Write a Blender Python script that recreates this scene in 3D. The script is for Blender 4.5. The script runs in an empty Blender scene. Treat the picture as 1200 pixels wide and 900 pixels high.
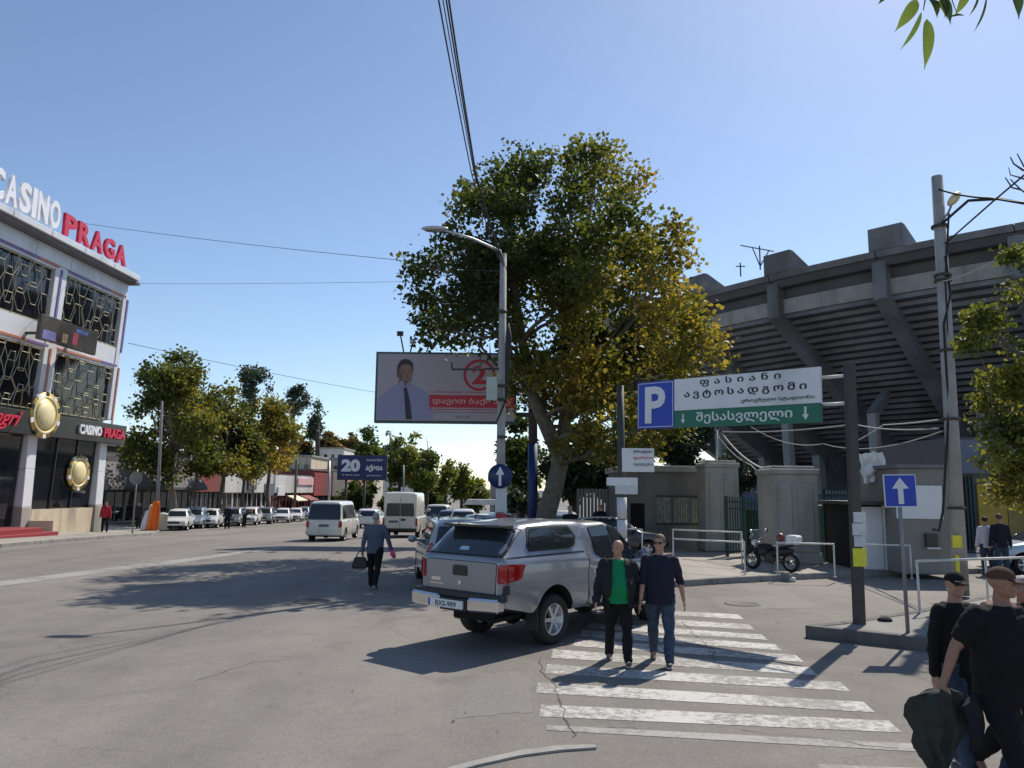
import bpy, bmesh, math, random
import numpy as np
from mathutils import Vector, Matrix, Euler, noise
from mathutils.bvhtree import BVHTree

S = bpy.context.scene
COL = S.collection
R = math.radians
rnd = random.Random(7)

# ---------------------------------------------------------------- camera, sky, sun, exposure
CAM_H, PITCH, ROLL = 2.3, R(7.9), R(0.6)
cam = bpy.data.objects.new('camera', bpy.data.cameras.new('camera'))
COL.objects.link(cam)
cam.data.sensor_width = 36; cam.data.lens = 27
cam.data.clip_start = 0.1; cam.data.clip_end = 3000
CM = Matrix.Translation((0, 0, CAM_H)) @ Matrix.Rotation(R(90) + PITCH, 4, 'X') @ Matrix.Rotation(ROLL, 4, 'Z')
cam.matrix_world = CM
S.camera = cam

SUN_AZ, SUN_EL = R(34.5), R(47)
W_ = bpy.data.worlds.new('World'); S.world = W_; W_.use_nodes = True
nt = W_.node_tree; nt.nodes.clear()
sky = nt.nodes.new('ShaderNodeTexSky'); sky.sky_type = 'NISHITA'; sky.sun_disc = False
sky.sun_elevation = SUN_EL; sky.sun_rotation = SUN_AZ
sky.air_density = 0.95; sky.dust_density = 0.42; sky.ozone_density = 1.8; sky.altitude = 400
bg = nt.nodes.new('ShaderNodeBackground'); bg.inputs['Strength'].default_value = 0.123
wo = nt.nodes.new('ShaderNodeOutputWorld')
nt.links.new(sky.outputs[0], bg.inputs[0]); nt.links.new(bg.outputs[0], wo.inputs[0])
sun = bpy.data.objects.new('sun', bpy.data.lights.new('sun', 'SUN')); COL.objects.link(sun)
sun.data.energy = 4.2; sun.data.angle = R(0.5); sun.data.color = (1.0, .93, .82)
sd = Vector((math.sin(SUN_AZ) * math.cos(SUN_EL), math.cos(SUN_AZ) * math.cos(SUN_EL), math.sin(SUN_EL)))
sun.rotation_euler = sd.to_track_quat('Z', 'Y').to_euler(); sun.location = (0, 0, 60)
S.view_settings.view_transform = 'Standard'; S.view_settings.look = 'None'
S.view_settings.exposure = 0.25; S.view_settings.gamma = 1
S.cycles.max_bounces = 6; S.cycles.transparent_max_bounces = 6
try: S.cycles.use_denoising = True
except Exception: pass

# ---------------------------------------------------------------- finding real places from the photograph's perspective
def gz(y, x=0):
    if y < 25: return 0.0
    if y < 160: return -0.02 * (y - 25) * min(1, (y - 25) / 20.0)
    return -2.7
def ray(u, v):
    d = CM.to_3x3() @ Vector(((u - 600) / 900, (450 - v) / 900, -1))
    return d / d.y
def W(u, v, y):
    return Vector((0, 0, CAM_H)) + ray(u, v) * y
def G(u, v, lift=0.0):
    d = ray(u, v); y = 20.0
    for _ in range(40):
        y = (CAM_H - gz(y) - lift) / -d.z
        y = min(max(y, 1), 300)
    return Vector((d.x * y, y, gz(y) + lift))
def B(u, y, lift=0.0):
    """ground point in image column u at distance y"""
    x = ray(u, 600).x * y
    return Vector((x, y, gz(y) + lift))

# ---------------------------------------------------------------- materials
MATS = {}
def mat(name, col, rough=.7, metal=0., var=.12, scale=3., bump=.0, bscale=None, coat=0., spec=.5, trans=0., emit=0., dirt=0., detail=6):
    if name in MATS: return MATS[name]
    m = bpy.data.materials.new(name); m.use_nodes = True
    N = m.node_tree.nodes; L = m.node_tree.links; b = N['Principled BSDF']
    tc = N.new('ShaderNodeTexCoord')
    if var > 0:
        n = N.new('ShaderNodeTexNoise'); n.inputs['Scale'].default_value = scale; n.inputs['Detail'].default_value = detail
        n.inputs['Roughness'].default_value = .65
        L.new(tc.outputs['Object'], n.inputs['Vector'])
        mr = N.new('ShaderNodeMapRange'); mr.inputs[1].default_value = .3; mr.inputs[2].default_value = .7
        mr.inputs[3].default_value = 1 - var; mr.inputs[4].default_value = 1 + var
        L.new(n.outputs['Fac'], mr.inputs[0])
        mx = N.new('ShaderNodeVectorMath'); mx.operation = 'SCALE'; mx.inputs[0].default_value = col[:3]
        L.new(mr.outputs[0], mx.inputs['Scale'])
        out = mx.outputs[0]
        if dirt > 0:
            n2 = N.new('ShaderNodeTexNoise'); n2.inputs['Scale'].default_value = scale * .35; n2.inputs['Detail'].default_value = 8
            mp = N.new('ShaderNodeMapping'); mp.inputs['Scale'].default_value = (1.6, 1.6, .35)
            L.new(tc.outputs['Object'], mp.inputs[0]); L.new(mp.outputs[0], n2.inputs['Vector'])
            r2 = N.new('ShaderNodeMapRange'); r2.inputs[1].default_value = .48; r2.inputs[2].default_value = .7; r2.inputs[4].default_value = dirt
            L.new(n2.outputs['Fac'], r2.inputs[0])
            mm = N.new('ShaderNodeMix'); mm.data_type = 'RGBA'; mm.inputs[7].default_value = (.09, .08, .065, 1)
            L.new(r2.outputs[0], mm.inputs[0]); L.new(out, mm.inputs[6]); out = mm.outputs[2]
        L.new(out, b.inputs['Base Color'])
        rr = N.new('ShaderNodeMapRange'); rr.inputs[3].default_value = max(0, rough - .06); rr.inputs[4].default_value = min(1, rough + .08)
        L.new(n.outputs['Fac'], rr.inputs[0]); L.new(rr.outputs[0], b.inputs['Roughness'])
    else:
        b.inputs['Base Color'].default_value = (*col[:3], 1); b.inputs['Roughness'].default_value = rough
    b.inputs['Metallic'].default_value = metal
    b.inputs['Specular IOR Level'].default_value = spec
    b.inputs['Coat Weight'].default_value = coat; b.inputs['Coat Roughness'].default_value = .06
    if trans: b.inputs['Transmission Weight'].default_value = trans
    if emit: b.inputs['Emission Color'].default_value = (*col[:3], 1); b.inputs['Emission Strength'].default_value = emit
    if bump:
        n3 = N.new('ShaderNodeTexNoise'); n3.inputs['Scale'].default_value = bscale or scale * 8; n3.inputs['Detail'].default_value = 5
        L.new(tc.outputs['Object'], n3.inputs['Vector'])
        bp = N.new('ShaderNodeBump'); bp.inputs['Strength'].default_value = bump; bp.inputs['Distance'].default_value = .02
        L.new(n3.outputs['Fac'], bp.inputs['Height']); L.new(bp.outputs[0], b.inputs['Normal'])
    MATS[name] = m
    return m

def mat_ground(name, c1, c2, c3, crack=.0, grain=34, patch=.18, joint=None):
    m = bpy.data.materials.new(name); m.use_nodes = True
    N = m.node_tree.nodes; L = m.node_tree.links; b = N['Principled BSDF']
    g = N.new('ShaderNodeNewGeometry')
    def nz(sc, det=8, rg=.6, dist=0):
        n = N.new('ShaderNodeTexNoise'); n.inputs['Scale'].default_value = sc; n.inputs['Detail'].default_value = det
        n.inputs['Roughness'].default_value = rg; n.inputs['Distortion'].default_value = dist
        L.new(g.outputs['Position'], n.inputs['Vector']); return n.outputs['Fac']
    def rng(src, a, c, d=0., e=1.):
        r = N.new('ShaderNodeMapRange'); r.inputs[1].default_value = a; r.inputs[2].default_value = c
        r.inputs[3].default_value = d; r.inputs[4].default_value = e; L.new(src, r.inputs[0]); return r.outputs[0]
    def mix(f, a, c):
        x = N.new('ShaderNodeMix'); x.data_type = 'RGBA'
        if hasattr(f, 'links'): L.new(f, x.inputs[0])
        else: x.inputs[0].default_value = f
        for i, q in ((6, a), (7, c)):
            if hasattr(q, 'links'): L.new(q, x.inputs[i])
            else: x.inputs[i].default_value = (*q, 1)
        return x.outputs[2]
    big = rng(nz(.16, 6, .6, .5), .35, .65)
    mid = rng(nz(1.3, 8, .7), .3, .7)
    c = mix(big, c1, c2)
    x = N.new('ShaderNodeMath'); x.operation = 'MULTIPLY'; L.new(mid, x.inputs[0]); x.inputs[1].default_value = .55
    c = mix(x.outputs[0], c, c3)
    fine = nz(grain, 4, .85)
    f = rng(fine, .32, .72, .74, 1.26)
    md2 = rng(nz(grain*.28, 6, .8), .3, .7, .88, 1.12)
    fm = N.new('ShaderNodeMath'); fm.operation = 'MULTIPLY'; L.new(f, fm.inputs[0]); L.new(md2, fm.inputs[1]); f = fm.outputs[0]
    v = N.new('ShaderNodeVectorMath'); v.operation = 'SCALE'; L.new(c, v.inputs[0]); L.new(f, v.inputs['Scale']); c = v.outputs[0]
    # light worn stones
    sp = rng(nz(grain * .7, 2, .9), .68, .74, 0, .5)
    c = mix(sp, c, (min(1, c2[0] * 1.9), min(1, c2[1] * 1.9), min(1, c2[2] * 1.85)))
    # tyre-polished lanes along the street
    mpp = N.new('ShaderNodeMapping'); mpp.inputs['Scale'].default_value = (.55, .035, 1); L.new(g.outputs['Position'], mpp.inputs[0])
    nl = N.new('ShaderNodeTexNoise'); nl.inputs['Scale'].default_value = 1.0; nl.inputs['Detail'].default_value = 4; L.new(mpp.outputs[0], nl.inputs['Vector'])
    lv = rng(nl.outputs['Fac'], .35, .65, .86, 1.1)
    v2 = N.new('ShaderNodeVectorMath'); v2.operation = 'SCALE'; L.new(c, v2.inputs[0]); L.new(lv, v2.inputs['Scale']); c = v2.outputs[0]
    # oil and dirt stains
    st = rng(nz(.7, 7, .62, .6), .58, .74, 0, .5)
    c = mix(st, c, (c1[0] * .45, c1[1] * .45, c1[2] * .45))
    if crack:
        ns = N.new('ShaderNodeTexNoise'); ns.inputs['Scale'].default_value = 1.1; ns.inputs['Detail'].default_value = 8; ns.inputs['Roughness'].default_value = .7
        L.new(g.outputs['Position'], ns.inputs['Vector'])
        ad = N.new('ShaderNodeVectorMath'); ad.operation = 'MULTIPLY_ADD'; ad.inputs[1].default_value = (.9, .9, 0)
        L.new(ns.outputs['Color'], ad.inputs[0]); L.new(g.outputs['Position'], ad.inputs[2])
        vo = N.new('ShaderNodeTexVoronoi'); vo.feature = 'DISTANCE_TO_EDGE'; vo.inputs['Scale'].default_value = .33
        L.new(ad.outputs[0], vo.inputs['Vector'])
        e = rng(vo.outputs['Distance'], .0, .006, 1, 0)
        gate = rng(nz(.3, 3), .48, .56)
        mu = N.new('ShaderNodeMath'); mu.operation = 'MULTIPLY'; L.new(e, mu.inputs[0]); L.new(gate, mu.inputs[1])
        mu2 = N.new('ShaderNodeMath'); mu2.operation = 'MULTIPLY'; L.new(mu.outputs[0], mu2.inputs[0]); mu2.inputs[1].default_value = crack
        c = mix(mu2.outputs[0], c, (.03, .028, .026))
    L.new(c, b.inputs['Base Color'])
    b.inputs['Roughness'].default_value = .88; b.inputs['Specular IOR Level'].default_value = .3
    bp = N.new('ShaderNodeBump'); bp.inputs['Strength'].default_value = .5; bp.inputs['Distance'].default_value = .012
    L.new(fine, bp.inputs['Height']); L.new(bp.outputs[0], b.inputs['Normal'])
    return m

def mat_paint_worn(name, col, under, wear=.5):
    m = bpy.data.materials.new(name); m.use_nodes = True
    N = m.node_tree.nodes; L = m.node_tree.links; b = N['Principled BSDF']; g = N.new('ShaderNodeNewGeometry')
    n = N.new('ShaderNodeTexNoise'); n.inputs['Scale'].default_value = 9; n.inputs['Detail'].default_value = 10; n.inputs['Roughness'].default_value = .75
    n2 = N.new('ShaderNodeTexNoise'); n2.inputs['Scale'].default_value = .8; n2.inputs['Detail'].default_value = 4
    L.new(g.outputs['Position'], n.inputs['Vector']); L.new(g.outputs['Position'], n2.inputs['Vector'])
    ad = N.new('ShaderNodeMath'); ad.operation = 'MULTIPLY_ADD'; ad.inputs[1].default_value = .6; L.new(n2.outputs['Fac'], ad.inputs[0]); L.new(n.outputs['Fac'], ad.inputs[2])
    r = N.new('ShaderNodeMapRange'); r.inputs[1].default_value = .92 - wear * .3; r.inputs[2].default_value = 1.04 - wear * .3
    L.new(ad.outputs[0], r.inputs[0])
    x = N.new('ShaderNodeMix'); x.data_type = 'RGBA'; x.inputs[6].default_value = (*col, 1); x.inputs[7].default_value = (*under, 1)
    L.new(r.outputs[0], x.inputs[0])
    n3 = N.new('ShaderNodeTexNoise'); n3.inputs['Scale'].default_value = 60; L.new(g.outputs['Position'], n3.inputs['Vector'])
    r3 = N.new('ShaderNodeMapRange'); r3.inputs[3].default_value = .8; r3.inputs[4].default_value = 1.15; L.new(n3.outputs['Fac'], r3.inputs[0])
    v = N.new('ShaderNodeVectorMath'); v.operation = 'SCALE'; L.new(x.outputs[2], v.inputs[0]); L.new(r3.outputs[0], v.inputs['Scale'])
    L.new(v.outputs[0], b.inputs['Base Color']); b.inputs['Roughness'].default_value = .8
    return m

def mat_leaf(name, ramp, trans=.4):
    m = bpy.data.materials.new(name); m.use_nodes = True
    N = m.node_tree.nodes; L = m.node_tree.links; N.clear()
    at = N.new('ShaderNodeAttribute'); at.attribute_name = 'tint'
    cr = N.new('ShaderNodeValToRGB'); e = cr.color_ramp.elements
    e[0].position = ramp[0][0]; e[0].color = (*ramp[0][1], 1); e[1].position = ramp[-1][0]; e[1].color = (*ramp[-1][1], 1)
    for p, c in ramp[1:-1]:
        q = e.new(p); q.color = (*c, 1)
    L.new(at.outputs['Fac'], cr.inputs[0])
    d = N.new('ShaderNodeBsdfPrincipled'); d.inputs['Roughness'].default_value = .55; d.inputs['Specular IOR Level'].default_value = .35
    L.new(cr.outputs[0], d.inputs['Base Color'])
    t = N.new('ShaderNodeBsdfTranslucent')
    v = N.new('ShaderNodeVectorMath'); v.operation = 'MULTIPLY'; v.inputs[1].default_value = (1.7, 1.6, .7)
    L.new(cr.outputs[0], v.inputs[0]); L.new(v.outputs[0], t.inputs['Color'])
    ms = N.new('ShaderNodeMixShader'); ms.inputs[0].default_value = trans
    L.new(d.outputs[0], ms.inputs[1]); L.new(t.outputs[0], ms.inputs[2])
    o = N.new('ShaderNodeOutputMaterial'); L.new(ms.outputs[0], o.inputs[0])
    return m

# ---------------------------------------------------------------- objects
def thing(name, label, cat, loc=(0, 0, 0), rz=0, group=None, rot=None):
    o = bpy.data.objects.new(name, None); COL.objects.link(o)
    o.location = loc; o.rotation_euler = rot if rot else (0, 0, rz); o.empty_display_size = .2
    o['label'] = label; o['category'] = cat
    if group: o['group'] = group
    return o
def tag(o, label, cat, group=None):
    o['label'] = label; o['category'] = cat
    if group: o['group'] = group
    return o
def link(name, me, parent=None, m=None, label=None):
    o = bpy.data.objects.new(name, me); COL.objects.link(o)
    if m is not None:
        me.materials.clear(); me.materials.append(m)
    if parent is not None: o.parent = parent
    if label: o['label'] = label
    return o
def structure(o):
    o['kind'] = 'structure'; return o
def copy_tree(o, parent=None):
    c = o.copy(); COL.objects.link(c)
    if parent is not None: c.parent = parent; c.matrix_parent_inverse = o.matrix_parent_inverse
    for ch in o.children: copy_tree(ch, c)
    return c

class MB:
    def __init__(s): s.v = []; s.f = []; s.sm = []; s.mi = []; s.cur = 0
    def add(s, vs, fs, smooth=False):
        b = len(s.v); s.v += [tuple(p) for p in vs]
        for f in fs: s.f.append(tuple(b + i for i in f)); s.sm.append(smooth); s.mi.append(s.cur)
        return s
    def box(s, x0, x1, y0, y1, z0, z1, M=None):
        vs = [Vector(p) for p in ((x0,y0,z0),(x1,y0,z0),(x1,y1,z0),(x0,y1,z0),(x0,y0,z1),(x1,y0,z1),(x1,y1,z1),(x0,y1,z1))]
        if M is not None: vs = [M @ p for p in vs]
        return s.add(vs, [(3,2,1,0),(4,5,6,7),(0,1,5,4),(1,2,6,5),(2,3,7,6),(3,0,4,7)])
    def cbox(s, c, d, M=None):
        return s.box(c[0]-d[0]/2, c[0]+d[0]/2, c[1]-d[1]/2, c[1]+d[1]/2, c[2]-d[2]/2, c[2]+d[2]/2, M)
    def rings(s, rings, closed=True, cap=True, smooth=True):
        n = len(rings[0]); b = len(s.v)
        fs = []
        for i in range(len(rings) - 1):
            for j in range(n if closed else n - 1):
                k = (j + 1) % n
                fs.append((i*n+j, i*n+k, (i+1)*n+k, (i+1)*n+j))
        s.add([p for r in rings for p in r], fs, smooth)
        if cap:
            for base, rev in ((0, True), ((len(rings)-1)*n, False)):
                f = [b + base + j for j in range(n)]
                if rev: f.reverse()
                s.f.append(tuple(f)); s.sm.append(False); s.mi.append(s.cur)
        return s
    def tube(s, pts, rad, n=8, ry=None, up=None, cap=True, smooth=True):
        pts = [Vector(p) for p in pts]
        if not hasattr(rad, '__len__'): rad = [rad] * len(pts)
        if ry is None: ry = rad
        elif not hasattr(ry, '__len__'): ry = [ry] * len(pts)
        rs = []; side = None
        for i, p in enumerate(pts):
            a = pts[max(i-1, 0)]; c = pts[min(i+1, len(pts)-1)]
            t = (c - a)
            t = t.normalized() if t.length > 1e-9 else Vector((0, 0, 1))
            if side is None:
                ref = Vector(up) if up is not None else (Vector((1, 0, 0)) if abs(t.x) < .9 else Vector((0, 1, 0)))
                side = (ref - t * ref.dot(t)).normalized()
            else:
                side = side - t * side.dot(t)
                side = side.normalized() if side.length > 1e-6 else Vector((1, 0, 0))
            w = t.cross(side)
            rs.append([p + side * (rad[i] * math.cos(2*math.pi*k/n)) + w * (ry[i] * math.sin(2*math.pi*k/n)) for k in range(n)])
        return s.rings(rs, True, cap, smooth)
    def lathe(s, prof, n=24, axis='Z', c=(0, 0, 0), smooth=True, cap=True):
        rs = []
        for r, h in prof:
            ring = []
            for k in range(n):
                a = 2*math.pi*k/n; x, y = r*math.cos(a), r*math.sin(a)
                p = (x, y, h) if axis == 'Z' else ((x, h, y) if axis == 'Y' else (h, x, y))
                ring.append((p[0]+c[0], p[1]+c[1], p[2]+c[2]))
            rs.append(ring)
        return s.rings(rs, True, cap, smooth)
    def prism(s, poly, a0, a1, axis='Y', M=None):
        """poly of 2D points: axis Y -> (x,z); axis X -> (y,z); axis Z -> (x,y)"""
        def P(p, a):
            q = Vector((p[0], a, p[1])) if axis == 'Y' else (Vector((a, p[0], p[1])) if axis == 'X' else Vector((p[0], p[1], a)))
            return M @ q if M is not None else q
        n = len(poly)
        vs = [P(p, a0) for p in poly] + [P(p, a1) for p in poly]
        fs = [tuple(range(n)), tuple(range(2*n-1, n-1, -1))] + [(i, i+n, (i+1) % n + n, (i+1) % n) for i in range(n)]
        return s.add(vs, fs)
    def ball(s, c, r, n=12, m=8, M=None):
        r = r if hasattr(r, '__len__') else (r, r, r)
        vs = [(0, 0, -1)]
        for i in range(1, m):
            ph = -math.pi/2 + math.pi*i/m
            for j in range(n):
                th = 2*math.pi*j/n; vs.append((math.cos(ph)*math.cos(th), math.cos(ph)*math.sin(th), math.sin(ph)))
        vs.append((0, 0, 1))
        fs = [(0, 1+(j+1) % n, 1+j) for j in range(n)]
        for i in range(m-2):
            for j in range(n):
                k = (j+1) % n; a = 1+i*n; fs.append((a+j, a+k, a+n+k, a+n+j))
        t = len(vs)-1; a = 1+(m-2)*n
        fs += [(a+j, a+(j+1) % n, t) for j in range(n)]
        q = []
        for p in vs:
            w = Vector((p[0]*r[0], p[1]*r[1], p[2]*r[2]))
            if M is not None: w = M @ w
            q.append(w + Vector(c))
        return s.add(q, fs, True)
    def mesh(s, name='mesh', fix=True):
        me = bpy.data.meshes.new(name); me.from_pydata(s.v, [], s.f)
        me.polygons.foreach_set('use_smooth', s.sm)
        if any(s.mi): me.polygons.foreach_set('material_index', s.mi)
        if fix:
            bm = bmesh.new(); bm.from_mesh(me); bmesh.ops.recalc_face_normals(bm, faces=bm.faces); bm.to_mesh(me); bm.free()
        me.update(); return me
    def build(s, name, m, parent=None, label=None, bevel=0, sharp=None):
        me = s.mesh(name)
        if bevel:
            bm = bmesh.new(); bm.from_mesh(me)
            es = [e for e in bm.edges if len(e.link_faces) == 2 and e.calc_face_angle(0) > R(35)]
            bmesh.ops.bevel(bm, geom=es, offset=bevel, segments=1, affect='EDGES', clamp_overlap=True)
            bm.to_mesh(me); bm.free()
        if sharp: me.set_sharp_from_angle(angle=R(sharp))
        if isinstance(m, (list, tuple)):
            o = link(name, me, parent, None, label)
            for q in m: me.materials.append(q)
            return o
        return link(name, me, parent, m, label)

def text_mesh(body, size=1., extrude=.01, bold=0., shear=0., width=None, height=None, spacing=1.):
    cu = bpy.data.curves.new('text', 'FONT'); cu.body = body; cu.size = size; cu.extrude = extrude
    cu.offset = bold; cu.align_x = 'LEFT'; cu.shear = shear; cu.space_character = spacing; cu.resolution_u = 3
    o = bpy.data.objects.new('text', cu); COL.objects.link(o)
    dg = bpy.context.evaluated_depsgraph_get()
    me = bpy.data.meshes.new_from_object(o.evaluated_get(dg)); me.name = 'lettering'
    bpy.data.objects.remove(o); 
    v = np.zeros(len(me.vertices)*3); me.vertices.foreach_get('co', v); v = v.reshape(-1, 3)
    if len(v):
        lo, hi = v.min(0), v.max(0); c = (lo+hi)/2; v -= c
        w, h = hi[0]-lo[0], hi[1]-lo[1]
        sx = width/w if width else (height/h if height else 1); sy = height/h if height else sx
        v[:, 0] *= sx; v[:, 1] *= sy
        v = np.stack([v[:, 0], -v[:, 2], v[:, 1]], 1)
        me.vertices.foreach_set('co', v.ravel())
    me.update(); return me
def lettering(body, parent, m, x, z, y, width=None, height=None, bold=0., extrude=.006, shear=0., name='lettering', spacing=1., label=None):
    o = link(name, text_mesh(body, 1., extrude, bold, shear, width, height, spacing), parent, m, label)
    o.location = (x, y, z); return o
# ---------------------------------------------------------------- trees
def leaf_mesh(P, size, rng, tint, flat=.35):
    n = len(P)
    nrm = rng.normal(size=(n, 3)); nrm[:, 2] += flat * 2; nrm /= np.linalg.norm(nrm, axis=1)[:, None]
    t = rng.normal(size=(n, 3)); t -= nrm * (t*nrm).sum(1)[:, None]; t /= np.linalg.norm(t, axis=1)[:, None]
    s = np.cross(nrm, t)
    L = (size * rng.uniform(.65, 1.25, n))[:, None]; w = L * rng.uniform(.38, .55, n)[:, None]
    V = np.stack([P - t*L*.5, P + s*w - t*L*.05 + nrm*L*.1, P + t*L*.5, P - s*w - t*L*.05 + nrm*L*.1], 1).reshape(-1, 3)
    me = bpy.data.meshes.new('leaves')
    me.vertices.add(4*n); me.vertices.foreach_set('co', V.ravel().astype(np.float32))
    me.loops.add(4*n); me.loops.foreach_set('vertex_index', np.arange(4*n, dtype=np.int32))
    me.polygons.add(n); me.polygons.foreach_set('loop_start', np.arange(0, 4*n, 4, dtype=np.int32))
    try: me.polygons.foreach_set('loop_total', np.full(n, 4, dtype=np.int32))
    except Exception: pass
    me.update(calc_edges=True)
    a = me.attributes.new('tint', 'FLOAT', 'POINT')
    a.data.foreach_set('value', np.repeat(np.clip(tint, 0, 1), 4).astype(np.float32))
    return me

def noise_field(P, seed, sc):
    rg = np.random.default_rng(seed); o = np.zeros(len(P))
    for k in range(9):
        d = rg.normal(size=3); d *= sc * rg.uniform(.6, 1.7) / np.linalg.norm(d)
        o += np.sin(P @ d + rg.uniform(0, 6.28))
    return o / 3.

def crown_points(clumps, n, seed, gap=-.25, scale=1.6, twig=.22, per=9, shell=.45):
    """clumps: (x,y,z,r); leaves hang in small sprays spread through each clump, thinned by a field so that gaps stay"""
    rg = np.random.default_rng(seed); C = np.array(clumps, float)
    wgt = C[:, 3]**2.3; wgt /= wgt.sum()
    m = n // per
    idx = rg.choice(len(C), m*2, p=wgt)
    d = rg.normal(size=(m*2, 3)); d /= np.linalg.norm(d, axis=1)[:, None]
    rr = rg.uniform(0, 1, m*2)**shell
    P = C[idx, :3] + d * (rr * C[idx, 3])[:, None] * np.array([1, 1, .85])
    nf = noise_field(P, seed+1, scale)
    P = P[nf > gap][:m]
    Q = np.repeat(P, per, 0) + rg.normal(size=(len(P)*per, 3)) * twig * np.array([1, 1, .7])
    spray = np.repeat(rg.uniform(-1, 1, len(P)), per)
    return Q, spray, rg

def build_branches(mb, fork_pts, clumps, r0, seed, sub=4, n=6, rr=1.):
    rg = random.Random(seed)
    for (x, y, z, r) in clumps:
        c = Vector((x, y, z))
        best = min(fork_pts, key=lambda q: (Vector(q[:3]) - c).length + (2.0 if q[2] > z - .3 else 0))
        a = Vector(best[:3]); ln = (c - a).length
        mid = a.lerp(c, .5) + Vector((rg.uniform(-.12, .12)*ln, rg.uniform(-.12, .12)*ln, -.02*ln))
        pts = [a, a.lerp(mid, .5) + Vector((0, 0, .03*ln)), mid, mid.lerp(c, .5) + Vector((rg.uniform(-.05, .05)*ln, 0, .04*ln)), c]
        rs = best[3] if len(best) > 3 else r0*.5
        mb.tube(pts, [rs, rs*.8, rs*.6, rs*.42, rs*.22], n)
        for k in range(sub):
            dd = Vector((rg.gauss(0, 1), rg.gauss(0, 1), rg.gauss(.35, .8))).normalized()
            st = mid.lerp(c, rg.uniform(.1, 1))
            en = st + dd * r * rg.uniform(.6, 1.0)
            mb.tube([st, st.lerp(en, .5) + Vector((0, 0, .06*r)), en], [rs*.3, rs*.2, rs*.08], 4)

def tree(name, label, cat, base, trunk, forks, clumps, nleaf, lsize, leafmat, barkmat, seed, group=None, tintf=None, gap=-.25, scale=1.6, twig=.22, sub=4, per=9, shell=.45, flat=.35, brs=1.):
    """trunk [(x,y,z,r)...] in world metres; forks extra skeleton polylines of (x,y,z,r)"""
    t = thing(name, label, cat, base, group=group)
    o = Vector(base)
    def loc(p): return (p[0]-o.x, p[1]-o.y, p[2]-o.z, *p[3:])
    tr = [loc(p) for p in trunk]
    mb = MB(); mb.tube([p[:3] for p in tr], [p[3] for p in tr], 12)
    # root flare
    p0 = Vector(tr[0][:3])
    me = mb.mesh(); link('trunk', me, t, barkmat)
    mb = MB(); sk = list(tr[len(tr)//2:])
    for f in forks:
        ff = [loc(p) for p in f]; mb.tube([p[:3] for p in ff], [p[3] for p in ff], 8); sk += [(*p[:3], p[3]*.8) for p in ff[1:]]
    sk = [(*p[:3], min(p[3], .16)*.6*brs) for p in sk]
    cl = [loc(p) for p in clumps]
    build_branches(mb, sk, cl, .1, seed, sub)
    mb.build('branches', barkmat, t)
    Q, spray, rg = crown_points(cl, nleaf, seed, gap, scale, twig, per, shell)
    nf = noise_field(Q, seed+5, .8)
    tint = .45 + .16*nf + .12*spray + rg.normal(size=len(Q))*.1
    if tintf is not None: tint = tint + tintf(Q + np.array(o))
    link('crown', leaf_mesh(Q, lsize, rg, tint, flat), t, leafmat)
    return t

# ---------------------------------------------------------------- people
def remeshed(mb, voxel, smooth=2, fold=0., seed=0, name='body'):
    me = bpy.data.meshes.new(name); me.from_pydata(mb.v, [], mb.f)
    bm = bmesh.new(); bm.from_mesh(me); bmesh.ops.recalc_face_normals(bm, faces=bm.faces); bm.to_mesh(me); bm.free()
    o = bpy.data.objects.new('tmp', me); COL.objects.link(o)
    md = o.modifiers.new('r', 'REMESH'); md.mode = 'VOXEL'; md.voxel_size = voxel; md.use_smooth_shade = True
    if smooth:
        ms = o.modifiers.new('s', 'SMOOTH'); ms.factor = .5; ms.iterations = smooth
    dg = bpy.context.evaluated_depsgraph_get()
    out = bpy.data.meshes.new_from_object(o.evaluated_get(dg)); out.name = name
    bpy.data.objects.remove(o); bpy.data.meshes.remove(me)
    if fold:
        nrm = [v.normal.copy() for v in out.vertices]
        for v, nn in zip(out.vertices, nrm):
            p = v.co
            w_ = 1 - abs(noise.noise(Vector((p.x*7+p.z*5+seed, p.y*7, p.z*9-p.x*6))))*2; a = .8*noise.noise(Vector((p.x*8+seed, p.y*8, p.z*11))) + .7*(w_-.5) + .4*noise.noise(Vector((p.x*5+p.z*24, p.y*6+seed, p.z*8-p.x*20)))
            v.co = p + nn * a * fold
    out.polygons.foreach_set('use_smooth', [True]*len(out.polygons))
    out.update(); return out

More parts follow.
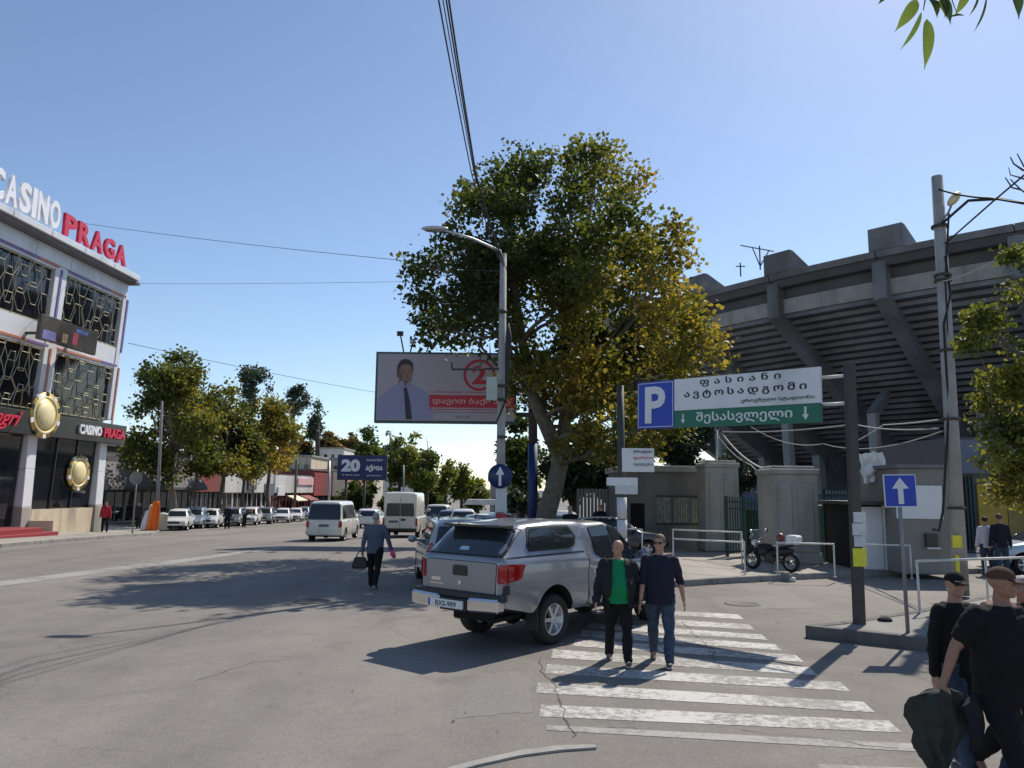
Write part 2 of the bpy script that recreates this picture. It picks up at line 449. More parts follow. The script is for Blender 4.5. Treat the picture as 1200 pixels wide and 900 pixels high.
def person(label, loc, heading, H=1.75, pose=None, skin='skin', top=None, legs=None, shoes='shoe_dark', hair=None, jacket=None, cap=None,
           belly=0., bulk=1., voxel=.012, group=None, glasses=False, sleeve='long', headturn=0., detail=True, fold=.011, headtilt=0., hem=.47):
    """faces -Y at heading 0; all proportions in shares of the height"""
    P = dict(legL=(0, 5), legR=(0, 5), armL=(0, 12, 8), armR=(0, 12, 8), lean=0, foot=(0, 0)); P.update(pose or {})
    def rot(v, ang):  # swing about X: positive = forward (-Y)
        return Matrix.Rotation(-R(ang), 3, 'X') @ v
    hipz = .515
    J = {}
    for s, k in ((1, 'L'), (-1, 'R')):
        sw, kb = P['leg'+k]
        hip = Vector((s*.052, 0, hipz))
        knee = hip + rot(Vector((s*.012, 0, -.245)), sw)
        ank = knee + rot(Vector((s*.004, 0, -.235)), sw-kb)
        J['hip'+k], J['knee'+k], J['ank'+k] = hip, knee, ank
        J['fa'+k] = sw - kb
    ln = P['lean']
    def up(v): # lean of the trunk about the hips
        w = Vector(v) - Vector((0, 0, hipz)); return Matrix.Rotation(R(ln), 3, 'X') @ w + Vector((0, 0, hipz)) if ln else Vector(v)
    for s, k in ((1, 'L'), (-1, 'R')):
        sw, ab, eb = P['arm'+k]
        sh = up((s*.101*min(bulk, 1.15), 0, .797))
        d1 = rot(Matrix.Rotation(-s*R(ab), 3, 'Y') @ Vector((0, 0, -.17)), sw)
        d2 = rot(Matrix.Rotation(-s*R(ab*.6), 3, 'Y') @ Vector((0, 0, -.145)), sw+eb)
        el = sh + d1; wr = el + d2
        J['sh'+k], J['el'+k], J['wr'+k] = sh, el, wr
        J['hd'+k] = d2.normalized()
    zmin = min(J['ankL'].z, J['ankR'].z) - .04
    dz = -zmin
    Z = Vector((0, 0, dz))
    def S3(v): return (Vector(v) + Z) * H
    bw = bulk
    tor = [(.455, .06, .055, 0), (.49, .088, .064, .002), (.525, .094, .066, .002), (.58, .084+.02*belly, .06+.028*belly, -.022*belly), (.63, .083+.022*belly, .058+.036*belly, -.03*belly),
           (.69, .09+.012*belly, .062+.022*belly, -.016*belly), (.745, .1, .066+.006*belly, -.004), (.79, .098, .057, .002), (.82, .078, .047, .006), (.838, .05, .04, .008), (.852, .034, .034, .009)]
    def torso(mb, g=0., z0=0., z1=1., gx=1., straight=False):
        rs = []
        if straight:
            rx, ry, oy = tor[2][1], tor[2][2], -.012*belly
            for z in (z0, z0+.004, .52 if z0 < .5 else z0+.02): rs.append([S3(up(((rx*bw*gx+g)*math.cos(a), oy + (ry*bw*gx+g+.012*belly)*math.sin(a), z))) for a in [2*math.pi*q/20 for q in range(20)]])
            z0 = rs and max(.56, z0+.03)
        for z, rx, ry, oy in tor:
            if z < z0-1e-6 or z > z1+1e-6: continue
            rs.append([S3(up(((rx*bw*gx+g)*math.cos(a), oy + (ry*bw*gx+g)*math.sin(a), z))) for a in [2*math.pi*q/20 for q in range(20)]])
        mb.rings(rs)
    def leg(mb, k, g=0., lo=1., gk=None):
        gk = g if gk is None else gk
        h, kn, an = J['hip'+k], J['knee'+k], J['ank'+k]
        e = kn.lerp(an, lo)
        pts = [h + Vector((0, 0, .02)), h.lerp(kn, .35), h.lerp(kn, .75), kn, kn.lerp(an, .3)] + ([kn.lerp(an, .65)] if lo > .7 else []) + [e]
        rr = [.056*bw, .05*bw, .038*bw, .033, .034] + ([.027] if lo > .7 else []) + [.021 if lo > .9 else .027]
        gg = [g, g, gk, gk, gk] + ([gk*1.3] if lo > .7 else []) + [gk*1.6]
        mb.tube([S3(p) for p in pts], [(r+q)*H for r, q in zip(rr, gg)], 14)
    def arm(mb, k, g=0., hi=2.):
        a, e, w = J['sh'+k], J['el'+k], J['wr'+k]
        seg = [(a + Vector((0, 0, .004)), .029*bw), (a.lerp(e, .35), .03*bw), (a.lerp(e, .75), .025*bw), (e, .023), (e.lerp(w, .3), .023), (e.lerp(w, .7), .018), (w, .0155)]
        par = [0, .35, .75, 1, 1.3, 1.7, 2]
        pts = [(p, r) for (p, r), q in zip(seg, par) if q <= hi]
        if hi < 1: pts.append((a.lerp(e, hi), .028*bw))
        elif hi < 2: pts.append((e.lerp(w, hi-1), .021))
        if len(pts) > 2 and (pts[-1][0]-pts[-2][0]).length < .01: pts.pop(-2)
        mb.tube([S3(p) for p, r in pts], [(r+g)*H for p, r in pts], 12)
        mb.ball(S3(pts[-1][0]), (pts[-1][1]+g)*H*.98, 10, 6)
        if a: mb.ball(S3(a), (.031*bw+g*.6)*H, 10, 7)
    def hand(mb, k):
        s = 1 if k == 'L' else -1
        w, d = J['wr'+k], J['hd'+k]
        side = Vector((0, -1, 0)); side = (side - d*side.dot(d)).normalized()      # thumb side faces forward
        nrm = d.cross(side)
        inn = Vector((-s, 0, 0)); inn = (inn - d*inn.dot(d)); inn = (inn - side*inn.dot(side)).normalized()
        M3 = Matrix((side, inn, d)).transposed()
        pc = w + d*.027
        mb.tube([S3(w), S3(w + d*.02), S3(w + d*.052)], [.014*H, .022*H, .023*H], 10, ry=[.012*H, .011*H, .009*H], up=side)
        L_ = [.042, .048, .044, .034]
        for i in range(4):
            b = w + d*.05 + side*(.0165 - .011*i)
            l = L_[i]; c1 = .35 + .12*i
            p1 = b + d*l*.4 + inn*l*.08*c1; p2 = p1 + (d*.8 + inn*.55*c1).normalized()*l*.33; p3 = p2 + (d*.5 + inn*.9*c1).normalized()*l*.27
            r = .0054*H
            mb.tube([S3(b), S3(p1), S3(p2), S3(p3)], [r*1.08, r, r*.93, r*.75], 7)
        b = w + d*.018 + side*.016
        mb.tube([S3(b), S3(b + side*.016 + d*.018 + inn*.004), S3(b + side*.018 + d*.038 + inn*.01)], [.0078*H, .0066*H, .005*H], 7)
    MH = Matrix.Rotation(R(headturn), 3, 'Z') @ Matrix.Rotation(R(headtilt), 3, 'X')
    neckb = up((0, .006, .84)); hc = up((0, .0, .93)) + Vector((0, -.006, 0))
    def HP(p): return S3(hc + MH @ Vector(p))
    MHH = MH
    def head(mb):
        mb.tube([S3(neckb - Vector((0, 0, .03))), S3(neckb + Vector((0, 0, .02))), S3(hc + Vector((0, .008, -.02)))], [.04*H, .032*H, .031*H], 12)
        mb.ball(HP((0, .006, .014)), (.0425*H, .053*H, .05*H), 18, 12, MHH)
        mb.ball(HP((0, -.006, -.022)), (.036*H, .042*H, .043*H), 16, 10, MHH)
        mb.ball(HP((0, -.03, -.05)), (.018*H, .014*H, .012*H), 10, 6, MHH)       # chin
        mb.ball(HP((0, -.042, .013)), (.03*H, .010*H, .008*H), 10, 6, MHH)       # brow
        mb.tube([HP((0, -.047, .008)), HP((0, -.056, -.012)), HP((0, -.05, -.018))], [.005*H, .0085*H, .006*H], 8)  # nose
        for s in (-1, 1):
            mb.ball(HP((s*.0435, .008, -.006)), (.0045*H, .011*H, .017*H), 8, 6, MHH)
            mb.ball(HP((s*.024, -.034, -.018)), (.013*H, .013*H, .015*H), 8, 6, MHH)
        mb.ball(HP((0, -.044, -.031)), (.013*H, .007*H, .004*H), 8, 5, MHH)
    t = thing('person', label, 'person', loc, heading, group)
    mb = MB(); torso(mb, -.004); head(mb)
    for k in 'LR':
        leg(mb, k, -.004); arm(mb, k); hand(mb, k)
        a = J['ank'+k]; f = rot(Vector((0, -1, 0)), J['fa'+k]*.6); f.z = min(f.z, .2)
        mb.tube([S3(a), S3(a + Vector((0, 0, -.022)) + f*.03), S3(a + Vector((0, 0, -.026)) + f*.09)], [.02*H, .022*H, .014*H], 10)
    link('body', remeshed(mb, voxel, 1), t, M(skin))
    gv = max(voxel, .011)
    if top:
        mb = MB(); torso(mb, .013, hem-.01, .845, straight=True)
        hi = {'short': .62, 'rolled': 1.12, 'long': 1.97}[sleeve]
        for k in 'LR':
            if not jacket: arm(mb, k, .0085 if sleeve != 'short' else .013, hi)
        link('shirt' if sleeve != 'long' else 'pullover', remeshed(mb, gv, 2, fold, 3), t, M(top))
    if legs:
        mb = MB(); torso(mb, .003, .45, .56)
        for k in 'LR': leg(mb, k, .006, 1.06, .009)
        link('trousers', remeshed(mb, gv, 2, fold*1.2, 9), t, M(legs))
    for k in 'LR':
        mb = MB(); a = J['ank'+k]
        f = rot(Vector((0, -1, 0)), J['fa'+k]*.75); f.z = max(min(f.z, .5), -.75); f.normalize()
        dn = Vector((0, 0, -1)) - f*(-f.z); dn.normalize()
        bk = a - f*.026 + dn*.02
        pts = [bk - f*.008, bk, bk + f*.045, bk + f*.095, bk + f*.128, bk + f*.142]
        mb.tube([S3(p) for p in pts], [.012*H, .021*H, .023*H, .026*H, .021*H, .009*H], 12, ry=[.012*H, .023*H, .023*H, .017*H, .014*H, .008*H], up=(1, 0, 0))
        mb.tube([S3(a + Vector((0, 0, .012))), S3(bk + f*.02)], [.027*H, .024*H], 12)
        sh = link('shoe', remeshed(mb, gv, 1), t, M(shoes))
        if detail:
            ms = MB()
            ms.tube([S3(p + dn*.019) for p in pts], [.014*H, .023*H, .024*H, .0275*H, .0225*H, .01*H], 12, ry=.0045*H, up=(1, 0, 0))
            ms.build('sole', M('sole'), sh)
    if jacket:
        mb = MB(); torso(mb, .023, .455, .845, 1.03, straight=True)
        for k in 'LR': arm(mb, k, .017, 1.95)
        me = remeshed(mb, gv, 2, fold*1.8, 5)
        bm = bmesh.new(); bm.from_mesh(me)
        def openf(c):
            z = c.z/H - dz
            return c.y < .01*H and abs(c.x) < (.05 + .03*max(0, (.84-z)/.4))*H and z > .4
        bmesh.ops.delete(bm, geom=[f for f in bm.faces if openf(f.calc_center_median())], context='FACES')
        bmesh.ops.solidify(bm, geom=list(bm.faces), thickness=.006)
        bm.to_mesh(me); bm.free(); link('jacket', me, t, M(jacket))
    if hair:
        hm = MB(); hm.ball(HP((0, .01, .018)), (.0465*H, .0565*H, .052*H), 22, 16, MHH)
        me = hm.mesh('hair'); bm = bmesh.new(); bm.from_mesh(me)
        inv = MH.inverted()
        def hb(f):
            c = inv @ ((f.calc_center_median()/H - Z) - hc)
            return c.z < -.02 + (.0 if c.y > .0 else (-c.y)*1.35) or (c.y < -.02 and c.z < .034)
        bmesh.ops.delete(bm, geom=[f for f in bm.faces if hb(f)], context='FACES')
        bmesh.ops.subdivide_edges(bm, edges=list(bm.edges), cuts=1)
        for v in bm.verts: v.co += v.normal * noise.noise(v.co*40) * .006
        bm.to_mesh(me); bm.free(); me.polygons.foreach_set('use_smooth', [True]*len(me.polygons))
        link('hair', me, t, M(hair))
    if cap:
        cm_ = MB(); cm_.ball(HP((0, .008, .016)), (.0465*H, .057*H, .051*H), 20, 14, MHH)
        me = cm_.mesh('cap'); bm = bmesh.new(); bm.from_mesh(me); inv = MH.inverted()
        bmesh.ops.delete(bm, geom=[f for f in bm.faces if (inv @ ((f.calc_center_median()/H - Z) - hc)).z < .012], context='FACES')
        bm.to_mesh(me); bm.free(); c_ = link('cap', me, t, M(cap))
        vb = MB(); rs = []
        for i in range(7):
            a = R(-62 + i*20.7); r_ = 1.0
            b0 = (math.sin(a)*.044, -math.cos(a)*.052+.006, .016); b1 = (math.sin(a)*.038, -.05 - math.cos(a)*.034, .006 - .006*abs(math.sin(a)))
            rs.append([HP(b0), HP((b0[0], b0[1], b0[2]-.003)), HP((b1[0], b1[1], b1[2]-.003)), HP(b1)])
        vb.rings(rs); vb.build('visor', M(cap), c_)
    if detail:
        for s in (-1, 1):
            e = MB(); e.ball(HP((s*.0165, -.0455, .002)), (.0065*H, .004*H, .0035*H), 8, 6, MHH); e.build('eye', M('eye'), t)
    if glasses:
        g = MB()
        for s in (-1, 1):
            g.ball(HP((s*.018, -.052, .001)), (.0145*H, .004*H, .0105*H), 10, 6, MHH)
            g.tube([HP((s*.032, -.05, .004)), HP((s*.046, -.02, .004)), HP((s*.046, .012, .0))], .0015*H, 5)
        g.tube([HP((-.006, -.056, .004)), HP((.006, -.056, .004))], .0018*H, 5)
        g.build('sunglasses', M('glass_dark'), t)
    t['_wrL'] = list(S3(J['wrL'])); t['_wrR'] = list(S3(J['wrR']))
    return t

# ---------------------------------------------------------------- vehicles
def rounded(poly, r, n=4):
    out = []
    N_ = len(poly)
    for i in range(N_):
        p0, p1, p2 = Vector(poly[i-1]), Vector(poly[i]), Vector(poly[(i+1) % N_])
        a = p0-p1; b = p2-p1; q = min(r, a.length*.45, b.length*.45)
        s, e = p1 + a.normalized()*q, p1 + b.normalized()*q
        for k in range(n+1):
            t = k/n; out.append(tuple((1-t)**2*s + 2*t*(1-t)*p1 + t*t*e))
    return out

def scale_poly(poly, d):
    c = Vector((sum(p[0] for p in poly)/len(poly), sum(p[1] for p in poly)/len(poly)))
    return [tuple(Vector(p) + (Vector(p)-c).normalized()*d) for p in poly]

def panel(bvh, poly, axis, off, parent, name, m, step=.12, skirt=.03, label=None):
    """sheet cut to poly and laid on the body; axis 'L','R' -> (x,z), 'B' back or 'F' front -> (y,z), 'T' -> (x,y)"""
    bm = bmesh.new()
    ext = min(max(p[k] for p in poly)-min(p[k] for p in poly) for k in (0, 1)); step = min(step, max(.03, ext/2.5))
    vs = [bm.verts.new((p[0], p[1], 0)) for p in poly]
    try: bm.faces.new(vs)
    except ValueError: bm.free(); return None
    xs = [p[0] for p in poly]; ys = [p[1] for p in poly]
    for k, (lo, hi) in enumerate(((min(xs), max(xs)), (min(ys), max(ys)))):
        n = int((hi-lo)/step)
        for i in range(1, n+1):
            c = lo + (hi-lo)*i/(n+1); co = (c, 0, 0) if k == 0 else (0, c, 0); no = (1, 0, 0) if k == 0 else (0, 1, 0)
            bmesh.ops.bisect_plane(bm, geom=bm.verts[:]+bm.edges[:]+bm.faces[:], plane_co=co, plane_no=no)
    bound = [e for e in bm.edges if len(e.link_faces) == 1]
    if skirt:
        ex = bmesh.ops.extrude_edge_only(bm, edges=bound); sk = {v for v in ex['geom'] if isinstance(v, bmesh.types.BMVert)}
    else: sk = set()
    for v in bm.verts:
        a, b = v.co.x, v.co.y
        if axis in 'LR':
            s = 1 if axis == 'L' else -1; o = Vector((a, s*3, b)); d = Vector((0, -s, 0))
        elif axis == 'B': o = Vector((-3, a, b)); d = Vector((1, 0, 0))
        elif axis == 'F': o = Vector((9, a, b)); d = Vector((-1, 0, 0))
        else: o = Vector((a, b, 5)); d = Vector((0, 0, -1))
        h, nn, _, _ = bvh.ray_cast(o, d)
        if h is None:
            h, nn, _, _ = bvh.find_nearest(o + d*(2.2 if axis in 'LR' else 3))
        q = -d*.5 + (nn if nn.dot(d) < 0 else -nn)*.5; q.normalize()
        v.co = h + q*(off if v not in sk else -skirt)
    for f in bm.faces: f.smooth = True
    bmesh.ops.recalc_face_normals(bm, faces=bm.faces)
    me = bpy.data.meshes.new(name); bm.to_mesh(me); bm.free()
    # outward check
    me.set_sharp_from_angle(angle=R(50))
    return link(name, me, parent, m, label)

def interp_keys(keys, x):
    for a, b in zip(keys, keys[1:]):
        if a[0] <= x <= b[0]:
            t = (x-a[0])/(b[0]-a[0]) if b[0] > a[0] else 0
            return [p+(q-p)*t for p, q in zip(a, b)]
    return list(keys[-1] if x > keys[-1][0] else keys[0])

def make_wheel(parent, x, y, r, wd, spokes=6, name='wheel', rimmat='alloy', simple=False):
    s = 1 if y > 0 else -1
    mb = MB(); o = wd/2
    n = 20 if simple else 32
    mb.lathe([(r*.62, -o*.9), (r*.7, -o), (r*.93, -o), (r*.99, -o*.75), (r, -o*.3), (r, o*.3), (r*.99, o*.75), (r*.93, o), (r*.7, o), (r*.62, o*.9), (r*.6, o*.4), (r*.6, -o*.4)], n, 'Y', cap=False)
    me = mb.mesh(); w = link(name, me, parent, M('rubber')); w.location = (x, y, r)
    rb = MB(); q = s*o
    rb.lathe([(r*.6, -q*.3), (r*.64, q*.86), (r*.61, q*.93), (r*.57, q*.8), (r*.55, q*.2), (r*.05, q*.15)], n, 'Y')
    rb.lathe([(0.001, q*.2), (r*.15, q*.2), (r*.15, q*.75), (r*.1, q*.85), (.001, q*.85)], 12, 'Y')
    for k in range(spokes):
        a = 2*math.pi*k/spokes; c, d = math.cos(a), math.sin(a)
        Mx = Matrix.Rotation(-a, 4, 'Y')
        rb.box(r*.1, r*.59, min(q*.45, q*.82), max(q*.45, q*.82), -r*.075, r*.075, Mx)
    ro = rb.build('rim', M(rimmat), w, bevel=0)
    return w

def car(name, label, cat, spec, paint, loc, heading, group=None, simple=False):
    """x runs forward from the rear end, local origin under the middle of the car; heading 0 drives toward +Y"""
    L = spec['L']; half = L/2
    t = thing(name, label, cat, loc, heading + R(90), group)
    keys = spec['keys']; st = []
    x = 0.
    xs = sorted(set([k[0] for k in keys] + [round(i*.08, 3) for i in range(int(L/.08)+1)]))
    rings = []
    for x in xs:
        a = [0]*6
        for dx, w in ((-.05, .25), (0, .5), (.05, .25)):
            q = interp_keys(keys, min(max(x+dx, 0), L)); a = [p + w*v for p, v in zip(a, q)]
        if x in (0, L): a = interp_keys(keys, x)
        _, zb, zl, zt, w, wt = a
        g = zt - zl; hg = min(1, max(0, (g-.05)/.3))
        wi = w*.965 - .03*hg
        mx = wi + (wt-wi)*.5 + .02*hg
        h = [(0, zb), (w*.7, zb), (w*.93, zb+.03), (w*.985, zb+.14), (w, zb+(zl-zb)*.5), (w*.992, zl-.1), (w*.972, zl-.02), (wi, zl+.012),
             (mx, zl+.012+(g-.012)*.5), (wt+.02*hg, zt-.09*hg-.01), (wt-.02, zt-.035*hg-.004), (wt-.09, zt-.008), (wt*.5, zt+.012), (0, zt+.018)]
        ring = [(x-half, p, q) for p, q in h] + [(x-half, -p, q) for p, q in reversed(h[1:-1])]
        rings.append(ring)
    mb = MB(); mb.rings(rings, True, True, True); me = mb.mesh('body')
    body = link('body', me, t, paint); me.materials.append(M('underside'))
    ws = spec['wheels']; rad = spec['r']; tw = spec['tw']
    cut = MB()
    wmax = max(k[4] for k in keys)
    for wx in ws:
        for s in (1, -1):
            prof = [(spec.get('ra', rad*1.17), s*(wmax-.38)), (spec.get('ra', rad*1.17), s*(wmax+.2))]
            cut.lathe(prof, 36, 'Y', (wx-half, 0, rad+spec.get('az', .02)))
    co = bpy.data.objects.new('cut', cut.mesh()); COL.objects.link(co); co.parent = t
    md = body.modifiers.new('b', 'BOOLEAN'); md.operation = 'DIFFERENCE'; md.object = co; md.solver = 'EXACT'
    dg = bpy.context.evaluated_depsgraph_get()
    new = bpy.data.meshes.new_from_object(body.evaluated_get(dg)); body.modifiers.clear(); body.data = new
    bpy.data.objects.remove(co)
    ra = spec.get('ra', rad*1.17)
    for p in new.polygons:
        c = p.center; under = p.normal.z < -.8 and c.z < .9
        for wx in ws:
            if math.hypot(c.x-(wx-half), c.z-(rad+spec.get('az', .02))) < ra*1.002 and abs(c.y) < wmax*.975: under = True
        p.material_index = 1 if under else 0
        p.use_smooth = True
    new.set_sharp_from_angle(angle=R(38))
    bm = bmesh.new(); bm.from_mesh(me); bvh = BVHTree.FromBMesh(bm); bm.free()   # uncut shell
    def sh(poly): return [(p[0]-half, p[1]) for p in poly]
    sides = spec.get('sides', 'LR')
    for s in sides:
        for poly in spec.get('doors', []):
            pp = rounded(sh(poly), .06)
            if not simple: panel(bvh, scale_poly(pp, .012), s, .0015, t, 'door_gap', M('seal'))
            d = panel(bvh, pp, s, .006, t, 'door', paint)
            if not simple and d:
                hx = min(p[0] for p in pp) + .12; hz = spec.get('handle_z', .95)
                panel(bvh, rounded([(hx, hz), (hx+.19, hz), (hx+.19, hz+.045), (hx, hz+.045)], .02), s, .03, d, 'handle', M(spec.get('hm', 'chrome')), .3, .04)
        for poly in spec.get('win', []):
            pp = rounded(sh(poly), .05)
            if not simple: panel(bvh, scale_poly(pp, .022), s, .009, t, 'window_seal', M('seal'))
            panel(bvh, pp, s, .013, t, 'window', M(spec.get('glass', 'glass_car')))
        for k, (poly, mm, nm, off) in enumerate(spec.get('side_extra', [])):
            panel(bvh, rounded(sh(poly), .03), s, off, t, nm, M(mm) if isinstance(mm, str) else mm)
    for poly, mm, nm, off in spec.get('back', []):
        panel(bvh, rounded(poly, spec.get('rb', .04)), 'B', off, t, nm, M(mm) if mm != 'paint' else paint, .15)
    for poly, mm, nm, off in spec.get('front', []):
        panel(bvh, rounded(poly, .04), 'F', off, t, nm, M(mm) if mm != 'paint' else paint, .15)
    for poly, mm, nm, off in spec.get('topp', []):
        panel(bvh, rounded([(p[0]-half, p[1]) for p in poly], .05), 'T', off, t, nm, M(mm) if mm != 'paint' else paint, .15)
    for wx in ws:
        for s in (1, -1):
            make_wheel(t, wx-half, s*(wmax-tw/2-.03), rad, tw, spec.get('spokes', 6), simple=simple, rimmat=spec.get('rim', 'alloy'))
    if spec.get('mirror'):
        mx_, mz = spec['mirror']
        for s in (1, -1):
            m_ = MB(); w0 = interp_keys(keys, mx_)[4]
            m_.ball((mx_-half, s*(w0+.13), mz), (.07, .12, .09), 12, 8); m_.tube([(mx_-half, s*(w0-.08), mz-.04), (mx_-half, s*(w0+.08), mz-.03)], .03, 8)
            m_.build('mirror', paint, t)
    return t, bvh, half
# ---------------------------------------------------------------- named materials
MD = dict(
    skin=((.42, .23, .16), .55, 0, .1, 20), skin_tan=((.32, .17, .11), .55, 0, .1, 20), eye=((.03, .02, .02), .3, 0, 0, 1),
    sole=((.55, .55, .52), .7, 0, .1, 20), shoe_dark=((.02, .02, .022), .55, 0, .1, 20), shoe_grey=((.07, .07, .075), .6, 0, .2, 30), shoe_brown=((.1, .05, .03), .5, 0, .2, 20),
    cloth_black=((.012, .012, .014), .9, 0, .15, 30), cloth_charcoal=((.022, .022, .025), .9, 0, .15, 30), cloth_navy=((.018, .02, .035), .92, 0, .15, 30),
    cloth_green=((.008, .22, .085), .85, 0, .06, 10), denim=((.045, .065, .105), .9, 0, .3, 9), denim_light=((.12, .16, .23), .9, 0, .3, 9),
    cloth_grey=((.28, .29, .33), .9, 0, .08, 20), cloth_white=((.62, .64, .72), .9, 0, .06, 20), cloth_slate=((.1, .115, .16), .9, 0, .1, 20),
    cloth_brown=((.09, .05, .035), .9, 0, .15, 20), cloth_olive=((.045, .047, .04), .85, 0, .2, 14), cloth_red=((.4, .03, .04), .85, 0, .1, 20), cloth_pink=((.75, .1, .22), .7, 0, .1, 20),
    cloth_orange=((.75, .16, .03), .8, 0, .15, 8), hair_dark=((.02, .015, .012), .7, 0, .2, 60), hair_grey=((.3, .29, .28), .7, 0, .3, 60), hair_brown=((.09, .06, .04), .7, 0, .3, 60),
    rubber=((.018, .018, .018), .85, 0, .2, 15), alloy=((.55, .56, .58), .3, .9, .05, 5), chrome=((.75, .76, .78), .12, 1, .03, 5), seal=((.012, .012, .012), .6, 0, 0, 1),
    underside=((.012, .012, .012), .95, 0, .2, 5), black_plastic=((.02, .02, .022), .5, 0, .1, 10), grey_plastic=((.12, .12, .125), .55, 0, .1, 10),
    lamp_red=((.35, .008, .012), .12, 0, 0, 1), lamp_white=((.7, .7, .68), .1, 0, 0, 1), lamp_amber=((.8, .25, .03), .15, 0, 0, 1),
    plate_white=((.75, .75, .74), .5, 0, .04, 30), plate_blue=((.02, .05, .35), .5, 0, 0, 1), ink=((.015, .015, .018), .6, 0, 0, 1),
    concrete=((.33, .32, .30), .85, 0, .14, 1.5), concrete_dark=((.17, .17, .185), .9, 0, .16, .8), stone=((.36, .34, .30), .85, 0, .12, 2), stone_dark=((.2, .19, .175), .9, 0, .15, 2),
    steel_dark=((.07, .065, .06), .6, .3, .2, 4), steel_grey=((.25, .26, .27), .5, .5, .12, 6), galv=((.5, .51, .52), .45, .6, .1, 10), rail_white=((.62, .62, .6), .55, .1, .1, 10),
    white_panel=((.72, .73, .76), .4, 0, .06, 1), white_paint=((.75, .75, .74), .6, 0, .06, 3), cream=((.62, .52, .38), .75, 0, .07, 2), black_panel=((.025, .026, .03), .25, 0, .1, 1),
    glass_black=((.012, .013, .018), .05, 0, 0, 1), orange_strip=((.5, .2, .13), .5, 0, .15, 1), purple_strip=((.2, .15, .36), .5, 0, .15, 1), gold=((.6, .42, .12), .35, .55, .15, 3),
    gold_light=((.75, .63, .36), .5, .2, .1, 3), lattice=((.5, .45, .3), .5, .2, .1, 3), red_letter=((.62, .02, .06), .35, 0, 0, 1), white_letter=((.82, .82, .86), .4, 0, 0, 1),
    red_step=((.28, .03, .035), .7, 0, .12, 3), screen=((.07, .06, .055), .15, 0, .6, .5),
    sign_blue=((.01, .05, .42), .4, 0, .05, 2), sign_white=((.72, .73, .75), .45, 0, .04, 2), sign_green=((.004, .14, .085), .4, 0, .05, 2), sign_navy=((.012, .025, .11), .4, 0, .15, 1),
    poster_grey=((.43, .38, .43), .55, 0, .05, .4), poster_red=((.5, .03, .05), .5, 0, .05, 1), poster_shirt=((.3, .3, .47), .55, 0, .06, 1), poster_tie=((.03, .025, .05), .5, 0, 0, 1),
    poster_shade=((.2, .105, .085), .55, 0, .12, 6), poster_skin=((.3, .17, .14), .55, 0, .12, 3), poster_hair=((.04, .035, .04), .6, 0, .1, 3), poster_pink=((.75, .45, .45), .5, 0, .05, 1),
    frame_green=((.05, .09, .09), .5, .3, .1, 3), mast_blue=((.01, .035, .13), .5, .1, .1, 2), green_iron=((.02, .06, .05), .6, .2, .15, 5), yellow=((.7, .6, .03), .6, 0, .15, 6), paper=((.6, .6, .62), .8, 0, .12, 12),
    paper_yellow=((.75, .7, .06), .8, 0, .15, 8), cable=((.02, .02, .022), .7, 0, 0, 1), cable_pale=((.4, .4, .38), .7, 0, 0, 1), pink_wall=((.62, .3, .28), .8, 0, .08, .6), red_wall=((.28, .05, .05), .8, 0, .1, .6),
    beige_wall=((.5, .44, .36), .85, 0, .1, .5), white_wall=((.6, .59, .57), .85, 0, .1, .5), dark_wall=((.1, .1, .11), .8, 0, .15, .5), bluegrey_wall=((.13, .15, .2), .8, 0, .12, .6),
    yellow_wall=((.4, .27, .04), .7, 0, .15, 1), kiosk=((.24, .23, .21), .75, 0, .1, 1.5), awning=((.75, .65, .45), .8, 0, .1, 2), dark_void=((.008, .008, .009), .9, 0, 0, 1),
    bark=((.14, .122, .095), .9, 0, .4, 5), bark_dark=((.07, .06, .05), .95, 0, .3, 5), glass_dark=((.01, .01, .012), .08, 0, 0, 1),
)
def M(n):
    if n in MATS: return MATS[n]
    if n == 'glass_car': return mat(n, (.022, .028, .032), .04, 0, 0, 1, spec=.8)
    if n == 'glass_light': return mat(n, (.16, .2, .19), .05, 0, .25, 2, spec=.9)
    c, r, me, v, sc = MD[n]
    kw = {}
    if n in ('concrete', 'concrete_dark', 'stone', 'stone_dark', 'kiosk', 'beige_wall', 'white_wall', 'dark_wall', 'pink_wall', 'red_wall', 'cream'): kw = dict(bump=.25, dirt=.5)
    if n.startswith('cloth') or n.startswith('denim'): kw = dict(bump=.3, bscale=140, spec=.25)
    if n == 'bark': kw = dict(bump=.8, bscale=8, dirt=.3)
    if n in ('white_panel', 'rail_white', 'sign_white', 'white_paint'): kw = dict(dirt=.25)
    return mat(n, c, r, me, v, sc, **kw)
def paint(name, c, metal=.5, rough=.35):
    return mat('paint_'+name, c, rough, metal, .05, 2, coat=.8, dirt=.12)
# ---------------------------------------------------------------- ground, road, pavements
asphalt = mat_ground('asphalt', (.155, .14, .128), (.225, .206, .185), (.27, .247, .215), crack=.3)
pave = mat_ground('pavement', (.30, .275, .24), (.36, .33, .29), (.40, .37, .33), crack=0, grain=40)
pave2 = mat_ground('pavement_grey', (.21, .20, .185), (.26, .25, .23), (.30, .28, .26), crack=.25, grain=40)
mb = MB()
xs = [-900, -400, -200, -120, -80, -50, -30, -15, 0, 15, 30, 50, 80, 120, 200, 400, 900]
ys = [-60, -20, 0, 10, 20, 25] + [27 + 3*i for i in range(45)] + [162, 200, 400, 900, 1800]
mb.add([(x, y, gz(y)) for y in ys for x in xs], [(j*len(xs)+i, j*len(xs)+i+1, (j+1)*len(xs)+i+1, (j+1)*len(xs)+i) for j in range(len(ys)-1) for i in range(len(xs)-1)], True)
structure(mb.build('road', asphalt))

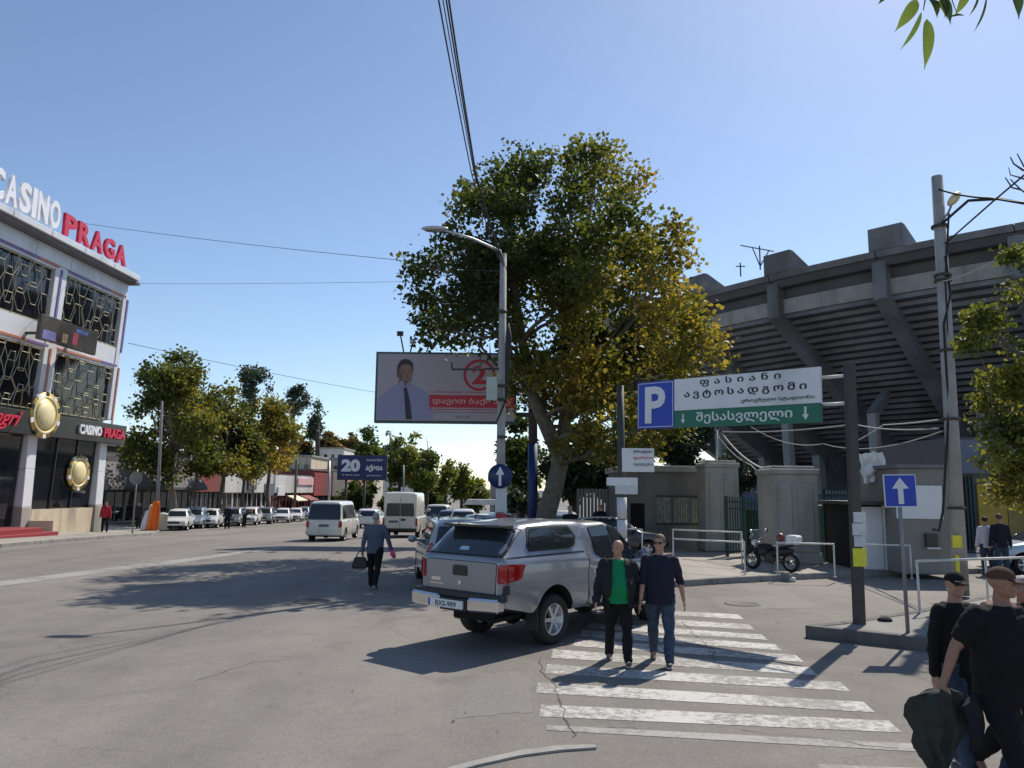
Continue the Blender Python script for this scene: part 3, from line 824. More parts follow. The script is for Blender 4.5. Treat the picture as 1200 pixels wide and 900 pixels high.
def slab(name, pts, h, m, kerb_edges=None, kerb_w=.18, kerbmat=None, klen=1.0):
    """raised pavement following the ground, with separate kerb stones along chosen edges"""
    pts = [Vector((p[0], p[1], 0)) for p in pts]
    bm = bmesh.new(); f = bm.faces.new([bm.verts.new(p) for p in pts])
    for y in [25 + 4*i for i in range(40)]:
        bmesh.ops.bisect_plane(bm, geom=bm.verts[:]+bm.edges[:]+bm.faces[:], plane_co=(0, y, 0), plane_no=(0, 1, 0))
    bmesh.ops.triangulate(bm, faces=[q for q in bm.faces if len(q.verts) > 4])
    bd = [e for e in bm.edges if len(e.link_faces) == 1]
    ex = bmesh.ops.extrude_edge_only(bm, edges=bd); low = {v for v in ex['geom'] if isinstance(v, bmesh.types.BMVert)}
    for v in bm.verts: v.co.z = gz(v.co.y) + (h if v not in low else -.1)
    bmesh.ops.recalc_face_normals(bm, faces=bm.faces)
    me = bpy.data.meshes.new(name); bm.to_mesh(me); bm.free()
    o = structure(link(name, me, None, m))
    for seg in kerb_edges or []:
        L_ = sum((Vector(b)-Vector(a)).length for a, b in zip(seg, seg[1:]))
        for a, b in zip(seg, seg[1:]):
            a, b = Vector((a[0], a[1])), Vector((b[0], b[1])); d = b-a; n = max(1, int(d.length/klen)); u = d/d.length; q = Vector((u.y, -u.x))
            for i in range(n):
                p0 = a + u*(d.length*i/n + .008); p1 = a + u*(d.length*(i+1)/n - .008)
                j = rnd.uniform(-.006, .006)
                k = MB(); e0 = p0 + q*(.03+j); e1 = p1 + q*(.03+j); f0 = p0 - q*(kerb_w-.03); f1 = p1 - q*(kerb_w-.03)
                vs = []
                for z in (-.1, h+.012+j):
                    for pp in (e0, e1, f1, f0): vs.append((pp.x, pp.y, gz(pp.y)+z))
                k.add(vs, [(3,2,1,0),(4,5,6,7),(0,1,5,4),(1,2,6,5),(2,3,7,6),(3,0,4,7)])
                k.build('kerbstone', kerbmat or M('concrete'), o, bevel=.012)
    return o
kerbm = mat('kerb', (.26, .25, .235), .9, 0, .2, 3, bump=.4, dirt=.5)
# left pavement in front of the casino and the shops
LP = [G(u, v) for u, v in ((-260, 668), (0, 642), (120, 631.5), (176, 627.5), (186, 624), (180, 620.5))]
lk = [(p.x, p.y) for p in LP]
far = [(-28.2, 55), (-24.2, 90), (-21.5, 115), (-18.5, 150)]
slab('pavement_left', lk + far + [(-60, 150), (-60, 12)], .13, pave, [lk + far], kerbmat=kerbm, klen=2.0)
# plaza before the stadium on the right
PK = [G(u, v) for u, v in ((1420, 668), (1060, 673.5), (940, 679), (840, 684.5), (790, 688))]
pk = [(p.x, p.y) for p in PK]
pk2 = pk + [(pk[-1][0]-.8, pk[-1][1]+.25), (pk[-1][0]-1.5, pk[-1][1]+1.0), (pk[-1][0]-2.0, pk[-1][1]+2.2), (1.7, 30), (1.0, 60), (-.6, 150)]
slab('plaza', pk2 + [(70, 150), (70, pk[0][1])], .14, pave, [list(reversed(pk2))], kerbmat=kerbm, klen=1.2)
# island with the sign posts
I = [G(u, v) for u, v in ((946, 747), (1090, 763), (1330, 790))]
bk = [G(u, v, .17) for u, v in ((1500, 655), (1200, 690), (1074, 716), (984, 730), (950, 733))]
isl = [(p.x, p.y) for p in I] + [(p.x, p.y) for p in bk]
slab('traffic_island', isl, .17, pave2, [isl[:3], isl[-4:] + [isl[0]]], kerbmat=mat('kerb_shaded', (.12, .115, .11), .9, 0, .25, 3, bump=.4), klen=.9)  # island kerb stones coloured darker, shade of their front put into the colour

# painted markings
white = mat_paint_worn('road_paint', (.52, .5, .465), (.25, .235, .215), .6)
white_old = mat_paint_worn('road_paint_worn', (.34, .325, .3), (.23, .215, .2), .6)
stripes = [((706, 714), (868, 723), 7), ((700, 724), (881, 735), 8), ((690, 733), (896, 747), 8), ((682, 742), (912, 759), 9), ((674, 753), (937, 772), 10), ((648, 766), (953, 787), 12),
           ((641, 784), (990, 805), 13), ((630, 806), (1018, 829), 15), ((634, 833), (1049, 852), 17), ]
def strip(q, z=.004):
    """quad on the ground from four picture corners, cut fine so that it follows the road"""
    P = [G(*p) for p in q]; mb = MB(); n = 10
    vs = []
    for i in range(n+1):
        t = i/n; a = P[0].lerp(P[1], t); b = P[3].lerp(P[2], t)
        vs += [(a.x, a.y, gz(a.y)+z), (b.x, b.y, gz(b.y)+z)]
    mb.add(vs, [(2*i, 2*i+2, 2*i+3, 2*i+1) for i in range(n)])
    return mb
for a, b, w in stripes:
    w *= .82
    structure(strip([(a[0], a[1]-w/2), (b[0]-w*.5, b[1]-w/2), (b[0]+w*.6, b[1]+w/2), (a[0]-2, a[1]+w/2)]).build('crossing_stripe', white))
structure(strip([(640, 850), (1074, 872), (1090, 882), (640, 856)]).build('crossing_stripe', white_old))
structure(strip([(958, 896), (1120, 902), (1160, 925), (965, 915)]).build('crossing_stripe', white_old))
structure(strip([(-200, 705), (200, 657), (203, 661), (-200, 713)], .005).build('lane_line', white_old))
structure(strip([(200, 657), (335, 640), (337, 642), (203, 661)], .005).build('lane_line', white_old))
# sunken old kerb arc in the foreground
mb = MB(); arc = [(440, 925), (505, 908), (560, 893), (610, 882), (655, 876), (697, 875)]; rs = []
for i, (u, v) in enumerate(arc):
    p = G(u, v); q = G(u+2, v+5.5 if i < 5 else v+3.5)
    rs.append([(p.x, p.y, .003), (p.x, p.y, .022), (q.x, q.y, .022), (q.x, q.y, .003)])
mb.rings(rs, smooth=False); structure(mb.build('sunken_kerb', mat('kerb_pale', (.3, .285, .26), .9, 0, .2, 6, bump=.5)))
# tar-filled cracks
crk = mat('tar', (.07, .066, .06), .8, 0, .2, 8)
def crack(pts, w=.025, seed=0):
    rg = random.Random(seed); P = [G(*p) for p in pts]; Q = []
    for a, b in zip(P, P[1:]):
        n = max(2, int((b-a).length/.12))
        Q += [a.lerp(b, i/n) + Vector((rg.gauss(0, .02), rg.gauss(0, .02), 0)) for i in range(n)]
    vs = []; 
    for i, p in enumerate(Q):
        t = (Q[min(i+1, len(Q)-1)] - Q[max(i-1, 0)]).normalized(); s = Vector((t.y, -t.x, 0)) * w * .55 * rg.uniform(.2, 1)
        vs += [(p.x+s.x, p.y+s.y, .0065), (p.x-s.x, p.y-s.y, .0065)]
    m_ = MB(); m_.add(vs, [(2*i, 2*i+2, 2*i+3, 2*i+1) for i in range(len(Q)-1)])
    structure(m_.build('crack', crk))
crack([(633, 770), (636, 790), (650, 803), (655, 820), (662, 845), (678, 870)], .02, 1)
crack([(800, 730), (815, 745), (835, 760), (842, 785)], .015, 3)
crack([(712, 853), (742, 853), (745, 857)], .015, 4)
crack([(220, 800), (300, 776), (350, 772)], .01, 5)
crack([(870, 856), (960, 866), (1070, 880)], .014, 7)
# repair patches and manhole covers
patchm = [mat_ground('asphalt_patch', (.13, .122, .115), (.16, .15, .14), (.18, .17, .155), crack=.2), mat_ground('asphalt_patch_pale', (.19, .175, .16), (.235, .217, .197), (.27, .25, .225), crack=.2)]
for k, q in enumerate((((560, 790), (625, 787), (622, 835), (530, 842)), ((830, 700), (930, 696), (960, 712), (850, 716)))):
    P = [G(*p) for p in q]; rg_ = random.Random(k); vs = []
    for i in range(4):
        a, b = P[i], P[(i+1) % 4]
        for j in range(10): c_ = a.lerp(b, j/10); vs.append((c_.x+rg_.gauss(0, .02), c_.y+rg_.gauss(0, .02), .0025))
    m_ = MB(); m_.add(vs, [tuple(range(len(vs)))]); structure(m_.build('asphalt_patch', patchm[1]))
for (u, v, lab) in ((365, 705, 'round iron manhole cover in the tree shadow on the road'), (870, 708, 'round iron manhole cover before the plaza kerb')):
    c = G(u, v); m_ = MB(); m_.lathe([(.001, .004), (.3, .004), (.32, .012), (.36, .012), (.37, .0)], 28, 'Z'); o = m_.build('manhole_cover', mat('iron', (.06, .055, .05), .6, .6, .3, 9, bump=.6)); o.location = (c.x, c.y, .001); tag(o, lab, 'manhole cover')
# small litter and a pothole cover
m_ = MB(); c = G(1037, 728, .17); m_.ball((c.x, c.y, .19), (.13, .1, .05), 10, 6); 
tag(m_.build('rag', M('cloth_charcoal')), 'small dark rag lying on the traffic island', 'rag')
m_ = MB(); c = G(929, 682); m_.ball((c.x, c.y, .06), (.09, .07, .07), 10, 6); tag(m_.build('plastic_bag', M('white_paint')), 'white plastic litter by the plaza kerb below the motorcycle', 'litter')

# ---------------------------------------------------------------- casino
def facade_frame(a, b):
    """matrix: x along facade from a to b, y into the building, z up (viewer side is -y)"""
    a, b = Vector(a), Vector(b); d = (b-a); d.z = 0; d.normalize()
    n = Vector((-d.y, d.x, 0))
    return Matrix((( d.x, n.x, 0, a.x), (d.y, n.y, 0, a.y), (0, 0, 1, 0), (0, 0, 0, 1)))
# facade runs away from the camera; s grows away so that lettering reads left to right
CY = 44.0
cc = B(113, CY); dirn = Vector((.045, 1, 0)).normalized()
FAR = Vector((cc.x, CY, 0)); NEAR = FAR - dirn*19
cas = thing('casino_building', 'three storey white and black casino with gold lattice windows on the left corner', 'building', (NEAR.x, NEAR.y, gz(40)), math.atan2(dirn.y, dirn.x))
LEN = 19.0
def S_(s): return LEN - s          # s measured from the far corner
LEAN = .05
Msh = Matrix(((1, 0, 0, 0), (0, 1, -LEAN, 0), (0, 0, 1, 0), (0, 0, 0, 1)))
def cb(name, m, x0, x1, y0, y1, z0, z1, bevel=0, parent=None, shear=True):
    b_ = MB(); b_.box(min(x0, x1), max(x0, x1), y0, y1, z0, z1, Msh if shear else None); return b_.build(name, M(m) if isinstance(m, str) else m, parent or cas, bevel=bevel)
ZT = 14.9
cb('wall', 'white_panel', 0, LEN, .35, 14, 0, ZT-.6)
cb('wall', 'cream', S_(6.0), S_(.9), -.25, .34, 0, 1.35)
cb('roof', 'concrete_dark', -.2, LEN+.3, -.6, 14.2, ZT-.6, ZT-.45)
# cornice slabs
for i in range(7):
    w = LEN/7
    cb('cornice_panel', 'white_panel', i*w+.02, (i+1)*w-.02, -.75, .3, ZT-.42, ZT-.12, .02)
    cb('parapet_panel', 'bluegrey_wall' if False else 'white_panel', i*w+.02, (i+1)*w-.02, -.1, .34, ZT-1.35, ZT-.62, .01)
rows = [(10.45, 13.3), (6.2, 9.25)]
bays = [(.35, 5.5), (6.55, 11.7), (12.75, 17.9)]
rg = random.Random(5)
def lattice(x0, x1, z0, z1, seed, gold_low=False):
    rg = random.Random(seed); mb = MB(); w, h = x1-x0, z1-z0; t = .02
    def bar(a, b):
        for q in (a, b): pass
        # clip to the opening
        def cl(p, q):
            t0, t1 = 0., 1.; dx, dz = q[0]-p[0], q[1]-p[1]
            for pp, qq in ((-dx, p[0]-x0), (dx, x1-p[0]), (-dz, p[1]-z0), (dz, z1-p[1])):
                if pp == 0:
                    if qq < 0: return None
                else:
                    r = qq/pp
                    if pp < 0: t0 = max(t0, r)
                    else: t1 = min(t1, r)
            return None if t0 >= t1 else ((p[0]+dx*t0, p[1]+dz*t0), (p[0]+dx*t1, p[1]+dz*t1))
        c = cl(a, b)
        if c: mb.tube([Msh @ Vector((c[0][0], -.02, c[0][1])), Msh @ Vector((c[1][0], -.02, c[1][1]))], t, 4, smooth=False)
    ni, nj = 6, 3
    for i in range(-1, ni+1):
        for j in range(-1, nj+1):
            cx = x0 + (i+.5)*w/ni; cz = z0 + (j+.25+.5*(i % 2))*h/nj*1.05
            ww = .34 + .2*((i+j+seed) % 2); hh = .52 + .3*(((2*i+j) % 3)/2); sk = .2*(1 if (i+j) % 2 else -1)
            pts = [(-ww*.5-sk*.4, hh), (ww*.5-sk*.4, hh), (ww+sk*.3, 0), (ww*.5+sk*.4, -hh), (-ww*.5+sk*.4, -hh), (-ww-sk*.3, 0)]
            if (i*3+j*2+seed) % 5 == 0: continue
            for q in range(6): bar((cx+pts[q][0], cz+pts[q][1]), (cx+pts[(q+1) % 6][0], cz+pts[(q+1) % 6][1]))
    for k in range(3):
        cx = x0 + w*(.2+.3*k); bar((cx, z1), (cx+.5*(-1)**k, z0+h*.2))
    return mb
for ri, (z0, z1) in enumerate(rows):
    cb('spandrel', 'white_panel', 0, LEN, -.02, .34, z1, z1+.5 if ri == 0 else 10.45)
    for bi, (s0, s1) in enumerate(bays):
        x0, x1 = S_(s1), S_(s0)
        g = cb('window', 'glass_black', x0, x1, .16, .2, z0, z1)
        lo = lattice(x0, x1, z0, z1, 40+ri*7+bi*3); lo.build('lattice', M('lattice'), cas)
        for zz in (z0+.02, z1-.08): cb('window_rail', 'lattice', x0, x1, .0, .1, zz, zz+.05)
        # coloured light strips round each bay
        m1, m2 = ('purple_strip', 'orange_strip') if ri == 0 else ('orange_strip', 'purple_strip')
        cb('light_strip', m1, x0-.1, x1-1.3, -.07, -.025, z1+.12, z1+.25, .01)
        cb('light_strip', m2, x1-1.28, x1+.3, -.07, -.025, z1+.12, z1+.25, .01)
        cb('light_strip', m1 if ri == 0 else 'orange_strip', x1+.42, x1+.58, -.1, -.065, z0-.2, z1+.1, .01)
for s in (-.15, 5.55, 11.75, 17.95):
    x1 = S_(s); x0 = max(x1-.45 if s < 0 else x1-.95, 0)
    cb('pilaster', 'white_panel', x0, x1, -.06, .34, 6.3, ZT-1.37, .02)
# black fascia over the ground floor
cb('fascia', 'black_panel', 0, LEN+.95, -.55, .33, 4.93, 6.02, .02)
# ground floor
for s in (.0, 6.05, 12.4, 18.2):
    x1 = S_(s)
    cb('column', 'stone', x1-.75, x1, -.35, .34, 0, 1.5, .03, shear=False)
    cb('column', 'white_panel', x1-.72, x1-.03, -.33, .33, 1.5, 3.3, .02, shear=False)
    cb('column', 'white_panel', x1-.72, x1-.03, -.33, .33, 3.32, 4.99, .02, shear=False)
for s0, s1 in ((.8, 6.0), (6.9, 12.3), (13.2, 18.1)):
    cb('shop_window', 'glass_black', S_(s1), S_(s0), .1, .2, 1.36 if s0 < 1 else .6, 4.98)
    for k in range(1, 3): cb('mullion', 'black_panel', S_(s1)+k*(s1-s0)/3-.04, S_(s1)+k*(s1-s0)/3+.04, .03, .098, .6, 4.98)
# glitter confetti print and the clock-like chip picture behind the corner glass
mb = MB(); rg = random.Random(2)
for _ in range(150):
    x = S_(rg.uniform(.9, 5.6)); z = rg.uniform(1.45, 4.7); a = rg.uniform(.015, .05)
    mb.box(x-a, x+a, .085, .095, z-a, z+a)
mb.build('window_print', M('gold_light'), cas)
def chip(cx, cz, y, rad, nm='chip_emblem'):
    g = MB(); g.lathe([(0.001, 0), (rad, 0), (rad, .12), (0.001, .12)], 40, 'Y'); o = g.build(nm, M('gold'), cas); o.location = (cx, y-.12 - LEAN*cz*0, cz)
    g = MB(); g.lathe([(rad*.72, 0), (rad*.76, -.03), (rad*.8, -.03), (rad*.84, 0)], 40, 'Y', cap=False); g.build('ring', M('gold_light'), o)
    for k in range(10):
        a = 2*math.pi*k/10; b_ = MB(); b_.box(-rad*.1, rad*.1, -.02, .1, rad*.84, rad*1.01, Matrix.Rotation(a, 4, 'Y')); b_.build('notch', M('white_letter' if k % 2 else 'black_panel'), o)
    g = MB(); g.lathe([(0.001, -.03), (rad*.6, -.03), (rad*.62, -.0)], 32, 'Y'); g.build('face', M('gold_light'), o)
    return o
chip(S_(6.45), 5.95, -.75, 1.12)
chip(S_(2.3), 3.25, -.12, .95)
# LED screen hung across the pier
sc_ = cb('screen', 'screen', S_(8.6), S_(4.0), -1.15, -.95, 9.35, 10.55, .03)
cb('screen_bracket', 'steel_dark', S_(8.0), S_(7.8), -.95, 0, 9.7, 9.8); cb('screen_bracket', 'steel_dark', S_(4.8), S_(4.6), -.95, 0, 9.7, 9.8)
for x0_, x1_, z0_, z1_, mm_ in ((8.4, 7.4, 9.42, 9.85, mat('print_lilac', (.2, .18, .42), .3, 0, .5, 4)), (6.9, 6.5, 9.5, 9.95, mat('print_tan', (.25, .16, .08), .3, 0, .5, 5)), (6.1, 5.7, 9.55, 10.15, mat('print_red', (.35, .04, .07), .3, 0, .5, 5)), (5.9, 4.9, 10.2, 10.4, mat('print_blue', (.06, .1, .3), .3, 0, .5, 5))):
    b_ = MB(); b_.box(S_(x0_), S_(x1_), -1.156, -1.152, z0_, z1_, Msh); b_.build('print', mm_, sc_)
# rooftop letters
def advance_letters(word, s0, z0, h, w, m, y=-.3, depth=.22, narrow=1.0):
    x = s0
    for ch in word:
        ww = w * {'I': .42}.get(ch, 1.0)
        o = link('letter', text_mesh(ch, 1, .08, .035, 0, ww*.86, h), cas, M(m)); o.scale = (1, 1, 1)
        o.location = (x + ww/2, y - LEAN*(z0+h/2) - .1, z0 + h/2); x += ww
advance_letters('CASINO', S_(12.15), ZT+.1, 1.42, .9, 'white_letter')
advance_letters('PRAGA', S_(7.0), ZT+.1, 1.12, 1.17, 'red_letter')
lettering('CASINO', cas, M('white_letter'), S_(2.7), 5.5, -.58-LEAN*5.7-.04, width=2.0, height=.52, bold=.03, extrude=.05, name='fascia_lettering')
lettering('PRAGA', cas, M('red_letter'), S_(.4), 5.48, -.58-LEAN*5.7-.04, width=2.1, height=.54, bold=.03, extrude=.05, name='fascia_lettering')
lettering('Shangri', cas, M('red_letter'), S_(9.9), 5.5, -.58-LEAN*5.7-.04, width=3.4, height=.95, bold=.012, extrude=.04, shear=.6, name='fascia_lettering')
lettering('Casino', cas, M('red_letter'), S_(14.2), 5.5, -.58-LEAN*5.7-.04, width=3.2, height=.9, bold=.012, extrude=.04, shear=.6, name='fascia_lettering')
# entrance steps
for k in range(3):
    cb('step', 'red_step', S_(15), S_(7.6) + .55*(2-k), -2.0-.42*(2-k), -.36, k*.2, (k+1)*.2-.0, .01, shear=False)
cb('step_wall', 'cream', S_(6.25), S_(6.0), -1.6, -.36, 0, .85, shear=False)

# ---------------------------------------------------------------- shops along the left pavement
def shopline(s): return Vector((-31 + (s-55)*.111, s, 0))
def shop(y0, y1, h, wallm, label, roofm='concrete_dark', fascia=None, fz=(2.6, 4.4), nwin=4, depth=12, door=True, fm=None, extra=None, cat='shop'):
    a, b = shopline(y0), shopline(y1); d = (b-a).normalized(); Ln = (b-a).length
    t = thing('shop_building', label, cat, (a.x, a.y, gz((y0+y1)/2)-.05), math.atan2(d.y, d.x))
    m_ = MB(); m_.box(0, Ln, .3, depth, 0, h); m_.build('wall', M(wallm), t)
    m_ = MB(); m_.box(-.1, Ln+.1, .1, depth+.1, h, h+.18); m_.build('roof', M(roofm), t)
    w = Ln/nwin
    for i in range(nwin):
        m_ = MB(); m_.box(i*w+.12, (i+1)*w-.12, .2, .28, .45, fz[0]-.1); o = m_.build('window', M('glass_black'), t)
        m_ = MB(); m_.box(i*w+.05, i*w+.12, .1, .29, 0, fz[0]); m_.box((i+1)*w-.12, (i+1)*w-.05, .1, .29, 0, fz[0]); m_.box(i*w+.12, (i+1)*w-.12, .12, .29, .3, .44)
        m_.box(i*w+w/2-.03, i*w+w/2+.03, .14, .19, .45, fz[0]-.1); m_.build('window_frame', M(fm or 'steel_grey'), t)
    if fascia:
        m_ = MB(); m_.box(.03, Ln-.03, -.15, .29, fz[0], fz[1]); m_.build('fascia', M(fascia), t, bevel=.03)
    if extra: extra(t, Ln)
    return t
def ex1(t, Ln):
    m_ = MB(); m_.prism([(.0, 2.7), (-1.6, 2.9), (-1.6, 3.1), (0, 5.2)], .1, Ln-.1, 'X'); m_.build('canopy', M('dark_wall'), t)
shop(56.5, 71, 6.2, 'dark_wall', 'long low dark grey shop with sloping canopy beside the casino', fascia='dark_wall', fz=(3.2, 5.5), nwin=6, extra=ex1)
def ex2(t, Ln):
    lettering('LOUNGE', t, M('sign_navy'), Ln*.7, 3.4, -.2, width=2.4, height=.5)
    m_ = MB(); m_.box(Ln*.35, Ln*.35+1.9, -.3, -.16, 2.95, 4.5); m_.build('signboard', M('red_wall'), t)
shop(71.3, 76.5, 4.9, 'dark_wall', 'narrow shop with dark red signboard behind the pale tree trunks', fascia='red_wall', fz=(2.9, 4.6), nwin=3)
def ex3(t, Ln):
    m_ = MB(); m_.box(Ln*.42, Ln*.42+2.0, -.35, -.16, 3.3, 5.1); o = m_.build('signboard', M('dark_wall'), t, bevel=.05)
    m_ = MB(); m_.ball((Ln*.42+1.0, -.38, 4.2), (.6, .05, .6)); m_.build('emblem', M('gold_light'), o)
    m_ = MB(); m_.box(Ln*.8, Ln*.8+2.4, -.25, -.155, 2.7, 4.0); m_.build('signboard', M('bluegrey_wall'), t)
shop(77, 88.5, 5.3, 'white_wall', 'single storey shop with broad white fascia and dark square emblem', fascia='white_wall', fz=(3.0, 5.3), nwin=5, fm='white_paint', extra=ex3)
def ex4(t, Ln):
    m_ = MB(); m_.box(.6, 2.6, -.3, -.155, 2.9, 3.9); m_.build('signboard', M('sign_white'), t)
    for k in range(2):
        m_ = MB(); x = Ln*.3+k*4; m_.prism([(-.16, 2.9), (-1.5, 2.35), (-1.5, 2.25), (-.16, 2.75)], x, x+3.2, 'X'); m_.build('awning', M('awning' if k == 0 else 'red_wall'), t)
    m_ = MB(); m_.box(Ln*.55, Ln-.3, -.3, -.155, 4.2, 5.0); m_.build('signboard', M('poster_pink'), t)
shop(89, 101, 5.2, 'white_wall', 'white shop row with cream and red awnings over its windows', fascia='white_wall', fz=(3.2, 5.2), nwin=6, fm='red_wall', extra=ex4)
shop(101.3, 108, 6.3, 'red_wall', 'dark red shop front between the white shops and the pink building', fascia='red_wall', fz=(3.0, 6.0), nwin=3)
shop(108.3, 115, 6.6, 'beige_wall', 'grey brown blank shop front left of the pink building', fascia='stone_dark', fz=(3.0, 6.3), nwin=3)
def ex5(t, Ln):
    for k in range(2):
        m_ = MB(); m_.box(Ln-2.6+k*1.3, Ln-1.7+k*1.3, .2, .28, 3.2, 5.4); m_.build('window', M('red_wall'), t)
shop(115.3, 127, 6.8, 'pink_wall', 'pink two storey building behind the navy billboard', fascia=None, fz=(2.8, 3), nwin=4, extra=ex5, cat='building')
# taller pale buildings behind the shop row
def block(label, u0, u1, y, h, m, depth=10, nx=5, nz=1, name='building', wz=None, cat='building'):
    a = B(u0, y); b = B(u1, y); w = b.x-a.x
    t = thing(name, label, cat, (a.x, y, gz(y)))
    m_ = MB(); m_.box(0, w, 0, depth, -.5, h); m_.build('wall', M(m), t)
    m_ = MB(); m_.box(-.2, w+.2, -.2, depth+.2, h, h+.25); m_.build('roof', M('concrete'), t)
    for j in range(nz):
        z = (wz or h-2.4) - j*3
        for i in range(nx):
            x = w*(i+.5)/nx; q = MB(); q.box(x-w/nx*.22, x+w/nx*.22, -.03, .02, z, z+1.3); f = q.build('window', M('glass_black'), t)
            q = MB(); q.box(x-w/nx*.27, x+w/nx*.27, -.1, .0, z-.12, z-.02); q.build('sill', M('concrete'), t)
    return t
block('cream two storey building rising behind the white shop fascias', 296, 362, 112, 8.6, 'cream', nx=6)
block('beige long building with flat roof above the red shop front', 356, 436, 128, 9.2, 'beige_wall', nx=8)
block('small pale block standing on the slope above the beige building', 366, 400, 150, 12.5, 'white_wall', nx=4)
# stone house far down the right side of the street
block('grey stone single storey house with white cornice behind the lamp mast', 574, 628, 66, 3.9, 'stone', nx=3, wz=1.2)
# ---------------------------------------------------------------- stadium
n0 = Vector((.74, .68, 0)).normalized(); SC = Vector((27.2, 56.2, 0)) + n0*92; SR = 92.0
a0 = math.atan2(-n0.y, -n0.x)
def sp(ang, r, z):
    """ang in degrees along the rim (positive = towards the far left end), r = metres inward from the rim"""
    a = a0 - R(ang); q = SR - r
    return Vector((SC.x + q*math.cos(a), SC.y + q*math.sin(a), z))
stad = thing('stadium', 'huge grey concrete stadium with slanting fins and stepped underside of the stands', 'stadium', (0, 0, 0))
cd = M('concrete_dark')
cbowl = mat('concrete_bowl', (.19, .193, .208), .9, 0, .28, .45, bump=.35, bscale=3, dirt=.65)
A0, A1, NA = -34, 24, 58
def arcband(prof, name, m, aa=A0, ab=A1, n=NA, smooth=False, label=None, parent=None):
    mb = MB(); rs = []
    for i in range(n+1):
        a = aa + (ab-aa)*i/n; rs.append([sp(a, r, z) for r, z in prof])
    mb.rings(rs, True, True, smooth); return mb.build(name, m, parent or stad, label)
ZR = 20.2
# fascia parapet: panels between fins
FIN = [ -27.4, -22, -16.6, -11.2, -5.8, -.4, 5.0, 10.4, 15.8, 21.2]
for a, b in zip([A0]+FIN, FIN+[A1]):
    arcband([(-1.1, ZR-.55), (-1.3, ZR-.1), (-1.0, ZR), (.4, ZR), (.4, ZR-.55)], 'parapet', cbowl, a+.03, b-.03, 6)
    arcband([(-.5, ZR-1.1), (-.9, ZR-.57), (1.5, ZR-.57), (1.5, ZR-1.1)], 'soffit', M('dark_wall'), a+.05, b-.05, 6)  # soffit and walkway wall coloured darker for the shade under the parapet
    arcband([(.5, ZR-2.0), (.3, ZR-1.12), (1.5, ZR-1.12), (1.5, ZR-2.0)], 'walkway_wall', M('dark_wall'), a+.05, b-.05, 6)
    arcband([(.15, ZR-3.2), (.05, ZR-2.02), (1.2, ZR-2.02), (1.2, ZR-3.2)], 'rim_beam', M('concrete'), a+.02, b-.02, 6)
# stepped underside of the seating
NR = 27; rise, run = .42, .78
z = ZR-3.22; r = .35
for k in range(NR):
    arcband([(r, z-rise*.84), (r, z), (r+run+.3, z), (r+run+.3, z-rise*.84), ], 'seating_step', cbowl, n=40)
    z -= rise; r += run
ZB, RB = z, r
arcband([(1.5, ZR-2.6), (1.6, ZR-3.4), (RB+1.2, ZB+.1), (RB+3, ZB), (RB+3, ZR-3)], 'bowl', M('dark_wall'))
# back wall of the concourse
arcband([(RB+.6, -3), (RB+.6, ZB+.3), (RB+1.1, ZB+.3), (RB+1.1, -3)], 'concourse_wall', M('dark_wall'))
arcband([(6.5, -3), (6.5, 2.3), (6.9, 2.3), (6.9, -3)], 'low_wall', M('bluegrey_wall'))
arcband([(6.4, 2.3), (6.4, 2.55), (7.1, 2.55), (7.1, 2.3)], 'wall_coping', M('concrete'))
for a in FIN:
    poly = [(-.75, ZR-.58), (-.75, ZR-3.6), (RB-1.6, ZB-1.7), (RB+.55, ZB-1.7), (RB+.55, ZB), (.3, ZR-3.2), (.3, ZR-.58)]
    mb = MB(); c = sp(a, 0, 0); 
    inward = Vector((SC.x-c.x, SC.y-c.y, 0)).normalized(); tang = Vector((-inward.y, inward.x, 0))
    Mf = Matrix(((inward.x, tang.x, 0, c.x), (inward.y, tang.y, 0, c.y), (0, 0, 1, 0), (0, 0, 0, 1)))
    mb.prism(poly, -.5, .5, 'Y', Mf); mb.build('fin', cbowl, stad, bevel=.04)
    # pylon block on the rim
    mb = MB(); mb.prism([(-1.0, ZR+.01), (-1.0, ZR+1.75), (-.5, ZR+1.75), (2.8, ZR+.5), (2.8, ZR+.01)], -1.9, .55, 'Y', Mf)
    if a != -5.8: mb.build('pylon', cbowl, stad, bevel=.03)
    # supporting column below
    mb = MB(); mb.prism([(RB-4.5, -3), (RB-5.2, ZB+.7), (RB-4.2, ZB+.2), (RB-3.7, -3)], -.4, .4, 'Y', Mf); mb.build('column', M('concrete'), stad, bevel=.03)
for a in [f+2.7 for f in FIN]:
    c = sp(a, 0, 0); inward = Vector((SC.x-c.x, SC.y-c.y, 0)).normalized(); tang = Vector((-inward.y, inward.x, 0))
    Mf = Matrix(((inward.x, tang.x, 0, c.x), (inward.y, tang.y, 0, c.y), (0, 0, 1, 0), (0, 0, 0, 1)))
    mb = MB(); mb.prism([(7, -3), (6.4, 9.0), (7.2, 9.0), (7.8, -3)], -.35, .35, 'Y', Mf); mb.build('column', M('concrete'), stad, bevel=.03)
    mb = MB(); mb.prism([(6.2, 9.01), (9.5, 11.2), (9.5, 10.2), (7.2, 8.7)], -.3, .3, 'Y', Mf); mb.build('strut', cd, stad)
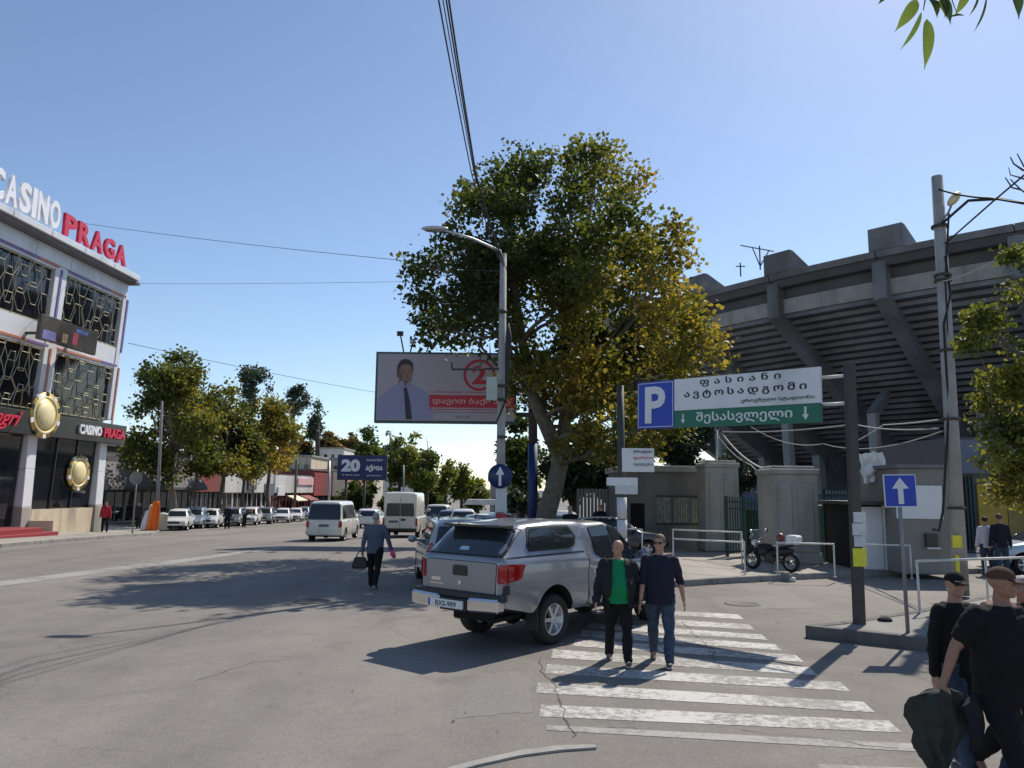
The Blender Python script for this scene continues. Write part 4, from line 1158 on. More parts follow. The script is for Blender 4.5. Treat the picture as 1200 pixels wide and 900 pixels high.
# antennas on the rim
def mast(u, v0, v1, y, label, arms):
    p = W(u, v1, y); q = W(u, v0, y); t = thing('antenna', label, 'antenna', (p.x, y, p.z))
    m_ = MB(); m_.tube([(0, 0, 0), (0, 0, q.z-p.z)], .06, 6); m_.build('pole', M('steel_dark'), t)
    m_ = MB()
    for (dx, dz, ex, ez) in arms: m_.tube([(dx, 0, dz), (ex, 0, ez)], .05, 5)
    m_.build('arm', M('steel_dark'), t)
mast(891, 288, 316, 62.6, 'long antenna arm on the stadium rim left of the far block', [(-1.6, 2.1, 1.2, 1.6), (0, .3, -.6, 1.9), (0, .3, .8, 1.7)])
mast(868, 308, 324, 64, 'short forked antenna on the stadium rim', [(-.4, .9, .4, .9)])

# ---------------------------------------------------------------- gate pillars, walls and booths
def pillar(u0, u1, y, h, label):
    a, b = B(u0, y), B(u1, y); w = b.x-a.x
    t = thing('gate_pillar', label, 'gate pillar', ((a.x+b.x)/2, y+w/2, .14), 0)
    q = w/2
    m_ = MB(); m_.box(-q, q, -q, q, 0, .35); m_.build('base', M('stone'), t, bevel=.03)
    m_ = MB(); m_.box(-q*.92, q*.92, -q*.92, q*.92, .35, h-.25); m_.build('shaft', M('stone'), t, bevel=.02)
    for x0, x1 in ((-q*.7, -q*.15), (.1*q, q*.7)):
        m_ = MB(); m_.box(x0, x1, -q*.98, -q*.921, .6, h-.5); m_.build('relief_panel', M('stone'), t, bevel=.02)
    m_ = MB(); m_.box(-q, q, -q, q, h-.25, h-.06); m_.box(-q*.85, q*.85, -q*.85, q*.85, h-.06, h+.03); m_.build('capital', M('stone'), t, bevel=.04)
    return t
pillar(826, 869, 29, 3.35, 'smaller stone gate pillar with a thin pole on top')
pillar(904, 963, 24.2, 3.0, 'broad pale stone gate pillar behind the motorcycle')
def wallthing(label, u0, u1, y, z0, z1, m, name='wall', cat='wall', depth=.3, rz=0):
    a, b = B(u0, y), B(u1, y); t = thing(name, label, cat, (a.x, y, 0), rz); w = b.x-a.x
    m_ = MB(); m_.box(0, w, 0, depth, z0, z1); m_.build('panel' if name != 'wall' else 'masonry', M(m), t)
    return t, w
# low service building with the grilled window
y = 31; a, b = B(742, y), B(832, y); w = b.x-a.x
sb = thing('service_building', 'low grey stone building with three grilled windows left of the gate', 'building', (a.x, y, .1))
m_ = MB(); m_.box(-.35, w, 0, 5, -.3, 3.0); m_.build('wall', M('stone_dark'), sb)
m_ = MB(); m_.box(-.5, w+.1, -.25, 5.2, 3.0, 3.25); m_.build('roof', M('stone'), sb, bevel=.03)
for k in range(3):
    x0 = .95 + k*.68
    m_ = MB(); m_.box(x0, x0+.56, -.03, .04, 1.0, 2.0); wn = m_.build('window', mat('curtain', (.34, .34, .27), .6, 0, .55, 9), sb)
    for j in range(6):
        m_ = MB(); m_.box(x0+.04+j*.095, x0+.055+j*.095, -.08, -.06, .95, 2.05); m_.build('grille_bar', M('steel_dark'), wn)
    m_ = MB(); m_.box(x0-.04, x0+.6, -.06, -.031, 2.0, 2.08); m_.box(x0-.04, x0+.6, -.06, -.031, .92, 1.0); m_.build('frame', M('steel_dark'), wn)
m_ = MB(); m_.box(-.1, .45, -.02, .05, 0, 1.75); m_.build('door', M('dark_void'), sb)
# corrugated fence to its left
t = thing('metal_fence', 'grey corrugated metal fence in the shade beside the low stone building', 'fence', (B(676, 30.5).x, 30.5, .1))
w = B(734, 30.5).x - B(676, 30.5).x
for k in range(14):
    m_ = MB(); x = k*w/14; m_.prism([(x, 0), (x+.02, -.05), (x+w/14-.05, -.05), (x+w/14-.03, 0)], 0, 2.3, 'Z'); m_.build('sheet', M('grey_plastic'), t)
# green iron gates between the pillars
def gate(label, u0, u1, y, h, n, fill=False):
    a, b = B(u0, y), B(u1, y); w = b.x-a.x; t = thing('iron_gate', label, 'gate', (a.x, y, .14))
    for k in range(n):
        m_ = MB(); x = w*(k+.5)/n; m_.box(x-.018, x+.018, -.018, .018, .08, h); m_.prism([(x-.03, h), (x+.03, h), (x, h+.12)], -.01, .01); m_.build('bar', M('green_iron'), t)
    for zz in (.15, h*.45, h-.35, h-.12):
        m_ = MB(); m_.box(0, w, -.03, .03, zz, zz+.05); m_.build('rail', M('green_iron'), t)
    for x in (0, w): m_ = MB(); m_.box(x-.05, x+.05, -.05, .05, 0, h+.1); m_.build('post', M('green_iron'), t)
    if fill: m_ = MB(); m_.box(.05, w-.05, .04, .06, .2, h*.82); m_.build('backing_sheet', M('green_iron'), t)
gate('green iron gate leaf beside the smaller stone pillar', 851, 872, 27, 1.95, 7)
gate('dark green gate with sheet backing between the two pillars', 872, 904, 27.4, 1.9, 9, True)
gate('dark green iron fence right of the broad pillar', 966, 1003, 25.2, 2.2, 10, False)
y = 26.5; a = B(960, y)
t, w = wallthing('dark green low booth wall behind the iron fence', 962, 1006, 26.5, .1, 1.9, 'green_iron', 'booth', 'booth', 2.0)
# ticket booth with white panels
y = 22.6; a, b = B(1004, y), B(1062, y); w = b.x-a.x
t = thing('ticket_booth', 'white panelled ticket booth with open dark doorway under flat roof', 'booth', (a.x, y, .14))
m_ = MB(); m_.box(0, w, .05, 2.2, 0, 1.85); m_.build('wall', M('dark_void'), t)  # near-black wall colour paints the unlit inside of the doorway
m_ = MB(); m_.box(.0, w*.5, 0, .045, .02, 1.8); m_.build('panel', M('white_panel'), t)
m_ = MB(); m_.box(w*.72, w*.98, 0, .045, .02, 1.8); m_.build('panel', M('white_panel'), t)
m_ = MB(); m_.box(w*.52, w*.56, -.05, .045, 0, 1.85); m_.box(w*.66, w*.7, -.05, .045, 0, 1.85); m_.build('door_frame', M('white_paint'), t)
m_ = MB(); m_.box(w*.76, w*.92, -.03, -.005, 1.2, 1.6); m_.build('notice', M('ink'), t)
m_ = MB(); m_.box(-.3, w, -.4, 2.3, 1.86, 1.96); m_.build('roof', M('steel_dark'), t)
# grey kiosk with white sign board
y = 21.6; a, b = B(1056, y), B(1116, y); w = b.x-a.x
t = thing('kiosk', 'tall grey kiosk with blank white board and small service hatch', 'kiosk', (a.x, y, .14))
m_ = MB(); m_.box(0, w, 0, 2.5, 0, 2.9); m_.build('wall', M('kiosk'), t, bevel=.02)
m_ = MB(); m_.box(-.1, w+.1, -.1, 2.6, 2.9, 3.0); m_.build('roof', M('concrete_dark'), t)
m_ = MB(); m_.box(-.15, w*.8, -.07, -.01, 1.5, 2.42); o = m_.build('signboard', M('white_panel'), t, bevel=.01)
m_ = MB(); m_.box(w*.42, w*.64, -.12, -.01, .75, 1.1); o = m_.build('hatch', M('steel_dark'), t)
m_ = MB(); m_.box(w*.4, w*.66, -.2, -.01, .69, .74); m_.build('shelf', M('galv'), o)
# crumpled banner hanging from the wires
mb = MB(); P0 = [W(1006, 531, 23), W(1034, 530, 23), W(1050, 546, 23), W(1034, 563, 23), W(1012, 566, 23)]
c = sum(P0, Vector())/5
vs = []; N1, N2 = 14, 8
for i in range(N1+1):
    for j in range(N2+1):
        s, q = i/N1, j/N2
        p = (P0[0].lerp(P0[1], s)*(1-q) + P0[4].lerp(P0[3], s)*q).lerp(P0[2], .35*math.sin(math.pi*q)*s)
        vs.append(p + Vector((0, noise.noise(Vector((s*5, q*4, 1)))*.25, noise.noise(Vector((s*4, q*5, 7)))*.12)))
mb.add(vs, [(i*(N2+1)+j, (i+1)*(N2+1)+j, (i+1)*(N2+1)+j+1, i*(N2+1)+j+1) for i in range(N1) for j in range(N2)], True)
o = mb.build('banner', M('white_paint')); tag(o, 'crumpled white banner hanging above the ticket booth', 'banner')
# yellow-panelled shed and dark band at the right edge
y = 30; a = B(1118, y); t = thing('market_shed', 'dark shed with yellow panel and blue grey band behind the two standing people', 'shed', (a.x, y, .14))
m_ = MB(); m_.box(0, 14, 0, 6, 0, 4.4); m_.build('wall', M('dark_wall'), t)
m_ = MB(); m_.box(0, 14, -.2, -.01, 3.0, 4.3); m_.build('fascia', M('bluegrey_wall'), t)
m_ = MB(); m_.box(.9, 2.0, -.1, -.01, .3, 2.6); m_.build('panel', M('yellow_wall'), t)
m_ = MB(); m_.box(2.03, 2.9, -.1, -.01, .3, 2.6); m_.build('panel', mat('ochre', (.26, .19, .06), .8, 0, .2, 2), t)
m_ = MB(); m_.box(2.95, 6.5, -.05, -.01, .0, 2.6); m_.build('opening', M('dark_void'), t)  # solid near-black sheet, painted as the shade inside an opening
for k in range(5): m_ = MB(); m_.box(.15+k*.14, .2+k*.14, -.12, -.05, .1, 2.9); m_.build('bar', M('green_iron'), t)

# railings
def railing(p0, p1, h, label, r=.023, n=None, group='tubular pedestrian railings on the plaza', lower=False, z=.14):
    p0, p1 = Vector(p0), Vector(p1); d = p1-p0; L_ = d.length
    t = thing('railing', label, 'railing', (p0.x, p0.y, z), math.atan2(d.y, d.x), group)
    m_ = MB(); m_.tube([(-.02, 0, h), (L_+.02, 0, h)], r, 8); m_.build('top_rail', M('rail_white'), t)
    if lower: m_ = MB(); m_.tube([(0, 0, h*.45), (L_, 0, h*.45)], r*.8, 8); m_.build('lower_rail', M('rail_white'), t)
    n = n or max(1, round(L_/2.2))
    for k in range(n+1):
        x = L_*k/n; m_ = MB(); m_.tube([(x, 0, 0), (x, 0, h-.01)], r*.95, 8); m_.lathe([(r*2, 0), (r*2, .015), (r, .02)], 10, 'Z', (x, 0, 0)); m_.build('post', M('rail_white'), t)
    return t
def Gp(u, v): return G(u, v, .14)
railing(B(655, 27.5), B(752, 24.2), 1.0, 'long white railing behind the pickup before the dark parked car', n=3)
railing(B(788, 24.5), B(868, 23.2), 1.0, 'taller white railing farther back on the plaza before the stone building', n=1)
railing(B(788, 22.2), B(871, 21.0), .85, 'white railing along the kerb left of the motorcycle', n=1)
railing(B(909, 20.9), B(975, 20.6), .85, 'short white railing before the broad stone pillar', n=1)
railing(B(1000, 20.6), B(1064, 20.4), .85, 'white railing before the ticket booth beside the dark post', n=1)
railing(G(1078, 718, .17), B(1290, 16.5), .92, 'nearest white railing on the island behind the men in caps', n=3, z=.17)

# ---------------------------------------------------------------- poles, signs, billboards
def pole(name, label, cat, base, top, r0, r1, m, extra=None, group=None, n=16):
    t = thing(name, label, cat, base, group=group); d = Vector(top) - Vector(base)
    m_ = MB(); m_.tube([Vector((0, 0, -.1)), d*.5, d], [r0, (r0+r1)/2, r1], n); m_.build('shaft', M(m) if isinstance(m, str) else m, t)
    if extra: extra(t, d)
    return t
concp = mat('concrete_pole', (.36, .345, .33), .85, 0, .16, 2.5, bump=.4, dirt=.6)
# lamp mast left of the plane tree
bs = B(586, 20.6, .0); tp = W(590, 298, 20.9)
def lampx(t, d):
    m_ = MB(); a = Vector(d); e = W(514, 268, 19.2) - Vector(bs)
    m_.tube([a - Vector((0, 0, .5)), a + Vector((-.1, 0, .1)), a.lerp(e, .5) + Vector((0, 0, .1)), e], [.045, .045, .035, .03], 8); m_.build('arm', M('galv'), t)
    m_ = MB(); m_.ball(e + Vector((-.1, 0, .0)), (.36, .13, .07), 14, 8); lo = m_.build('lamp_head', M('galv'), t)
    m_ = MB(); m_.ball(e + Vector((-.16, 0, -.045)), (.22, .09, .05), 12, 6); m_.build('lens', M('glass_light'), lo)
    f = lambda u, v: W(u, v, 20.5) - Vector(bs)
    # notice boards, boxes and posters fixed to the shaft
    for (u0, v0, u1, v1, mm, nm) in ((570, 443, 583, 470, 'sign_green', 'box'), (581, 571, 594, 590, 'paper', 'poster'), (580, 590, 594, 600, 'paper', 'poster'), (581, 602, 594, 612, 'poster_red', 'poster')):
        a, b = f(u0, v1), f(u1, v0); m_ = MB(); m_.box(a.x, b.x, a.y-.22, a.y-.1, a.z, b.z)
        m_.build(nm, mat('pale_green_box', (.4, .47, .42), .6, 0, .1, 3) if nm == 'box' else M(mm), t, bevel=.01)
    a = f(597, 400); m_ = MB(); m_.tube([a + Vector((-.04, 0, .5)), a + Vector((-.02, 0, .1)), a + Vector((-.04, 0, -.3)), a + Vector((-.08, 0, -1.6)), a + Vector((-.32, 0, -2.2))], [.03, .09, .08, .03, .02], 8); m_.build('cable_bundle', M('cable'), t)
    a = f(568, 398); b = f(590, 398); m_ = MB(); m_.tube([f(530, 433), f(585, 432)], .03, 6); m_.tube([f(530, 433), f(529, 425)], .025, 6); m_.build('bracket', M('steel_dark'), t)
    for v in (365, 452, 468, 512):
        c = f(588.5, v); m_ = MB(); m_.lathe([(.12, -.03), (.135, -.03), (.135, .03), (.12, .03)], 16, 'Z', (c.x, c.y+.0, c.z)); m_.build('clamp', M('steel_dark'), t)
lamp_t = pole('street_lamp', 'tall grey lamp mast carrying the round blue arrow sign beside the plane tree', 'street lamp', bs, tp, .135, .09, concp, lampx)
def arrow_poly(w, h):
    return [(-w*.16, -h/2), (w*.16, -h/2), (w*.16, h*.08), (w*.5, h*.08), (0, h/2), (-w*.5, h*.08), (-w*.16, h*.08)]
c = W(586, 558, 20.2)
t = thing('round_sign', 'round blue sign with white upward arrow on the lamp mast', 'road sign', c)
m_ = MB(); m_.lathe([(0.001, 0), (.315, 0), (.32, .02), (.001, .02)], 32, 'Y'); m_.build('plate', M('sign_navy'), t)
m_ = MB(); m_.prism(arrow_poly(.22, .5), -.012, -.002); m_.build('arrow', M('sign_white'), t)
# concrete post right, with lamp, cables and yellow notices
bs2 = B(1120, 18.0, .14); tp2 = W(1098, 207, 18.2)
def postx(t, d):
    f = lambda u, v, y=18.0: W(u, v, y) - Vector(bs2)
    m_ = MB(); a = f(1100, 262); e = f(1117, 236, 17.8); m_.tube([a, a.lerp(e, .5)+Vector((.05, 0, -.02)), e], [.03, .03, .025], 6); m_.build('arm', M('steel_grey'), t)
    m_ = MB(); m_.ball(f(1118, 233, 17.8), (.22, .15, .1), 12, 8, Matrix.Rotation(-.9, 3, 'Y')); m_.build('lamp_head', M('gold_light'), t)
    for (u, v0, v1, mm, w) in ((1117, 627, 641, 'paper_yellow', .2), (1118, 650, 672, 'paper_yellow', .06)):
        p, q = f(u, v1), f(u, v0); m_ = MB(); m_.box(p.x-w/2, p.x+w/2, p.y-.2, p.y-.14, p.z, q.z); m_.build('notice', M(mm), t)
    m_ = MB(); m_.tube([f(1112, 250), f(1108, 330), f(1112, 430), f(1126, 560), f(1128, 660)], .025, 5); m_.tube([f(1108, 300), f(1114, 345), f(1106, 380), f(1112, 480), f(1105, 600), f(1100, 622), f(1093, 620)], .03, 5); m_.build('cable_run', M('cable'), t)
    for v in (270, 330, 336, 420, 500, 600):
        s = (v-207)/(690-207); c_ = Vector(d)*(1-s); m_ = MB(); m_.lathe([(.17, -.03), (.2, -.03), (.2, .03), (.17, .03)], 16, 'Z', (c_.x, c_.y, c_.z)); m_.build('clamp', M('steel_dark'), t)
pole('utility_pole', 'tall concrete utility pole with small lamp on the right', 'pole', bs2, tp2, .17, .13, concp, postx)
# dark square post of the parking sign
bs3 = G(1007, 731, .17); tp3 = W(995, 426, bs3.y)
def darkx(t, d):
    f = lambda u, v: W(u, v, bs3.y) - Vector(bs3)
    for (u0, v0, u1, v1, mm) in ((997, 600, 1010, 612, 'paper'), (996, 613, 1011, 627, 'paper'), (998, 628, 1010, 640, 'paper'), (997, 642, 1011, 663, 'paper_yellow')):
        a, b = f(u0, v1), f(u1, v0); m_ = MB(); m_.box(a.x, b.x, a.y-.13, a.y-.1, a.z, b.z); m_.build('notice', M(mm), t)
t = thing('sign_post', 'dark square steel post with pasted notices carrying the parking sign', 'post', bs3); d = tp3 - bs3
m_ = MB(); m_.tube([(0, 0, -.05), d], .108, 4, up=(1, 1, 0), smooth=False); m_.build('shaft', M('steel_dark'), t); darkx(t, d)
# parking sign board
pr = W(962.5, 462, 14.0); pl = W(748, 476, 17.0); dd = pr - pl; dd.z = 0; wS = dd.length
zl = (W(748, 449, 17.0).z, W(748, 503, 17.0).z); zr_ = (W(963, 430, 14.0).z, W(963, 495, 14.0).z)
zc = (sum(zl)+sum(zr_))/4; hS = (zl[0]-zl[1] + zr_[0]-zr_[1])/2
t = thing('parking_sign', 'long blue white and green parking sign with Georgian lettering', 'sign', ((pl.x+pr.x)/2, (pl.y+pr.y)/2, zc), math.atan2(dd.y, dd.x))
t.rotation_euler.y = -math.atan2((sum(zr_)-sum(zl))/2, wS)*1.0
q = wS/2; hh = hS/2; xb = -q + wS*.235
def sboard(name, x0, x1, z0, z1, m, y0=-.04, y1=.04, par=None):
    m_ = MB(); m_.box(x0, x1, y0, y1, z0, z1); return m_.build(name, M(m), par or t, bevel=.004)
pb = sboard('blue_panel', -q, xb-.01, -hh, hh, 'sign_blue'); wb = sboard('white_panel', xb, q, -hh*.3, hh, 'sign_white'); gb = sboard('green_panel', xb, q, -hh, -hh*.3-.005, 'sign_green')
m_ = MB(); e = .03; a0_, a1_, b0_, b1_ = -q+e, xb-e, -hh+e, hh-e
for bx in ((a0_, a1_, b0_, b0_+.012), (a0_, a1_, b1_-.012, b1_), (a0_, a0_+.012, b0_+.014, b1_-.014), (a1_-.012, a1_, b0_+.014, b1_-.014)): m_.box(bx[0], bx[1], -.047, -.041, bx[2], bx[3])
m_.build('border', M('sign_white'), pb)
lettering('P', pb, M('sign_white'), (-q+xb)/2, 0, -.048, width=hS*.52, height=hS*.78, bold=.03)
wW = q-xb; cx = (q+xb)/2
lettering('ფასიანი', wb, M('ink'), cx-.02*wW, hh*.78, -.046, width=wW*.56, height=hS*.17, bold=.012, spacing=1.75)
lettering('ავტოსადგომი', wb, M('ink'), cx+.0*wW, hh*.33, -.046, width=wW*.84, height=hS*.19, bold=.012, spacing=1.45)
lettering('ეროვნული სტადიონი', wb, M('ink'), cx+.23*wW, -hh*.08, -.046, width=wW*.47, height=hS*.085)
lettering('შესასვლელი', gb, M('sign_white'), cx+.0*wW, -hh*.65, -.046, width=wW*.66, height=hS*.24, bold=.012)
for sx in (-.43, .41):
    m_ = MB(); m_.prism([(x_, -z_) for x_, z_ in arrow_poly(.13, hS*.24)], -.052, -.042); o = m_.build('arrow', M('sign_white'), gb); o.location = (cx+sx*wW, 0, -hh*.65)
    if sx < 0: o.scale = (.8, 1, .8)
for zz in (hh*.62, -hh*.35): m_ = MB(); m_.tube([(q-.1, .06, zz), (q+.42, .06, zz)], .03, 8); m_.build('arm', M('rail_white'), t)
for zz in (hh*.5, -hh*.5): m_ = MB(); m_.box(-q+.1, q-.1, .042, .08, zz-.03, zz+.03); m_.build('back_rail', M('steel_grey'), t)
# left support pole with two small boards
bs4 = B(729, 18.4, .14); tp4 = W(727, 452, 18.4)
def sup(t2, d):
    f = lambda u, v: W(u, v, 18.4) - Vector(bs4)
    for (u0, v0, u1, v1, mm, nm) in ((728, 526, 765, 553, 'sign_white', 'board'), (710, 560, 746, 569, 'sign_white', 'board'), (720, 569.5, 746, 579, 'paper', 'board')):
        a, b = f(u0, v1), f(u1, v0); m_ = MB(); m_.box(a.x, b.x, a.y-.16, a.y-.12, a.z, b.z); o = m_.build(nm, M(mm), t2, bevel=.003)
        if u1 == 765:
            for k, (tx, cm) in enumerate((('ქირავდება', 'ink'), ('ფართი', 'red_letter'), ('იყიდება', 'ink'))):
                lettering(tx, o, M(cm), (a.x*.35+b.x*.65), b.z - .08 - .15*k, a.y-.165, width=(b.x-a.x)*.6, height=.085)
    for (v0, v1, mm) in ((583, 608, 'paper'), (609, 630, 'paper'), (631, 640, 'paper')):
        a, b = f(724, v1), f(733, v0); m_ = MB(); m_.lathe([(.115, a.z), (.118, a.z), (.118, b.z), (.115, b.z)], 16, 'Z', (d.x*.3, 0, 0)); m_.build('poster', M(mm), t2)
pole('sign_pole', 'grey pole wrapped in torn posters with two small white boards', 'pole', bs4, tp4, .1, .085, 'steel_dark', sup)
# one-way sign on the island
bs5 = G(1064, 741, .17); tp5 = W(1052, 556, bs5.y+.05)
t = thing('one_way_sign', 'square blue sign with white upward arrow on thin leaning post', 'road sign', bs5); d = tp5-bs5
m_ = MB(); m_.tube([(0, 0, -.02), d], .03, 10); m_.build('post', M('steel_grey'), t)
m_ = MB(); sM = Matrix.Translation(d + Vector((0, -.045, -.26))) @ Matrix.Rotation(-.02, 4, 'Y')
m_.box(-.26, .26, -.008, .008, -.26, .26, sM); pl_ = m_.build('plate', M('sign_white'), t)
m_ = MB(); m_.box(-.245, .245, -.012, -.009, -.245, .245, sM); m_.build('face', M('sign_blue'), pl_)
m_ = MB(); m_.prism(arrow_poly(.27, .42), -.017, -.013, 'Y', sM); m_.build('arrow', M('sign_white'), pl_)
# thin pole on the smaller gate pillar
p = W(840, 557, 30); q2 = W(840, 505, 30); t = thing('thin_pole', 'thin pale pole on top of the smaller gate pillar', 'pole', p)
m_ = MB(); m_.tube([(0, 0, -.15), q2-p], .045, 8); m_.build('shaft', M('galv'), t)
# big election billboard on its blue mast
yb = 36.0; tl, br = W(441, 412, yb), W(605, 497, yb); w, h = br.x-tl.x, tl.z-br.z
t = thing('billboard', 'large election billboard with a man in shirt and tie and red number 2', 'billboard', (tl.x, yb, br.z))
m_ = MB(); m_.box(0, w, 0, .35, 0, h); m_.build('frame', M('frame_green'), t, bevel=.02)
m_ = MB(); m_.box(.1, w-.1, -.02, -.002, .12, h-.1); fc = m_.build('poster', M('poster_grey'), t)
def flat(poly, m, dy, name='print', par=None):
    m_ = MB(); m_.prism([(x*w, z*h) for x, z in poly], -.022-dy, -.021-dy+.0005); return m_.build(name, M(m), par or fc)
def ell(cx, cz, rx, rz, n=24): return [(cx+rx*math.cos(2*math.pi*k/n), cz+rz*math.sin(2*math.pi*k/n)) for k in range(n)]
flat([(.02, .05), (.02, .32), (.055, .4), (.14, .53), (.19, .57), (.25, .55), (.33, .47), (.38, .4), (.4, .22), (.42, .05)], 'poster_shirt', .003)
flat([(.16, .55), (.2, .5), (.235, .52), (.245, .62), (.17, .62)], 'poster_skin', .006)
flat([(.152, .7), (.155, .8), (.172, .87), (.205, .9), (.24, .885), (.262, .84), (.268, .76), (.262, .7), (.25, .66), (.165, .63)], 'poster_hair', .009)
flat([(.162, .71), (.168, .77), (.185, .81), (.215, .825), (.245, .81), (.258, .77), (.262, .7), (.26, .63), (.252, .57), (.238, .525), (.222, .505), (.205, .51), (.185, .545), (.17, .61)], 'poster_skin', .012)
flat([(.162, .71), (.168, .77), (.178, .8), (.19, .7), (.196, .6), (.21, .512), (.185, .545), (.17, .61)], 'poster_shade', .0135)
flat(ell(.158, .665, .007, .035, 12), 'poster_shade', .014)
flat([(.165, .55), (.205, .485), (.214, .5), (.19, .6)], 'poster_shirt', .015); flat([(.255, .58), (.222, .485), (.214, .5), (.24, .6)], 'poster_shirt', .015)
flat([(.2, .49), (.226, .49), (.232, .43), (.25, .3), (.268, .05), (.225, .05), (.212, .3), (.206, .43)], 'poster_tie', .018)
for ex in (.2, .242): flat([(ex-.013, .712), (ex, .722), (ex+.013, .712), (ex, .705)], 'poster_hair', .018); flat([(ex-.015, .745), (ex, .757), (ex+.015, .747), (ex, .75)], 'poster_hair', .018)
flat([(.203, .592), (.224, .583), (.244, .594), (.238, .577), (.224, .57), (.209, .576)], 'poster_tie', .018); flat([(.221, .7), (.226, .7), (.234, .64), (.224, .63), (.214, .64)], 'poster_shade', .016)
flat([(.20, .565), (.224, .55), (.245, .562), (.24, .53), (.222, .507), (.205, .515)], 'poster_shade', .0145)
flat([(.385, .22), (.985, .22), (.985, .395), (.385, .395)], 'poster_red', .004); flat([(.385, .19), (.985, .19), (.985, .2), (.385, .2)], 'poster_red', .004)
def tx(s, x, z, ww, hh_, m, bold=.0): lettering(s, fc, M(m), x*w, z*h, -.03, width=ww*w, height=hh_*h, bold=bold, extrude=.002, name='lettering')
tx('დავით ბაქრაძე', .68, .305, .54, .1, 'poster_pink', .012)
tx('საპრეზიდენტო კანდიდატი', .60, .435, .42, .035, 'poster_red')
tx('ევროპული საქართველო', .66, .155, .5, .022, 'ink'); tx('2018', .62, .09, .1, .02, 'ink')
tx('2', .735, .68, .1, .26, 'poster_red', .04)
cx, cz, r1, r2 = .735*w, .68*h, .3*h*.62, .3*h*.74
m_ = MB(); m_.lathe([(r1, -.028), (r1, -.034), (r2, -.034), (r2, -.028)], 40, 'Y', (cx, 0, cz), smooth=False, cap=False); m_.build('circle', M('poster_red'), fc)
for u in (473, 481, 500, 560):
    p = W(u, 412, yb); q = W(u + (-4 if u == 473 else 3), 391 if u == 473 else (400 if u == 481 else 404), yb-.6); m_ = MB()
    a, b = p - Vector((tl.x, yb, br.z)), q - Vector((tl.x, yb, br.z))
    m_.tube([a, b], .035, 6); o = m_.build('lamp_arm', M('steel_dark'), t); m_ = MB(); m_.cbox(b, (.28, .2, .2)); m_.build('floodlight', M('galv' if u == 481 else 'black_plastic'), o)
ms = B(624, 37.4, .1); mt = W(624, 425, 37.4)
m_ = MB(); o = Vector((tl.x, yb, br.z)); zc_ = W(624, 520, 37.4).z
m_.tube([ms-o, Vector((ms.x, ms.y, zc_))-o], .24, 16); m_.build('mast', M('mast_blue'), t)
m_ = MB(); m_.tube([Vector((ms.x, ms.y, zc_))-o, Vector((mt.x, mt.y, mt.z))-o], .22, 16); m_.build('mast', M('steel_dark'), t)
for z in (h*.15, h*.5, h*.85): m_ = MB(); m_.box(w-.3, ms.x-tl.x, .36, 1.1, z-.08, z+.08); m_.build('bracket', M('steel_dark'), t)
# navy billboard farther down the street
yb = 92.0; tl, br = W(396, 533, yb), W(453, 563, yb); w, h = br.x-tl.x, tl.z-br.z
t = thing('billboard', 'navy blue billboard with a big white 20 down the street', 'billboard', (tl.x, yb, br.z))
m_ = MB(); m_.box(0, w, 0, .3, 0, h); m_.build('frame', M('steel_dark'), t)
m_ = MB(); m_.box(.08, w*.5, -.03, -.002, .08, h-.08); f1 = m_.build('poster', M('sign_navy'), t); m_ = MB(); m_.box(w*.5+.02, w-.08, -.03, -.002, .08, h-.08); f2 = m_.build('poster', M('sign_navy'), t)
lettering('20', f1, M('sign_white'), w*.27, h*.58, -.04, width=w*.38, height=h*.5, bold=.06)
lettering('TBILISI', f1, M('sign_white'), w*.27, h*.2, -.04, width=w*.36, height=h*.05)
lettering('საახალწლო', f2, M('sign_white'), w*.75, h*.8, -.04, width=w*.32, height=h*.12, bold=.02)
lettering('აქცია', f2, M('sign_white'), w*.74, h*.48, -.04, width=w*.34, height=h*.3, bold=.05); lettering('www', f2, M('sign_white'), w*.74, h*.18, -.04, width=w*.3, height=h*.05)
for x in (.18*w, .55*w): m_ = MB(); m_.tube([(x, .3, 0), (x, .3, gz(yb)-br.z-.1)], .16, 10); m_.build('mast', M('steel_dark'), t)
# street poles on the left
def simple_pole(u, y, vtop, r, label, m='galv', name='lamp_pole', lean=0):
    b = B(u, y); tpp = W(u+lean, vtop, y); t = thing(name, label, 'pole', b); d = tpp-b
    m_ = MB(); m_.tube([(0, 0, -.1), d], [r, r*.7], 10); m_.build('shaft', M(m), t); return t, d
simple_pole(185, 49, 470, .11, 'grey steel pole standing beside the orange cloth', 'concrete_dark', lean=5)
simple_pole(345, 84, 532, .16, 'brown pole before the white shop row', 'bark', 'utility_pole', 3)
t, d = simple_pole(386, 72, 540, .13, 'thin pale lamp pole left of the navy billboard')
simple_pole(473, 95, 545, .12, 'thin grey pole standing among the green trees behind the van', 'steel_grey')
simple_pole(297, 78, 560, .12, 'dark thin pole among the trunks before the white shops', 'steel_dark')
# round sign seen from behind
b = B(157, 40.5, .13); t = thing('road_sign', 'round road sign seen from behind on thin post before dark shop', 'road sign', b); d = W(161, 550, 40.5)-b
m_ = MB(); m_.tube([(0, 0, 0), d], .04, 8); m_.build('post', M('steel_grey'), t)
m_ = MB(); m_.lathe([(.001, 0), (.33, 0), (.35, -.03), (.34, -.03), (.3, -.01), (.001, -.01)], 24, 'Y', (d.x, d.y-.05, d.z-.45)); m_.build('plate', M('steel_grey'), t)

